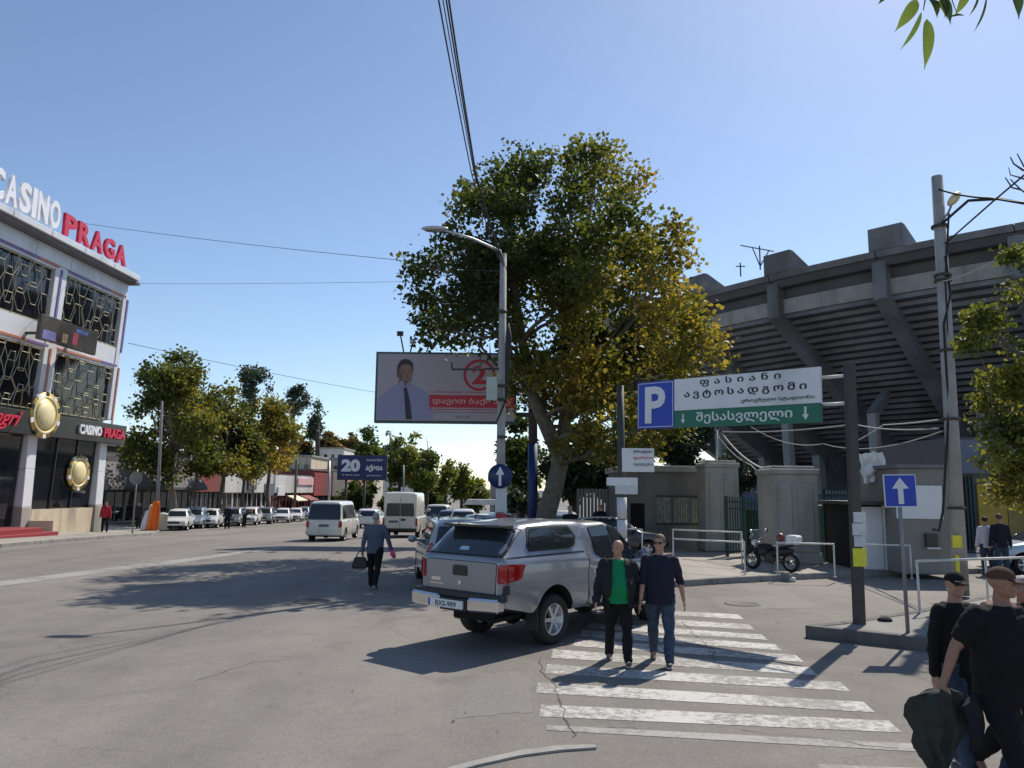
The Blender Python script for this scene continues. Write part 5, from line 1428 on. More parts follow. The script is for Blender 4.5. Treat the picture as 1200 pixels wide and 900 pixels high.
# cables overhead
def wire(pts, r, label, m='cable', sag=0., group=None, name='cable'):
    P = [Vector(p) for p in pts]; Q = []
    for a, b in zip(P, P[1:]):
        n = 24
        for i in range(n): s = i/n; Q.append(a.lerp(b, s) - Vector((0, 0, sag*4*s*(1-s))))
    Q.append(P[-1]); m_ = MB(); m_.tube(Q, r, 5); return tag(m_.build(name, M(m)), label, 'cable', group)
top = W(590, 305, 20.8); gr = 'overhead cables from the lamp mast'
def direc(u, v): return W(u, v, 20.0)
for k, (u1, u0, r) in enumerate(((514, 553, .013), (523, 557, .014), (526, 558, .018), (519, 556, .011))):
    e = W(u0, 205, 16.6 + .7*k); f = Vector((0, 0, CAM_H)) + ray(u1, 0)*(9.6 + .75*k)
    f = f + Vector((0, 0, 1))*0; g2 = f + (f-e)*2.6; g2.z = f.z - .2 + .12*k
    wire([top + Vector((-.15+.08*k, -.1, -.1*k)), e, f, g2], r, ('leftmost thin', 'second thick', 'third and thickest', 'faint fourth')[k] + ' overhead cable from the lamp mast to the top of the view', sag=.05, group=gr)
    # shadows of more wires come from the same bundle
wire([W(100, 262, 44), W(470, 305, 33), W(592, 318, 21)], .013, 'long drooping cable from the casino roof to the lamp mast', sag=.1)
wire([W(150, 332, 42), W(470, 330, 33), W(592, 330, 21)], .008, 'thin level cable between the casino and the lamp mast', sag=.05)
wire([W(150, 402, 42), W(430, 458, 60), W(600, 480, 70)], .016, 'low cable running from the casino down the street', sag=.1)
wire([W(1100, 222, 18), W(1160, 232, 17), W(1260, 240, 15)], .025, 'thin cable from the top of the concrete pole to the right', sag=.05)
wire([W(1104, 262, 18), W(1135, 235, 17.5), W(1170, 233, 17), W(1270, 250, 15)], .035, 'thick looped cable arching right from the concrete pole', sag=0)
wire([W(1108, 285, 18), W(1165, 235, 16), W(1230, 180, 13)], .02, 'steep cable rising right from the concrete pole', sag=0)
wire([W(1104, 330, 18), W(1190, 290, 17), W(1290, 240, 15)], .018, 'slack pale cable below the pole lamp', 'cable_pale', sag=.1)
wire([W(846, 508, 29), W(905, 553, 24.5)], .035, 'pale thick cable drooping onto the broad gate pillar', 'cable_pale', sag=.25)
wire([W(842, 512, 29), W(880, 545, 27), W(908, 556, 24.5)], .02, 'thin pale cable tangled under the parking sign', 'cable_pale', sag=.15)
wire([W(846, 506, 29), W(1000, 497, 26), W(1100, 502, 18.2)], .02, 'straight pale wire behind the parking sign to the concrete pole', 'cable_pale', sag=.1)
wire([W(880, 500, 30), W(965, 520, 30), W(1105, 505, 18.2)], .015, 'second pale wire sagging before the stadium', 'cable_pale', sag=.3)
wire([W(1005, 516, 24), W(1035, 498, 24), W(1100, 492, 18.2)], .02, 'short bright wire above the crumpled banner', 'cable_pale', sag=.02)
# ---------------------------------------------------------------- trees
lf_plane = mat_leaf('leaves_plane', [(0, (.03, .042, .015)), (.3, (.06, .08, .022)), (.5, (.105, .118, .028)), (.68, (.19, .165, .038)), (.85, (.28, .215, .05)), (1, (.29, .18, .055))], .52)
lf_green = mat_leaf('leaves_green', [(0, (.02, .035, .01)), (.5, (.055, .085, .018)), (1, (.14, .16, .03))], .4)
lf_lime = mat_leaf('leaves_lime', [(0, (.05, .065, .018)), (.45, (.12, .14, .035)), (.75, (.24, .22, .05)), (1, (.26, .17, .07))], .45)
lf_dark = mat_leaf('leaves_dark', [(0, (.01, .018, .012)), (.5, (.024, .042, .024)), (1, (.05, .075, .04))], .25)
lf_conifer = mat_leaf('leaves_conifer', [(0, (.025, .04, .03)), (.5, (.045, .07, .05)), (1, (.08, .11, .07))], .25)
lf_brown = mat_leaf('leaves_brown', [(0, (.05, .04, .012)), (.5, (.14, .1, .03)), (1, (.26, .15, .04))], .35)
bark = M('bark'); barkd = M('bark_dark')
rg = random.Random(11)
D = 28.5
def clump(u, v, rp, y, jit=0):
    p = W(u, v, y); return (p.x, y, p.z, rp*y/900.)
big = []
for (u, v, r) in ((620, 185, 32), (580, 205, 32), (555, 240, 34), (600, 235, 38), (545, 285, 38), (590, 290, 42), (510, 320, 34), (500, 350, 30), (545, 340, 42), (585, 350, 42), (500, 385, 26),
                  (540, 385, 34), (580, 390, 34), (690, 185, 30), (715, 190, 28), (665, 210, 34), (740, 215, 28), (700, 235, 40), (650, 285, 34), (652, 248, 28), (735, 255, 32), (690, 285, 44), (640, 305, 44),
                  (745, 300, 36), (785, 275, 26), (790, 300, 26), (770, 340, 40), (720, 345, 46), (670, 355, 46), (630, 370, 42), (805, 365, 34), (760, 385, 42), (820, 405, 34), (845, 418, 24),
                  (710, 405, 46), (660, 415, 42), (780, 425, 36), (740, 445, 40), (690, 460, 38), (620, 425, 26), (640, 455, 22), (715, 490, 34), (750, 490, 30), (780, 500, 24), (485, 310, 18), (620, 210, 26), (690, 510, 30), (655, 480, 26), (725, 525, 26), (765, 525, 22), (700, 430, 40), (800, 455, 26), (670, 395, 40), (610, 310, 40), (560, 310, 38), (690, 340, 44), (735, 400, 40), (612, 462, 26), (640, 430, 30), (598, 448, 22), (655, 520, 20), (790, 470, 28), (700, 470, 34), (745, 520, 26)):
    y = D + rg.uniform(-3.6, 3.6); big.append(clump(u, v, r, y))
    if r > 33: big.append(clump(u + rg.uniform(-8, 8), v + rg.uniform(-8, 8), r*.85, D + rg.choice([-1, 1])*rg.uniform(2.5, 4.5)))
def tp_(u, v, y, r): p = W(u, v, y); return (p.x, y, p.z, r)
b0 = B(636, D, .1)
trunk = [(b0.x-.1, D, b0.z-.2, .5), (b0.x, D, b0.z+.25, .4), tp_(641, 600, D, .36), tp_(650, 570, D, .33), tp_(656, 545, D, .31), tp_(650, 520, D, .27), tp_(640, 497, D, .24)]
forks = [[tp_(652, 525, D, .3), tp_(636, 490, D-.4, .26), tp_(624, 462, D-.6, .22), tp_(612, 400, D-.8, .17), tp_(602, 330, D-.8, .12), tp_(598, 250, D-.6, .06), tp_(605, 190, D, .03)],
         [tp_(655, 545, D, .3), tp_(661, 500, D+.3, .24), tp_(668, 450, D+.5, .2), tp_(676, 380, D+.5, .15), tp_(684, 300, D+.3, .1), tp_(695, 220, D, .04)],
         [tp_(664, 480, D+.4, .18), tp_(705, 420, D, .12), tp_(745, 370, D-.5, .08), tp_(780, 320, D-.5, .04)],
         [tp_(664, 490, D+.4, .16), tp_(700, 470, D+1, .11), tp_(760, 430, D+1, .07), tp_(820, 410, D+1, .03)],
         [tp_(612, 400, D-.8, .13), tp_(575, 350, D-1.5, .08), tp_(530, 320, D-1.5, .04)],
         [tp_(656, 530, D, .12), tp_(645, 500, D+.8, .1), tp_(668, 500, D+1.4, .07), tp_(705, 495, D+1.4, .04)]]
def tint_big(P):
    # the photograph's tree turns yellow low down and on its right side
    s = (P[:, 0]-2.5)/4.5; z = (11 - P[:, 2])/5.0
    return np.clip(.21*s + .07*z, -.28, .26) - .05
tree('plane_tree', 'tall twin crowned plane tree turning yellow, behind the silver pickup', 'tree', (b0.x, D, .12), trunk, forks, big, 56000, .185, lf_plane, bark, 3, tintf=tint_big, gap=-.32, scale=2.6, twig=.23, sub=5, shell=.42)
# plane trees on the left pavement
def small_tree(name, label, u, y, vbase, clumps, nleaf, ls, lm, bm_, seed, trunkpts=None, group=None, tf=None, tr=.2, sub=3, depth=2.0, gap=-.35, scale=1.2, cat='tree', twig=.3, zlift=.1):
    rg = random.Random(seed); b = B(u, y, zlift); cl = []
    for (cu, cv, cr) in clumps:
        cl.append(clump(cu, cv, cr, y + rg.uniform(-depth, depth)))
        if cr*y/900 > 1.1: cl.append(clump(cu + rg.uniform(-.3, .3)*cr, cv + rg.uniform(-.3, .3)*cr, cr*.8, y + rg.choice([-1, 1])*depth*1.3))
    tp = trunkpts or [(u, vbase-(vbase-clumps[0][1])*.35), (u, clumps[0][1])]
    trunk = [(b.x, y, b.z-.2, tr*1.25), (b.x, y, b.z+.4, tr)] + [tp_(uu, vv, y, tr*(1-.35*(i+1)/len(tp))) for i, (uu, vv) in enumerate(tp)]
    return tree(name, label, cat, (b.x, y, b.z), trunk, [], cl, nleaf, ls, lm, bm_, seed, group, tintf=tf, gap=gap, scale=scale, twig=twig, sub=sub)
sh = lambda k: (lambda P: np.full(len(P), k))
small_tree('plane_tree', 'tallest leafy tree right beside the casino with crooked pale trunk', 208, 56, 612, [(205, 500, 34), (190, 440, 24), (215, 425, 17), (230, 445, 20), (175, 480, 26), (170, 520, 26), (210, 470, 34), (235, 490, 26), (150, 545, 22), (195, 545, 26), (232, 530, 24), (213, 450, 24), (168, 440, 16)], 15000, .26, lf_plane, bark, 21, [(203, 590), (199, 560), (206, 530)], tf=sh(-.04), tr=.3, gap=-.1)
small_tree('plane_tree', 'yellow green tree second from the casino over the parked white cars', 262, 62, 610, [(250, 510, 30), (243, 475, 24), (262, 460, 18), (275, 490, 26), (285, 520, 24), (250, 535, 24), (228, 515, 20), (270, 540, 20)], 11000, .28, lf_plane, bark, 22, [(257, 590), (262, 560)], tf=sh(.08), tr=.2)
small_tree('plane_tree', 'rusty orange tree with straight trunks before the white shop fascia', 316, 72, 607, [(312, 500, 28), (322, 480, 18), (335, 510, 22), (300, 520, 26), (318, 535, 24), (340, 530, 14), (296, 495, 18)], 9000, .3, lf_plane, bark, 23, [(313, 580), (316, 550)], tf=sh(.22), tr=.22)
small_tree('plane_tree', 'green tree between the yellowish and rusty trees on the left', 286, 66, 607, [(285, 525, 24), (278, 500, 20), (295, 545, 18), (270, 520, 18), (290, 480, 16)], 6000, .28, lf_plane, bark, 24, [(284, 585), (287, 555)], tf=sh(.0), tr=.17)
small_tree('young_tree', 'slim young tree with winding bare trunk behind the first parked cars', 228, 60, 606, [(240, 545, 14), (225, 550, 12)], 900, .26, lf_plane, bark, 25, [(222, 590), (229, 570), (232, 555)], tr=.1)
# dark conifers on the rise
hill_group = 'dark conifers above the shops on the left'
def conifer(label, u, vtop, vbot, wid, y, seed, round_=False):
    rg_ = random.Random(seed); cl = []
    n = 7
    if round_:
        cl = [(u+dx*wid, vtop+(vbot-vtop)*q, wid*rr) for dx, q, rr in ((0, .25, .4), (-.5, .35, .35), (.55, .3, .35), (-.75, .6, .3), (.7, .55, .3), (0, .6, .45), (-.3, .1, .3), (.3, .12, .3), (.2, .85, .25))]
    else:
        for i in range(n):
            q = (i+.5)/n; cl.append((u+rg_.uniform(-2, 2), vtop+(vbot-vtop)*q, max(3.5, wid*q*.75)))
            cl.append((u-wid*q*.6, vtop+(vbot-vtop)*(q+.03), max(2.5, wid*q*.4))); cl.append((u+wid*q*.6, vtop+(vbot-vtop)*(q+.02), max(2.5, wid*q*.4)))
    small_tree('conifer', label, u, y, 600, cl, 2600 if round_ else 3600, .42, lf_conifer, barkd, seed, [(u, 570), (u, vbot), (u, vtop+(vbot-vtop)*.5)], hill_group, sh(0), tr=.5, sub=1, depth=2, gap=.0, twig=.45)
conifer('round headed dark pine tallest of the three above the left shops', 294, 430, 478, 26, 125, 31, True)
conifer('wide dark pine leaning left beside the pointed spruce', 343, 452, 488, 20, 130, 32, True)
conifer('pointed dark spruce right of the other two dark conifers', 372, 466, 512, 14, 132, 33)
conifer('small dark conifer tip behind the far green trees', 458, 505, 530, 10, 190, 34)
# far hillside and street trees
def far_tree(label, u, v, wid, hgt, y, lm, seed, k=0., name='tree', n=4200, ls=.5, group=None):
    rg_ = random.Random(seed); cl = []
    for i in range(11):
        a = rg_.uniform(0, 6.28); q = rg_.uniform(.1, .8)
        cl.append((u+math.cos(a)*wid*q*.6, v+math.sin(a)*hgt*q*.8, rg_.uniform(.28, .42)*min(wid, hgt)))
    cl.append((u, v-hgt*.7, min(wid, hgt)*.3)); cl.insert(0, (u, v, min(wid, hgt)*.55))
    small_tree(name, label, u, y, 600, cl, n, ls, lm, barkd, seed, [(u, (595+v)/2), (u, v)], group, sh(k), tr=.28, sub=1, depth=wid*y/900*.5, gap=-.3, twig=.4)
gh = 'brown and green trees on the slope behind the shops'
far_tree('brownish tree on the slope left of the navy billboard, leftmost of its row', 352, 530, 34, 20, 165, lf_brown, 41, .0, group=gh, ls=.7)
far_tree('broad russet tree on the slope above the beige building', 385, 522, 38, 17, 170, lf_brown, 42, .1, group=gh, ls=.7)
far_tree('russet tree meeting the dark green trees behind the navy billboard', 412, 524, 26, 20, 172, lf_brown, 43, -.1, group=gh, ls=.7)
far_tree('dark shrubby tree on the slope just over the pink building roof', 372, 541, 40, 14, 160, lf_green, 44, -.2, group=gh, ls=.6)
gf = 'green street trees along the far road'
far_tree('dark green tree directly behind the navy billboard', 432, 532, 32, 38, 130, lf_green, 45, -.1, group=gf, ls=.55)
far_tree('green tree rising behind the white delivery van', 468, 548, 32, 40, 118, lf_green, 46, .15, group=gf)
far_tree('yellowish bright tree above the white delivery van', 487, 540, 26, 36, 112, lf_lime, 47, .0, group=gf, n=5200)
far_tree('pointed green tree tallest of the far street trees under the election billboard', 500, 545, 24, 46, 104, lf_green, 48, .25, group=gf, n=5600, ls=.42)
far_tree('lime coloured tree right of the tallest far street tree', 522, 566, 20, 34, 110, lf_lime, 49, -.05, group=gf, n=4600)
far_tree('slim pointed green tree near the end of the far row', 541, 572, 20, 36, 116, lf_green, 50, .3, group=gf, n=4600)
far_tree('last low lime tree of the far row beside the lamp mast', 560, 582, 18, 24, 122, lf_lime, 51, -.05, group=gf, n=3600)
far_tree('low dark green tree behind the navy billboard posts', 420, 582, 34, 24, 108, lf_green, 52, -.2, group=gf)
far_tree('low green tree filling the gap above the parked far cars', 505, 586, 40, 20, 126, lf_green, 53, -.05, group=gf)
far_tree('low olive tree at the foot of the far row behind the van', 462, 590, 26, 18, 124, lf_green, 54, -.1, group=gf)
# distant low hill closing the street
mb = MB(); N_ = 60; vs = []
for i in range(N_+1):
    x = -500 + 1100*i/N_; h = 6 + 5*noise.noise(Vector((i*.23, 0, 0))) + (14 if x < -60 else 0)
    vs += [(x, 620, gz(600)-2), (x, 700, gz(600)+h)]
mb.add(vs, [(2*i, 2*i+2, 2*i+3, 2*i+1) for i in range(N_)], True); structure(mb.build('hill', mat('hill', (.09, .11, .12), .95, 0, .3, .01)))
# dark evergreens behind the plane tree, beside the stadium
gd = 'dark trees and shrubs in the shade beside the stadium'
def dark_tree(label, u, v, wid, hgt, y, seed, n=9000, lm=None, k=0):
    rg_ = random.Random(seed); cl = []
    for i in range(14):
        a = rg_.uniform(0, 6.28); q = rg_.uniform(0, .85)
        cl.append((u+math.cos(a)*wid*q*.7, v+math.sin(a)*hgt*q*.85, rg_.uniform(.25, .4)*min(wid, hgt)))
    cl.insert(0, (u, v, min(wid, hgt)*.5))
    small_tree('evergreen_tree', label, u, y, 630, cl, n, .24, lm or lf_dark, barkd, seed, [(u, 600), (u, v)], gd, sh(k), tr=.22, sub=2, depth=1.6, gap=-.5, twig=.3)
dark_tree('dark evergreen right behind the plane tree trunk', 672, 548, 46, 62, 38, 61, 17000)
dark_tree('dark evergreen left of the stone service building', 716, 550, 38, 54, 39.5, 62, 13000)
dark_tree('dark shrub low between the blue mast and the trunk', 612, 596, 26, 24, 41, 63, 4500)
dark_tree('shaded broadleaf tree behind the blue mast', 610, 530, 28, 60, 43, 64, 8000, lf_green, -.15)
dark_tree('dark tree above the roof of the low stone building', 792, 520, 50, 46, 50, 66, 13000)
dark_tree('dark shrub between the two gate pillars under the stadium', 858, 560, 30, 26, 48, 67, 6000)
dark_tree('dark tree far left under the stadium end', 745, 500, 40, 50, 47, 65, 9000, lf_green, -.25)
# tree at the right edge
rt = []
for (u, v, r) in ((1190, 300, 16), (1200, 345, 22), (1150, 375, 22), (1140, 400, 16), (1180, 390, 26), (1210, 400, 30), (1160, 440, 18), (1195, 450, 28), (1150, 475, 22), (1180, 500, 28), (1140, 500, 14), (1210, 510, 30), (1155, 530, 22), (1190, 550, 26), (1175, 575, 18), (1215, 580, 24), (1230, 320, 30), (1240, 430, 40), (1245, 540, 40), (1270, 380, 40), (1280, 480, 44)):
    rt.append(clump(u, v, r, 14.5 + rg.uniform(-1, 1)))
b = B(1262, 14.6, .14)
tree('acacia_tree', 'sunlit yellow green tree reaching in from the right edge', 'tree', (b.x, 14.6, .14), [(b.x, 14.6, .0, .2), (b.x, 14.6, 1.5, .17), tp_(1255, 520, 14.6, .13), tp_(1250, 400, 14.6, .07)],
     [[tp_(1252, 560, 14.6, .1), tp_(1215, 520, 14.4, .06), tp_(1165, 500, 14.4, .03)], [tp_(1250, 480, 14.6, .09), tp_(1210, 430, 14.6, .05), tp_(1165, 390, 14.6, .03)]],
     rt, 13500, .105, lf_lime, bark, 71, gap=-.5, scale=3.2, twig=.1, sub=4, per=10, shell=.5, tintf=lambda P: np.clip(.14*np.sin(P[:, 2]*2.3+P[:, 0]*1.7), -.2, .2)+.04)
# bare twigs above the concrete pole
mb = MB()
for pts in (((1215, 215), (1195, 208), (1184, 205), (1182, 196)), ((1215, 235), (1196, 222), (1184, 210)), ((1215, 205), (1200, 195), (1192, 180)), ((1200, 200), (1188, 192), (1184, 184)), ((1196, 222), (1186, 220), (1178, 208))):
    mb.tube([W(u, v, 13) for u, v in pts], [.02, .014, .01, .006][:len(pts)], 5)
tag(mb.build('dead_branch', barkd), 'bare thin curling twigs at the upper right edge', 'branch')
# close branch with long pointed leaves
y = 3.2
t = thing('hanging_branch', 'close leafy twig with long pointed green leaves hanging in from above right', 'branch', W(1100, -60, y)); o = Vector(t.location)
mb = MB(); mb.tube([W(1150, -130, y)-o, W(1100, -60, y)-o, W(1085, -5, y)-o, W(1082, 12, y)-o], [.008, .006, .004, .002], 6)
mb.tube([W(1100, -60, y)-o, W(1112, -10, y)-o, W(1122, 18, y)-o], [.004, .003, .0015], 6); mb.tube([W(1150, -130, y)-o, W(1170, -50, y)-o, W(1182, 0, y)-o], [.005, .004, .002], 6)
mb.tube([W(1150, -130, y)-o, W(1300, -260, y)-o, W(1500, -400, y+1)-o], [.008, .012, .02], 6)
mb.build('twig', barkd, t)
lfm = [mat('leaf_fresh', (.13, .2, .035), .4, 0, .2, 25, bump=.2), mat('leaf_deep', (.035, .06, .02), .45, 0, .2, 25, bump=.2)]
for lm in lfm:
    nn = lm.node_tree.nodes; b_ = nn['Principled BSDF']; tr_ = nn.new('ShaderNodeBsdfTranslucent'); tr_.inputs[0].default_value = (.22, .3, .04, 1) if lm is lfm[0] else (.05, .09, .02, 1)
    ms_ = nn.new('ShaderNodeMixShader'); ms_.inputs[0].default_value = .45; out = [q for q in nn if q.type == 'OUTPUT_MATERIAL'][0]
    lm.node_tree.links.new(b_.outputs[0], ms_.inputs[1]); lm.node_tree.links.new(tr_.outputs[0], ms_.inputs[2]); lm.node_tree.links.new(ms_.outputs[0], out.inputs[0])
def leafobj(u0, v0, u1, v1, wpx, k, tw=0.4):
    a, b = W(u0, v0, y)-o, W(u1, v1, y)-o; d = b-a; L_ = d.length; d.normalize(); n = Vector((tw, -1, .1)).normalized(); s = d.cross(n).normalized(); n = s.cross(d)
    wd = wpx*y/900/2; vs = []; fs = []; N = 9
    for i in range(N+1):
        q = i/N; ww = wd*(math.sin(math.pi*min(1, q**.8)))**.8*(1-.25*q) + .0008 if 0 < q < 1 else .0006
        if q > .75: ww *= (1-q)/.25*.85+.12
        c = a + d*L_*q + n*(.012*math.sin(math.pi*q))
        vs += [c - s*ww + n*ww*.35, c, c + s*ww + n*ww*.35]
    for i in range(N): fs += [(3*i, 3*i+1, 3*i+4, 3*i+3), (3*i+1, 3*i+2, 3*i+5, 3*i+4)]
    m_ = MB(); m_.add(vs, fs, True); m_.build('leaf', lfm[k], t)
for a in ((1075, 0, 1048, 38, 17, 0, .2), (1080, 14, 1054, 60, 9, 0, .8), (1086, 22, 1083, 83, 17, 0, .1), (1088, -2, 1098, 22, 14, 1, .3), (1098, -8, 1114, 30, 17, 1, .2), (1092, 0, 1110, 24, 12, 0, .4), (1105, -5, 1106, 22, 12, 0, .6),
          (1135, -15, 1118, 20, 13, 0, .2), (1146, -12, 1135, 20, 6, 1, .9), (1156, -8, 1140, 40, 6, 1, .9), (1182, -25, 1194, 24, 20, 1, .1), (1040, -12, 1028, 6, 8, 1, .5), (1112, 20, 1131, 19, 3, 1, .9), (1190, -40, 1215, 10, 16, 1, .3)):
    leafobj(*a)

# fallen leaves and grit gathered along the kerbs
rl = np.random.default_rng(77); pts = []
def litter(a, b, n, spread):
    a, b = np.array(a), np.array(b); d = b-a; nn = np.array([-d[1], d[0]])/np.hypot(*d)
    tt = rl.uniform(0, 1, n); q = a + d*tt[:, None] - nn*(np.abs(rl.normal(0, spread, n))+.02)[:, None]
    pts.extend([(x, y, .012) for x, y in q])
litter(isl[0], isl[1], 50, .12); litter(pk[4], pk[3], 60, .25); litter(pk[3], pk[2], 120, .25); litter(pk[2], pk[1], 80, .25)
for _ in range(12): u_, v_ = rl.uniform(300, 1150), rl.uniform(700, 895); g_ = G(u_, v_); pts.append((g_.x, g_.y, .012))
o = link('fallen_leaves', leaf_mesh(np.array(pts), .035, rl, rl.uniform(.0, 1, len(pts)), flat=3.0), None, lf_brown); o['kind'] = 'stuff'; o['label'] = 'scattered small fallen leaves and grit along kerbs and road'
# ---------------------------------------------------------------- vehicles
silver = paint('silver', (.25, .265, .3), .5, .3); silver2 = paint('pale_silver', (.38, .4, .45), .5, .32); whitep = paint('white', (.72, .72, .71), 0, .35); creamp = paint('cream', (.66, .64, .58), 0, .4)
bluegreyp = paint('light_blue', (.3, .38, .48), .4, .3); darkp = paint('dark', (.03, .035, .045), .3, .3); greyp = paint('grey', (.2, .21, .23), .5, .35)
PK_ = dict(L=5.0, r=.375, tw=.26, wheels=(1.2, 4.2), ra=.47, az=.05, spokes=6,
    keys=[(0, .66, 1.28, 1.29, .80, .74), (.04, .62, 1.30, 1.35, .84, .74), (.42, .55, 1.31, 1.72, .865, .67), (.62, .5, 1.31, 1.80, .875, .66), (1.4, .45, 1.31, 1.84, .875, .66), (2.05, .45, 1.29, 1.82, .875, .66),
          (2.25, .42, 1.2, 1.79, .875, .65), (2.9, .42, 1.14, 1.79, .875, .64), (3.3, .42, 1.12, 1.69, .875, .61), (3.95, .42, 1.1, 1.16, .87, .72), (4.5, .45, 1.03, 1.06, .86, .75), (4.85, .48, .93, .97, .84, .7), (5.0, .5, .8, .84, .74, .62)],
    doors=[[(2.12, .5), (2.05, .95), (2.12, 1.28), (2.35, 1.2), (2.95, 1.1), (2.95, .5)], [(2.99, .5), (2.99, 1.1), (3.75, 1.07), (3.86, .9), (3.72, .5)]],
    win=[[(2.36, 1.3), (2.32, 1.7), (2.84, 1.72), (2.9, 1.18), (2.62, 1.2)], [(2.96, 1.17), (2.92, 1.72), (3.22, 1.68), (3.8, 1.2), (3.74, 1.15)]],
    handle_z=1.0,
    side_extra=[([(.62, 1.41), (.58, 1.5), (.72, 1.76), (1.75, 1.76), (1.86, 1.6), (1.78, 1.44), (1.6, 1.41)], 'seal', 'window_seal', .012),
                ([(.66, 1.44), (.62, 1.52), (.76, 1.73), (1.71, 1.73), (1.81, 1.6), (1.74, 1.47), (1.58, 1.44)], 'glass_car', 'canopy_window', .02),
                ([(.02, 1.325), (.02, 1.345), (2.02, 1.355), (2.02, 1.335)], 'seal', 'bed_seam', .004),
                ([(2.09, 1.3), (2.05, .5), (2.065, .5), (2.105, 1.3)], 'seal', 'cab_seam', .003),
                ([(.02, .98), (.02, 1.24), (.11, 1.24), (.15, 1.18), (.14, 1.08), (.08, .98)], 'lamp_red', 'tail_lamp', .02),
                
                ([(.02, .82), (.02, .96), (.12, .97), (.14, .84)], 'black_plastic', 'bumper_end', .012),
                ([(2.2, .44), (3.7, .44), (3.7, .5), (2.2, .5)], 'black_plastic', 'sill', .02)],
    back=[([(-.70, .82), (.70, .82), (.72, 1.27), (-.72, 1.27)], 'seal', 'tailgate_gap', .002), ([(-.69, .835), (.69, .835), (.71, 1.26), (-.71, 1.26)], 'paint', 'tailgate', .008),
          ([(-.74, .98), (-.86, 1.0), (-.86, 1.25), (-.745, 1.25)], 'lamp_red', 'tail_lamp', .02), ([(.74, .98), (.86, 1.0), (.86, 1.25), (.745, 1.25)], 'lamp_red', 'tail_lamp', .02),
          ([(-.77, 1.345), (.77, 1.345), (.66, 1.74), (-.66, 1.74)], 'seal', 'rear_window_seal', .008), ([(-.755, 1.36), (.755, 1.36), (.645, 1.725), (-.645, 1.725)], 'glass_car', 'rear_window', .014),
          ([(-.15, 1.05), (.15, 1.05), (.14, 1.2), (-.14, 1.2)], 'black_plastic', 'tailgate_handle', .02),
          ([(-.1, 1.41), (.1, 1.41), (.08, 1.46), (-.08, 1.46)], 'chrome', 'window_latch', .03),
          ([(-.045, .95), (0, .905), (.045, .95), (0, .995)], 'chrome', 'badge', .018),
          ([(.34, .9), (.62, .9), (.62, .915), (.34, .915)], 'chrome', 'badge', .012), ([(.4, .95), (.6, .95), (.6, 1.0), (.4, 1.0)], 'chrome', 'badge', .012)],
    mirror=(3.55, 1.22))
pk_h = -math.atan2(1.8, 2.45) - R(4)
hd = Vector((-math.sin(pk_h), math.cos(pk_h), 0)); ra_c = G(645, 755) + Vector((-hd.y, hd.x, 0))*.76
pc = ra_c + hd*(2.5-1.2)
t, bvh, half = car('pickup_truck', 'silver pickup truck with canopy parked at an angle beside the crossing', 'pickup truck', PK_, silver, pc, pk_h)
# chrome step bumper, plate, spoiler, flaps, flares, exhaust and chassis
for s in (1, -1):
    mb = MB(); mb.prism([(s*.88, .60), (s*.3, .57), (s*.28, .6), (s*.28, .74), (s*.3, .77), (s*.88, .79)], -half-.17, -half+.0, 'X')
    mb.build('bumper', M('chrome'), t, bevel=.03)
mb = MB(); mb.box(-half-.16, -half+.02, -.27, .27, .56, .74); mb.box(-half-.1, -half+.03, -.9, .9, .74, .83); mb.build('bumper_centre', M('black_plastic'), t, bevel=.015)
mb = MB(); mb.box(-half-.2, -half-.165, .1-.17-.16, .1+.17+.19, .6, .715); pl = mb.build('number_plate', M('plate_white'), t, bevel=.004)
mb = MB(); mb.box(-half-.204, -half-.2005, .425, .458, .605, .71); mb.build('plate_band', M('plate_blue'), pl)
o = link('lettering', text_mesh('BXS-909', 1, .001, .01, 0, .42, .075), pl, M('ink')); o.rotation_euler = (0, 0, R(-90)); o.location = (-half-.2025, .1, .657)
mb = MB(); mb.prism([(-half+.5, 1.79), (-half+.2, 1.79), (-half+.22, 1.75), (-half+.5, 1.72)], -.6, .6, 'Y'); mb.build('spoiler', M('glass_car'), t, bevel=.01)
for s in (1, -1): mb = MB(); mb.box(.76-half, .78-half, s*.62, s*.85, .26, .58); mb.build('mud_flap', M('black_plastic'), t)
mb = MB(); mb.box(.3-half, 4.6-half, -.42, .42, .38, .52); mb.tube([(1.2-half, -.75, .37), (1.2-half, .75, .37)], .07, 8); mb.ball((1.2-half, 0, .37), (.16, .16, .16)); mb.tube([(4.2-half, -.75, .37), (4.2-half, .75, .37)], .06, 8)
mb.tube([(.1-half, -.5, .42), (1.0-half, -.45, .45), (2.5-half, -.3, .4)], .035, 8); mb.build('chassis', M('underside'), t)
mb = MB(); mb.box(2.15-half, 3.85-half, .86, .98, .36, .4); mb.build('side_step', M('grey_plastic'), t, bevel=.01); mb = MB(); mb.box(2.15-half, 3.85-half, -.98, -.86, .36, .4); mb.build('side_step', M('grey_plastic'), t, bevel=.01)

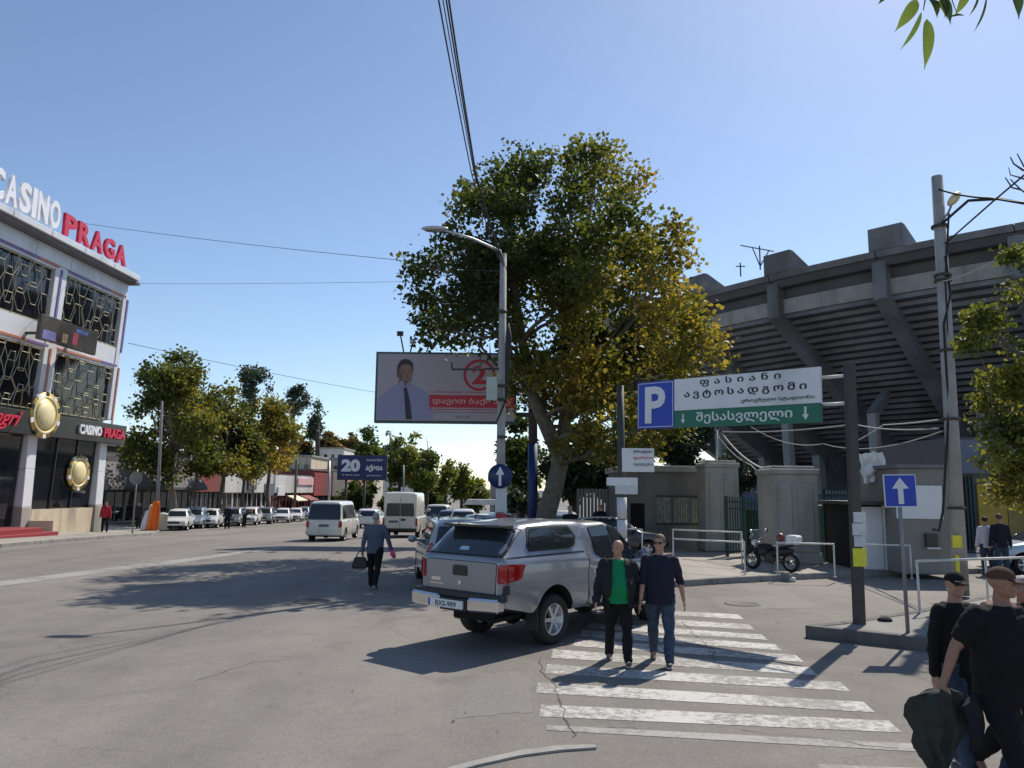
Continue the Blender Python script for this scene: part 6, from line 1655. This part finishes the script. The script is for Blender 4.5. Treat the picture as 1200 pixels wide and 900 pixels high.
SUV = dict(L=4.5, r=.34, tw=.22, wheels=(.95, 3.5), ra=.41, spokes=5,
    keys=[(0, .42, .95, .97, .78, .66), (.06, .36, 1.0, 1.1, .84, .66), (.42, .3, 1.0, 1.56, .87, .62), (.7, .28, 1.0, 1.62, .87, .6), (2.3, .26, .97, 1.62, .87, .6), (2.7, .26, .95, 1.52, .87, .57), (3.35, .26, .93, 1.0, .86, .7), (4.1, .3, .86, .88, .83, .7), (4.42, .34, .74, .76, .76, .6), (4.5, .4, .66, .68, .7, .5)],
    doors=[[(1.4, .36), (1.28, .7), (1.3, .95), (2.1, .95), (2.1, .36)], [(2.13, .36), (2.13, .95), (3.1, .9), (3.15, .6), (3.0, .36)]],
    win=[[(.62, 1.06), (.72, 1.46), (1.2, 1.5), (1.2, 1.05)], [(1.26, 1.05), (1.26, 1.51), (2.06, 1.52), (2.06, 1.03)], [(2.12, 1.03), (2.12, 1.52), (2.45, 1.48), (3.05, 1.02)]],
    side_extra=[([(.0, .72), (.0, 1.12), (.2, 1.14), (.28, .95), (.16, .72)], 'lamp_red', 'tail_lamp', .015)],
    back=[([(-.7, .99), (.7, .99), (.58, 1.48), (-.58, 1.48)], 'glass_car', 'rear_window', .012), ([(-.26, .62), (.26, .62), (.26, .74), (-.26, .74)], 'plate_white', 'number_plate', .015),
          ([(.66, .7), (.82, .74), (.8, 1.1), (.7, 1.1)], 'lamp_red', 'tail_lamp', .016), ([(-.66, .7), (-.82, .74), (-.8, 1.1), (-.7, 1.1)], 'lamp_red', 'tail_lamp', .016),
          ([(-.8, .38), (.8, .38), (.8, .5), (-.8, .5)], 'black_plastic', 'bumper', .03)],
    front=[([(-.4, .5), (.4, .5), (.42, .66), (-.42, .66)], 'black_plastic', 'grille', .012), ([(.44, .56), (.68, .58), (.68, .7), (.44, .68)], 'lamp_white', 'headlight', .015), ([(-.44, .56), (-.68, .58), (-.68, .7), (-.44, .68)], 'lamp_white', 'headlight', .015),
           ([(-.6, 1.03), (.6, 1.03), (.5, 1.44), (-.5, 1.44)], 'glass_car', 'windscreen', .014), ([(-.25, .4), (.25, .4), (.25, .49), (-.25, .49)], 'plate_white', 'number_plate', .02)],
    mirror=(2.95, 1.05))
c = B(480, 17.4); hs = R(11)
sc0 = Vector((c.x+.85, 17.4+2.2, 0))
t, bvh, half = car('parked_car', 'silver estate car parked just behind the left rear of the pickup', 'car', SUV, silver2, sc0 , hs)
mb = MB()
for s in (1, -1): mb.tube([(.7-half, s*.55, 1.62), (.8-half, s*.55, 1.68), (2.3-half, s*.55, 1.68), (2.45-half, s*.55, 1.62)], .02, 6)
mb.build('roof_rail', M('grey_plastic'), t)
# minivan and delivery van driving away
MV = dict(L=4.6, r=.31, tw=.2, wheels=(.85, 3.65), spokes=7, rb=.08,
    keys=[(0, .38, .98, 1.0, .78, .68), (.05, .32, 1.0, 1.2, .84, .7), (.28, .26, 1.02, 1.84, .86, .7), (.5, .24, 1.02, 1.9, .86, .7), (3.1, .24, .98, 1.88, .86, .68), (3.5, .24, .97, 1.6, .86, .66), (4.05, .26, .94, 1.06, .85, .7), (4.45, .3, .84, .88, .8, .65), (4.6, .36, .7, .74, .72, .55)],
    doors=[[(1.3, .34), (1.3, 1.0), (2.3, 1.0), (2.3, .34)], [(2.33, .34), (2.33, 1.0), (3.3, .97), (3.3, .6), (3.1, .34)]],
    win=[[(.4, 1.1), (.44, 1.68), (1.25, 1.7), (1.25, 1.1)], [(1.3, 1.1), (1.3, 1.7), (2.3, 1.7), (2.3, 1.08)], [(2.36, 1.08), (2.36, 1.7), (2.95, 1.68), (3.42, 1.06)]],
    back=[([(-.76, 1.05), (.76, 1.05), (.68, 1.76), (-.68, 1.76)], 'glass_car', 'rear_window', .015), ([(-.24, .72), (.24, .72), (.24, .84), (-.24, .84)], 'grey_plastic', 'number_plate', .02),
          ([(.68, .68), (.83, .7), (.83, 1.0), (.68, 1.0)], 'lamp_red', 'tail_lamp', .015), ([(-.68, .68), (-.83, .7), (-.83, 1.0), (-.68, 1.0)], 'lamp_red', 'tail_lamp', .015), ([(-.82, .36), (.82, .36), (.82, .56), (-.82, .56)], 'paint', 'bumper', .05)],
    mirror=(3.4, 1.1))
b = B(380, 36.2); car('minivan', 'cream white minivan driving away on the left lane', 'minivan', MV, creamp, (b.x, 36.2+2.3, gz(38.5)), 0, simple=False)
TR = dict(L=5.4, r=.34, tw=.22, wheels=(1.2, 4.4), spokes=0, rb=.06, rim='grey_plastic',
    keys=[(0, .46, 1.2, 2.44, .94, .86), (.05, .42, 1.2, 2.52, .97, .87), (.3, .36, 1.2, 2.55, .98, .87), (3.6, .34, 1.2, 2.52, .98, .86), (4.0, .34, 1.15, 2.3, .98, .82), (4.75, .34, 1.1, 1.3, .96, .8), (5.2, .36, .98, 1.02, .9, .75), (5.4, .42, .8, .84, .8, .62)],
    doors=[[(2.4, .5), (2.4, 2.0), (3.4, 2.0), (3.4, .5)]],
    win=[[(3.5, 1.3), (3.5, 1.95), (3.85, 1.93), (4.5, 1.3)]],
    back=[([(-.78, 1.25), (-.02, 1.25), (-.02, 1.95), (-.72, 1.95)], 'glass_car', 'rear_window', .015), ([(.02, 1.25), (.78, 1.25), (.72, 1.95), (.02, 1.95)], 'glass_car', 'rear_window', .015), ([(-.008, .6), (.008, .6), (.008, 2.3), (-.008, 2.3)], 'seal', 'door_gap', .004),
          ([(.1, .9), (.62, .9), (.62, 1.02), (.1, 1.02)], 'grey_plastic', 'number_plate', .02), ([(-.05, 1.0), (-.3, 1.0), (-.3, 1.12), (-.05, 1.12)], 'black_plastic', 'handle', .03),
          ([(.84, .7), (.95, .72), (.94, 1.15), (.84, 1.15)], 'lamp_red', 'tail_lamp', .015), ([(-.84, .7), (-.95, .72), (-.94, 1.15), (-.84, 1.15)], 'lamp_red', 'tail_lamp', .015), ([(-.9, .44), (.9, .44), (.9, .6), (-.9, .6)], 'black_plastic', 'bumper', .06)],
    mirror=(4.3, 1.5))
b = B(469, 42.5); car('delivery_van', 'tall cream delivery van driving away in the middle of the road', 'van', TR, creamp, (b.x, 42.5+2.7, gz(45)), 0)
# parked and distant cars: one build of each kind, then copies
SD = dict(L=4.2, r=.29, tw=.18, wheels=(.85, 3.35), spokes=5,
    keys=[(0, .4, .82, .84, .72, .6), (.1, .32, .88, .92, .79, .62), (.7, .26, .9, .96, .81, .62), (1.15, .25, .9, 1.36, .81, .57), (1.5, .25, .9, 1.4, .81, .56), (2.3, .25, .89, 1.4, .81, .56), (2.65, .25, .88, 1.28, .81, .55), (3.15, .25, .86, .92, .81, .64), (3.85, .3, .78, .81, .78, .64), (4.15, .34, .68, .7, .72, .56), (4.2, .4, .62, .64, .68, .5)],
    win=[[(1.0, .95), (1.2, 1.3), (1.75, 1.32), (1.75, .95)], [(1.8, .95), (1.8, 1.32), (2.4, 1.3), (2.85, .95)]],
    back=[([(-.6, .94), (.6, .94), (.5, 1.3), (-.5, 1.3)], 'glass_car', 'rear_window', .012), ([(.52, .62), (.74, .64), (.74, .76), (.52, .76)], 'lamp_red', 'tail_lamp', .012), ([(-.52, .62), (-.74, .64), (-.74, .76), (-.52, .76)], 'lamp_red', 'tail_lamp', .012), ([(-.25, .5), (.25, .5), (.25, .6), (-.25, .6)], 'plate_white', 'number_plate', .015)],
    front=[([(-.36, .5), (.36, .5), (.36, .64), (-.36, .64)], 'black_plastic', 'grille', .012), ([(.42, .52), (.64, .54), (.64, .66), (.42, .65)], 'lamp_white', 'headlight', .015), ([(-.42, .52), (-.64, .54), (-.64, .66), (-.42, .65)], 'lamp_white', 'headlight', .015),
           ([(-.6, .93), (.6, .93), (.5, 1.26), (-.5, 1.26)], 'glass_car', 'windscreen', .014), ([(-.25, .38), (.25, .38), (.25, .47), (-.25, .47)], 'plate_white', 'number_plate', .02), ([(-.7, .3), (.7, .3), (.7, .37), (-.7, .37)], 'black_plastic', 'bumper_strip', .02)],
    mirror=(2.85, .98))
HB = dict(L=3.9, r=.3, tw=.19, wheels=(.65, 3.15), spokes=5,
    keys=[(0, .4, .9, .95, .72, .6), (.08, .32, .94, 1.1, .8, .62), (.35, .26, .95, 1.42, .82, .6), (.8, .25, .95, 1.5, .82, .58), (2.0, .25, .93, 1.5, .82, .58), (2.4, .25, .92, 1.36, .82, .56), (3.0, .25, .9, .96, .82, .64), (3.6, .3, .8, .83, .78, .62), (3.85, .34, .68, .7, .72, .55), (3.9, .4, .6, .62, .68, .5)],
    win=[[(.55, 1.0), (.62, 1.36), (1.2, 1.4), (1.2, 1.0)], [(1.25, 1.0), (1.25, 1.4), (2.05, 1.38), (2.7, .98)]],
    back=[([(-.64, .96), (.64, .96), (.54, 1.36), (-.54, 1.36)], 'glass_car', 'rear_window', .012), ([(.6, .7), (.76, .72), (.76, .95), (.62, .95)], 'lamp_red', 'tail_lamp', .012), ([(-.6, .7), (-.76, .72), (-.76, .95), (-.62, .95)], 'lamp_red', 'tail_lamp', .012), ([(-.25, .55), (.25, .55), (.25, .65), (-.25, .65)], 'plate_white', 'number_plate', .015)],
    front=[([(-.34, .5), (.34, .5), (.36, .62), (-.36, .62)], 'black_plastic', 'grille', .012), ([(.4, .54), (.64, .56), (.62, .7), (.42, .67)], 'lamp_white', 'headlight', .015), ([(-.4, .54), (-.64, .56), (-.62, .7), (-.42, .67)], 'lamp_white', 'headlight', .015),
           ([(-.6, .98), (.6, .98), (.5, 1.34), (-.5, 1.34)], 'glass_car', 'windscreen', .014), ([(-.25, .38), (.25, .38), (.25, .47), (-.25, .47)], 'plate_white', 'number_plate', .02)],
    mirror=(2.6, 1.03))
LG = 'cars parked in a row along the left kerb'
PR = {}
def place(kind, spec, pm, label, u, y, heading, group, dx=0):
    b = B(u, y); key = (kind, pm.name)
    if key not in PR:
        t, _, _ = car('parked_car', label, 'car', spec, pm, (b.x+dx, y, gz(y)), heading, group, simple=True); PR[key] = t
    else:
        t = copy_tree(PR[key]); t.location = (b.x+dx, y, gz(y)); t['label'] = label; t['group'] = group; t.rotation_euler = (0, 0, heading + R(90))
    return t
for kind, spec, pm, lab, u, y, hd_ in (
    ('s', SD, whitep, 'white boxy saloon first in the left row beside the orange cloth', 210, 52.5, 195), ('h', HB, bluegreyp, 'pale blue small car tucked behind the first white saloon', 229, 56.5, 192),
    ('s', SD, whitep, 'white saloon third in the left row with standing man at its side', 247, 58.5, 192), ('h', HB, silver, 'silver hatchback beside the stooping person', 274, 63, 190),
    ('h', HB, whitep, 'white hatchback just right of the stooping person', 293, 66.5, 190), ('m', HB, silver, 'silver car with light windscreen under the rusty tree', 311, 71, 190),
    ('s', SD, whitep, 'white saloon under the brown pole in the left row', 332, 76, 190), ('s', SD, whitep, 'white saloon half hidden left of the minivan', 347, 82, 190),
    ('h', HB, greyp, 'grey car farthest visible in the left row before the minivan', 356, 92, 190)):
    place(kind, spec, pm, lab, u, y, R(hd_), LG)
FG = 'distant cars on the road beyond the delivery van'
place('h', HB, whitep, 'white car seen between the minivan and the delivery van', 436, 62, 0, FG)
place('s', SD, whitep, 'white saloon approaching behind the walking man', 428, 78, R(180), FG)
place('s', SD, greyp, 'grey saloon far away behind the delivery van roofline', 520, 72, R(2), FG)
place('h', HB, darkp, 'dark car parked far down the right side under the lime trees', 526, 58, R(3), FG)
place('h', HB, bluegreyp, 'pale blue hatchback parked ahead of the silver estate car', 566, 26.5, R(2), FG)
place('s', SD, whitep, 'white taxi beyond the pale blue hatchback', 585, 40, R(2), FG)
b = B(512, 58); t = copy_tree([o_ for o_ in COL.objects if o_.name.startswith('minivan')][0]); t.location = (b.x, 60, gz(60)); t['label'] = 'small white van far ahead right of the delivery van'; t['group'] = FG
b = B(541, 46); t, _, _ = car('parked_car', 'dark windowed white off-roader parked under the far lime trees', 'car', SUV, whitep, (b.x, 48, gz(48)), R(3), FG, simple=True)
place('h', HB, silver, 'silver car parked in deep shade behind the plane tree trunk', 655, 33, R(170), FG)
place('s', SD, darkp, 'dark saloon parked behind the long railing right of the pickup roof', 712, 28.5, R(-82), FG)
place('h', HB, bluegreyp, 'pale blue car at the right edge behind the standing people', 1210, 23.5, R(80), FG, dx=.6)

# motorcycle on the plaza
def motorcycle(label, loc, rz, white=True):
    t = thing('motorcycle', label, 'motorcycle', loc, rz, None)
    for x in (-.68, .72):
        mb = MB(); mb.lathe([(.2, -.05), (.27, -.06), (.3, -.03), (.31, 0), (.3, .03), (.27, .06), (.2, .05)], 24, 'Y', cap=False); w_ = mb.build('wheel', M('rubber'), t); w_.location = (x, 0, .31)
        mb = MB(); mb.lathe([(.2, -.04), (.21, .04), (.18, .03), (.18, -.03)], 24, 'Y', cap=False); mb.lathe([(.001, -.06), (.05, -.06), (.05, .06), (.001, .06)], 10, 'Y')
        for k in range(5): a = k*1.257; mb.tube([(0, 0, 0), (.19*math.cos(a), 0, .19*math.sin(a))], .015, 5)
        mb.build('rim', M('galv'), w_)
    mb = MB(); mb.tube([(-.68, .09, .31), (-.2, .1, .42), (.1, .08, .4), (.35, .05, .6), (.5, 0, .85)], .03, 6); mb.tube([(-.68, -.09, .31), (-.2, -.1, .42), (.1, -.08, .4), (.35, -.05, .6), (.5, 0, .85)], .03, 6); mb.tube([(-.55, 0, .75), (-.1, 0, .5)], .03, 6); mb.build('frame', M('steel_dark'), t)
    mb = MB(); mb.tube([(.72, .08, .31), (.5, .08, .9)], .025, 6); mb.tube([(.72, -.08, .31), (.5, -.08, .9)], .025, 6); mb.build('fork', M('galv'), t)
    mb = MB(); mb.ball((.05, 0, .42), (.24, .15, .18)); mb.box(-.12, .2, -.12, .12, .3, .45); mb.tube([(.1, -.14, .35), (-.3, -.16, .28), (-.85, -.17, .36)], [.03, .04, .05], 8); mb.build('engine', M('steel_dark'), t)
    mb = MB(); mb.ball((.18, 0, .75), (.3, .15, .14), 14, 10); mb.build('tank', M('cloth_charcoal'), t)
    mb = MB(); mb.tube([(.0, 0, .78), (-.25, 0, .74), (-.6, 0, .82), (-.8, 0, .84)], [.09, .13, .12, .05], 10, ry=[.04, .05, .06, .03], up=(0, 1, 0)); mb.build('seat', M('black_plastic'), t)
    mb = MB(); mb.tube([(.42, .36, 1.02), (.48, .2, 1.0), (.5, 0, .95), (.48, -.2, 1.0), (.42, -.36, 1.02)], .016, 6); mb.build('handlebar', M('steel_dark'), t)
    mb = MB(); mb.ball((.62, 0, .86), (.1, .12, .12)); mb.build('headlight', M('lamp_white'), t)
    mb = MB(); mb.tube([(.7, 0, .66), (.72, 0, .66)], [.11, .1], 8); mb.tube([(.45, .12, .63), (.72, .1, .65), (.95, .0, .5)], .03, 6, ry=.08); mb.build('mudguard', M('cloth_charcoal'), t)
    for s in (1, -1):
        mb = MB(); mb.tube([(.44, s*.3, 1.02), (.45, s*.38, 1.2)], .009, 5); mb.ball((.44, s*.4, 1.24), (.03, .09, .06)); mb.build('mirror', M('chrome'), t)
    mb = MB(); mb.box(-1.0, -.62, -.2, .2, .88, 1.16); mb.build('top_box', M('white_paint' if white else 'black_plastic'), t, bevel=.05)
    mb = MB(); mb.prism([(.6, .95), (.72, 1.0), (.58, 1.28), (.54, 1.26)], -.16, .16); mb.build('windscreen', M('glass_light'), t)
    mb = MB(); mb.tube([(-.1, .1, .3), (-.15, .28, .0)], .013, 5); mb.build('side_stand', M('steel_dark'), t)
    mb = MB(); mb.tube([(-.05, 0, .55), (-.4, 0, .62), (-.75, 0, .68)], [.16, .17, .1], 12, ry=[.14, .13, .07], up=(0, 1, 0)); mb.ball((.3, 0, .62), (.22, .16, .2)); mb.build('body_panel', M('black_plastic'), t)
    t.scale = (.88, .88, .88)
    return t
c = G(905, 669, .14); motorcycle('dark motorcycle with white top box parked on the plaza before the broad pillar', (c.x, c.y, .14), R(128))
m_ = MB(); m_.ball((0, 0, 0), (.11, .13, .12), 14, 10)
o = m_.build('helmet', mat('dull_red', (.2, .05, .05), .4, 0, .2, 8)); tag(o, 'dull red helmet hung on the motorcycle', 'helmet')
o.location = (c.x-.3*math.cos(R(128)), c.y-.3*math.sin(R(128)), 1.08)
# draped orange cloth beside the left pole
b = B(175, 47, .13); t = thing('cloth_display', 'orange draped cloth display standing beside the grey pole', 'cloth display', b)
def drape(nm, x0, x1, z1, m, off, seed):
    rs = []; m_ = MB()
    for i in range(13):
        q = i/12; z = z1*q; wv = (x1-x0)*(1-.5*q**3)/2; cx_ = (x0+x1)/2 + .18*q
        rs.append([(cx_+wv*math.cos(a)*(1+.12*math.sin(5*a+seed+q*2)), off+.16*math.sin(a)*(1+.3*math.sin(6*a+seed)), z) for a in [6.283*k/24 for k in range(24)]])
    m_.rings(rs); return m_.build(nm, M(m), t)
drape('cloth', -.1, .55, 1.75, 'cloth_orange', 0, 1); drape('cloth', -.5, -.05, 1.2, 'cloth_white', .1, 3); drape('cloth', -.25, .0, 1.55, 'awning', .12, 5)
b = B(191, 48.5, .13); t = thing('bin', 'small pale green bin beside the grey pole and orange cloth', 'bin', b); m_ = MB(); m_.lathe([(.28, 0), (.3, .9), (.33, .92), (.3, 1.0), (.001, 1.08)], 16); m_.build('body', mat('pale_green_box', (.4, .47, .42)), t)
# market umbrella far away
b = B(568, 60); 
m_ = MB(); t = thing('market_awning', 'low white stall awning far behind the pale blue hatchback', 'awning', b); m_.prism([(-1.6, 1.9), (1.6, 1.9), (1.3, 2.3), (-1.3, 2.3)], -.8, .8); m_.build('cover', M('white_paint'), t)
for x in (-1.5, 1.5): m_ = MB(); m_.tube([(x, 0, 0), (x, 0, 1.9)], .05, 6); m_.build('leg', M('steel_dark'), t)

# ---------------------------------------------------------------- people
g = G(740, 783)
person('bald man in open black jacket over bright green shirt, on the crossing', (G(725, 777).x, G(725, 777).y, 0), R(-4), 1.66,
       dict(legL=(15, 4), legR=(-13, 12), armL=(-10, 12, 14), armR=(12, 16, 16)), top='cloth_green', legs='cloth_black', shoes='shoe_grey', jacket='cloth_charcoal', belly=1.25, bulk=1.12, voxel=.009, sleeve='short', headturn=-28, hem=.5)
person('man in navy pullover, sunglasses and blue jeans walking beside the green shirt', (G(775, 778).x, G(775, 778).y, 0), R(-14), 1.74,
       dict(legL=(14, 4), legR=(-14, 16), armL=(-16, 16, 22), armR=(14, 8, 14)), top='cloth_navy', legs='denim', shoes='shoe_grey', hair='hair_brown', belly=.5, bulk=1.06, voxel=.009, sleeve='rolled', glasses=True, headturn=-12)
# big man with jacket in hand
yP = 6.1; p = B(1162, yP)
bm_t = person('big man in black t-shirt and brown cap holding a dark jacket, nearest the camera', (p.x, yP, 0), R(8), 1.82,
       dict(legL=(-26, 22), legR=(24, 6), armL=(-22, 14, 24), armR=(-14, 32, 8), lean=4), skin='skin_tan', top='cloth_black', legs='cloth_black', shoes='shoe_dark', cap='cloth_brown', belly=1.0, bulk=1.24, voxel=.0075, sleeve='short', headturn=46, fold=.012)
Mp = Matrix.Translation((p.x, yP, 0)) @ Matrix.Rotation(R(8), 4, 'Z')
wr = Mp @ Vector(bm_t['_wrR']); 
t = thing('held_jacket', 'dark grey jacket dangling from the big man\'s right hand', 'jacket', (wr.x, wr.y, wr.z-.1), 0); t.scale = (1.05, 1.05, 1.05)
rows_ = [(788, 1088, 1106), (792, 1072, 1116), (798, 1058, 1124), (806, 1051, 1130), (816, 1049, 1131), (825, 1054, 1126), (834, 1059, 1118), (843, 1056, 1112), (852, 1059, 1106), (862, 1066, 1101), (872, 1072, 1096), (880, 1077, 1089), (887, 1081, 1084)]
rs = []; m_ = MB(); NC_ = 34
for q in range(49):
    f_ = q/48*12; i_ = min(int(f_), 11); tt_ = f_-i_
    v_, l_, r_ = [a_+(b_-a_)*tt_ for a_, b_ in zip(rows_[i_], rows_[i_+1])]
    z = -(v_-795)/155.; xl, xr = (l_-1097)/155., (r_-1097)/155.; wd_ = xr-xl; ring = []
    for side in (0, 1):
        for k in range(NC_):
            s_ = k/(NC_-1) if side == 0 else 1-k/(NC_-1)
            edge = math.sin(math.pi*s_)**.5
            fold = .03*math.sin(s_*9+q*.11+1.3*noise.noise(Vector((q*.08, 0, 1)))) + .018*math.sin(s_*21-q*.2) + .04*noise.noise(Vector((s_*3, q*.12, 5)))
            y_ = (fold*(1 if side == 0 else .6) + (-.045 if side == 0 else .045))*edge*min(1, wd_*4)
            ring.append((xl+wd_*s_ + .008*noise.noise(Vector((q*.5, s_*4, 9))), y_, z + .02*noise.noise(Vector((s_*5, q*.15, 2)))))
    rs.append(ring)
m_.rings(rs); m_.build('cloth', M('cloth_olive'), t)
rs = []; m_ = MB()
for i in range(19):
    q = i/18; z = -.02-.3*q; cx_ = .13 + .05*math.sin(q*2.2); wv = .06*(1-.3*q); rs.append([(cx_+wv*math.cos(a)*(1+.15*math.sin(5*a+q*6)), -.06+.04*math.sin(a)*(1+.2*math.sin(4*a-q*5)), z+.05*math.cos(a)) for a in [6.2832*k/24 for k in range(24)]])
m_.rings(rs); m_.build('sleeve', M('cloth_charcoal'), t)
p = B(1113, 6.8)
person('man in black cap, black long sleeved top and jeans behind the big man', (p.x, 6.8, 0), R(10), 1.67,
       dict(legL=(-8, 16), legR=(14, 4), armL=(8, 8, 10), armR=(-8, 8, 12)), top='cloth_black', legs='denim', shoes='shoe_dark', cap='cloth_black', voxel=.01, sleeve='long', headturn=-10)
p = B(1193, 6.2)
person('man in grey t-shirt partly hidden at the right edge behind the brown cap', (p.x, 6.2, 0), R(6), 1.68,
       dict(legL=(10, 4), legR=(-8, 14), armL=(-8, 10, 12), armR=(6, 8, 10)), top='cloth_grey', legs='denim', hair='hair_grey', voxel=.011, sleeve='short', headturn=10)
# walking away with a bag
p = G(438, 689)
wm = person('man in slate blue jacket walking away along the road with bag and pink parcel', (p.x, p.y, 0), R(172), 1.76,
       dict(legL=(12, 3), legR=(-14, 16), armL=(-6, 14, 12), armR=(10, 20, 12)), top='cloth_slate', legs='cloth_black', shoes='shoe_dark', hair='hair_grey', bulk=1.1, belly=.4, voxel=.012, fold=.008)
Mp = Matrix.Translation((p.x, p.y, 0)) @ Matrix.Rotation(R(172), 4, 'Z')
wl = Mp @ Vector(wm['_wrL']); wr = Mp @ Vector(wm['_wrR'])
if wl.x > wr.x: wl, wr = wr, wl
t = thing('handbag', 'black bag carried low in the walking man\'s left hand', 'bag', (wl.x-.05, wl.y, wl.z-.42))
m_ = MB(); m_.prism([(-.17, 0), (.17, 0), (.19, .08), (.13, .27), (-.13, .27), (-.19, .08)], -.06, .06); m_.build('bag_body', M('black_plastic'), t, bevel=.03)
m_ = MB(); m_.tube([(-.09, 0, .26), (-.06, 0, .36), (0, 0, .4), (.06, 0, .36), (.09, 0, .26)], .012, 6); m_.build('strap', M('black_plastic'), t)
m_ = MB(); m_.tube([Vector((wr.x+.02, wr.y-.04, wr.z-.02)), Vector((wr.x+.05, wr.y-.04, wr.z-.12)), Vector((wr.x+.1, wr.y-.04, wr.z-.2))], [.04, .065, .03], 10); tag(m_.build('parcel', M('cloth_pink')), 'small pink parcel in the walking man\'s right hand', 'parcel')
# farther people
def fp(label, u, y, heading, H, top, legs, hair='hair_dark', pose=None, lift=.13, **k):
    b = B(u, y, lift); return person(label, b, R(heading), H, pose, top=top, legs=legs, hair=hair, voxel=.022, detail=False, fold=.0, **k)
fp('standing person in pale top seen from behind at the right, left of the two', 1153, 23.0, 175, 1.68, 'cloth_white', 'denim', lift=.0)
fp('standing person in navy top seen from behind at the right, right of the two', 1170, 22.6, 170, 1.78, 'cloth_navy', 'denim', hair='hair_brown', lift=.0)
fp('grey haired person in black jacket standing on the plaza before the dark trees', 668, 25.5, 20, 1.7, 'cloth_black', 'cloth_black', hair='hair_grey', bulk=1.15, belly=.6)
fp('person in black in the deep shade right of the grey haired one', 703, 30, 0, 1.72, 'cloth_black', 'cloth_black')
fp('person in dark red top and black trousers standing at the casino corner', 124, 42.5, 20, 1.68, 'cloth_red', 'cloth_black')
fp('man in dark clothes standing beside the third parked car', 267, 55, 10, 1.74, 'cloth_navy', 'cloth_black', lift=0)
fp('person in dark olive clothes stooping over the silver hatchback', 287, 60, 70, 1.72, 'cloth_olive', 'cloth_black', lift=0, pose=dict(lean=58, armL=(60, 5, 10), armR=(60, 5, 10)))
fp('dark haired person between the silver estate car and the pickup', 536, 22.5, 10, 1.62, 'cloth_brown', 'cloth_black', lift=0)
fp('distant person in dark clothes on the left pavement under the trees', 163, 50, -20, 1.7, 'cloth_charcoal', 'cloth_black')
for o_ in COL.objects:
    for k_ in ('_wrL', '_wrR'):
        if k_ in o_: del o_[k_]
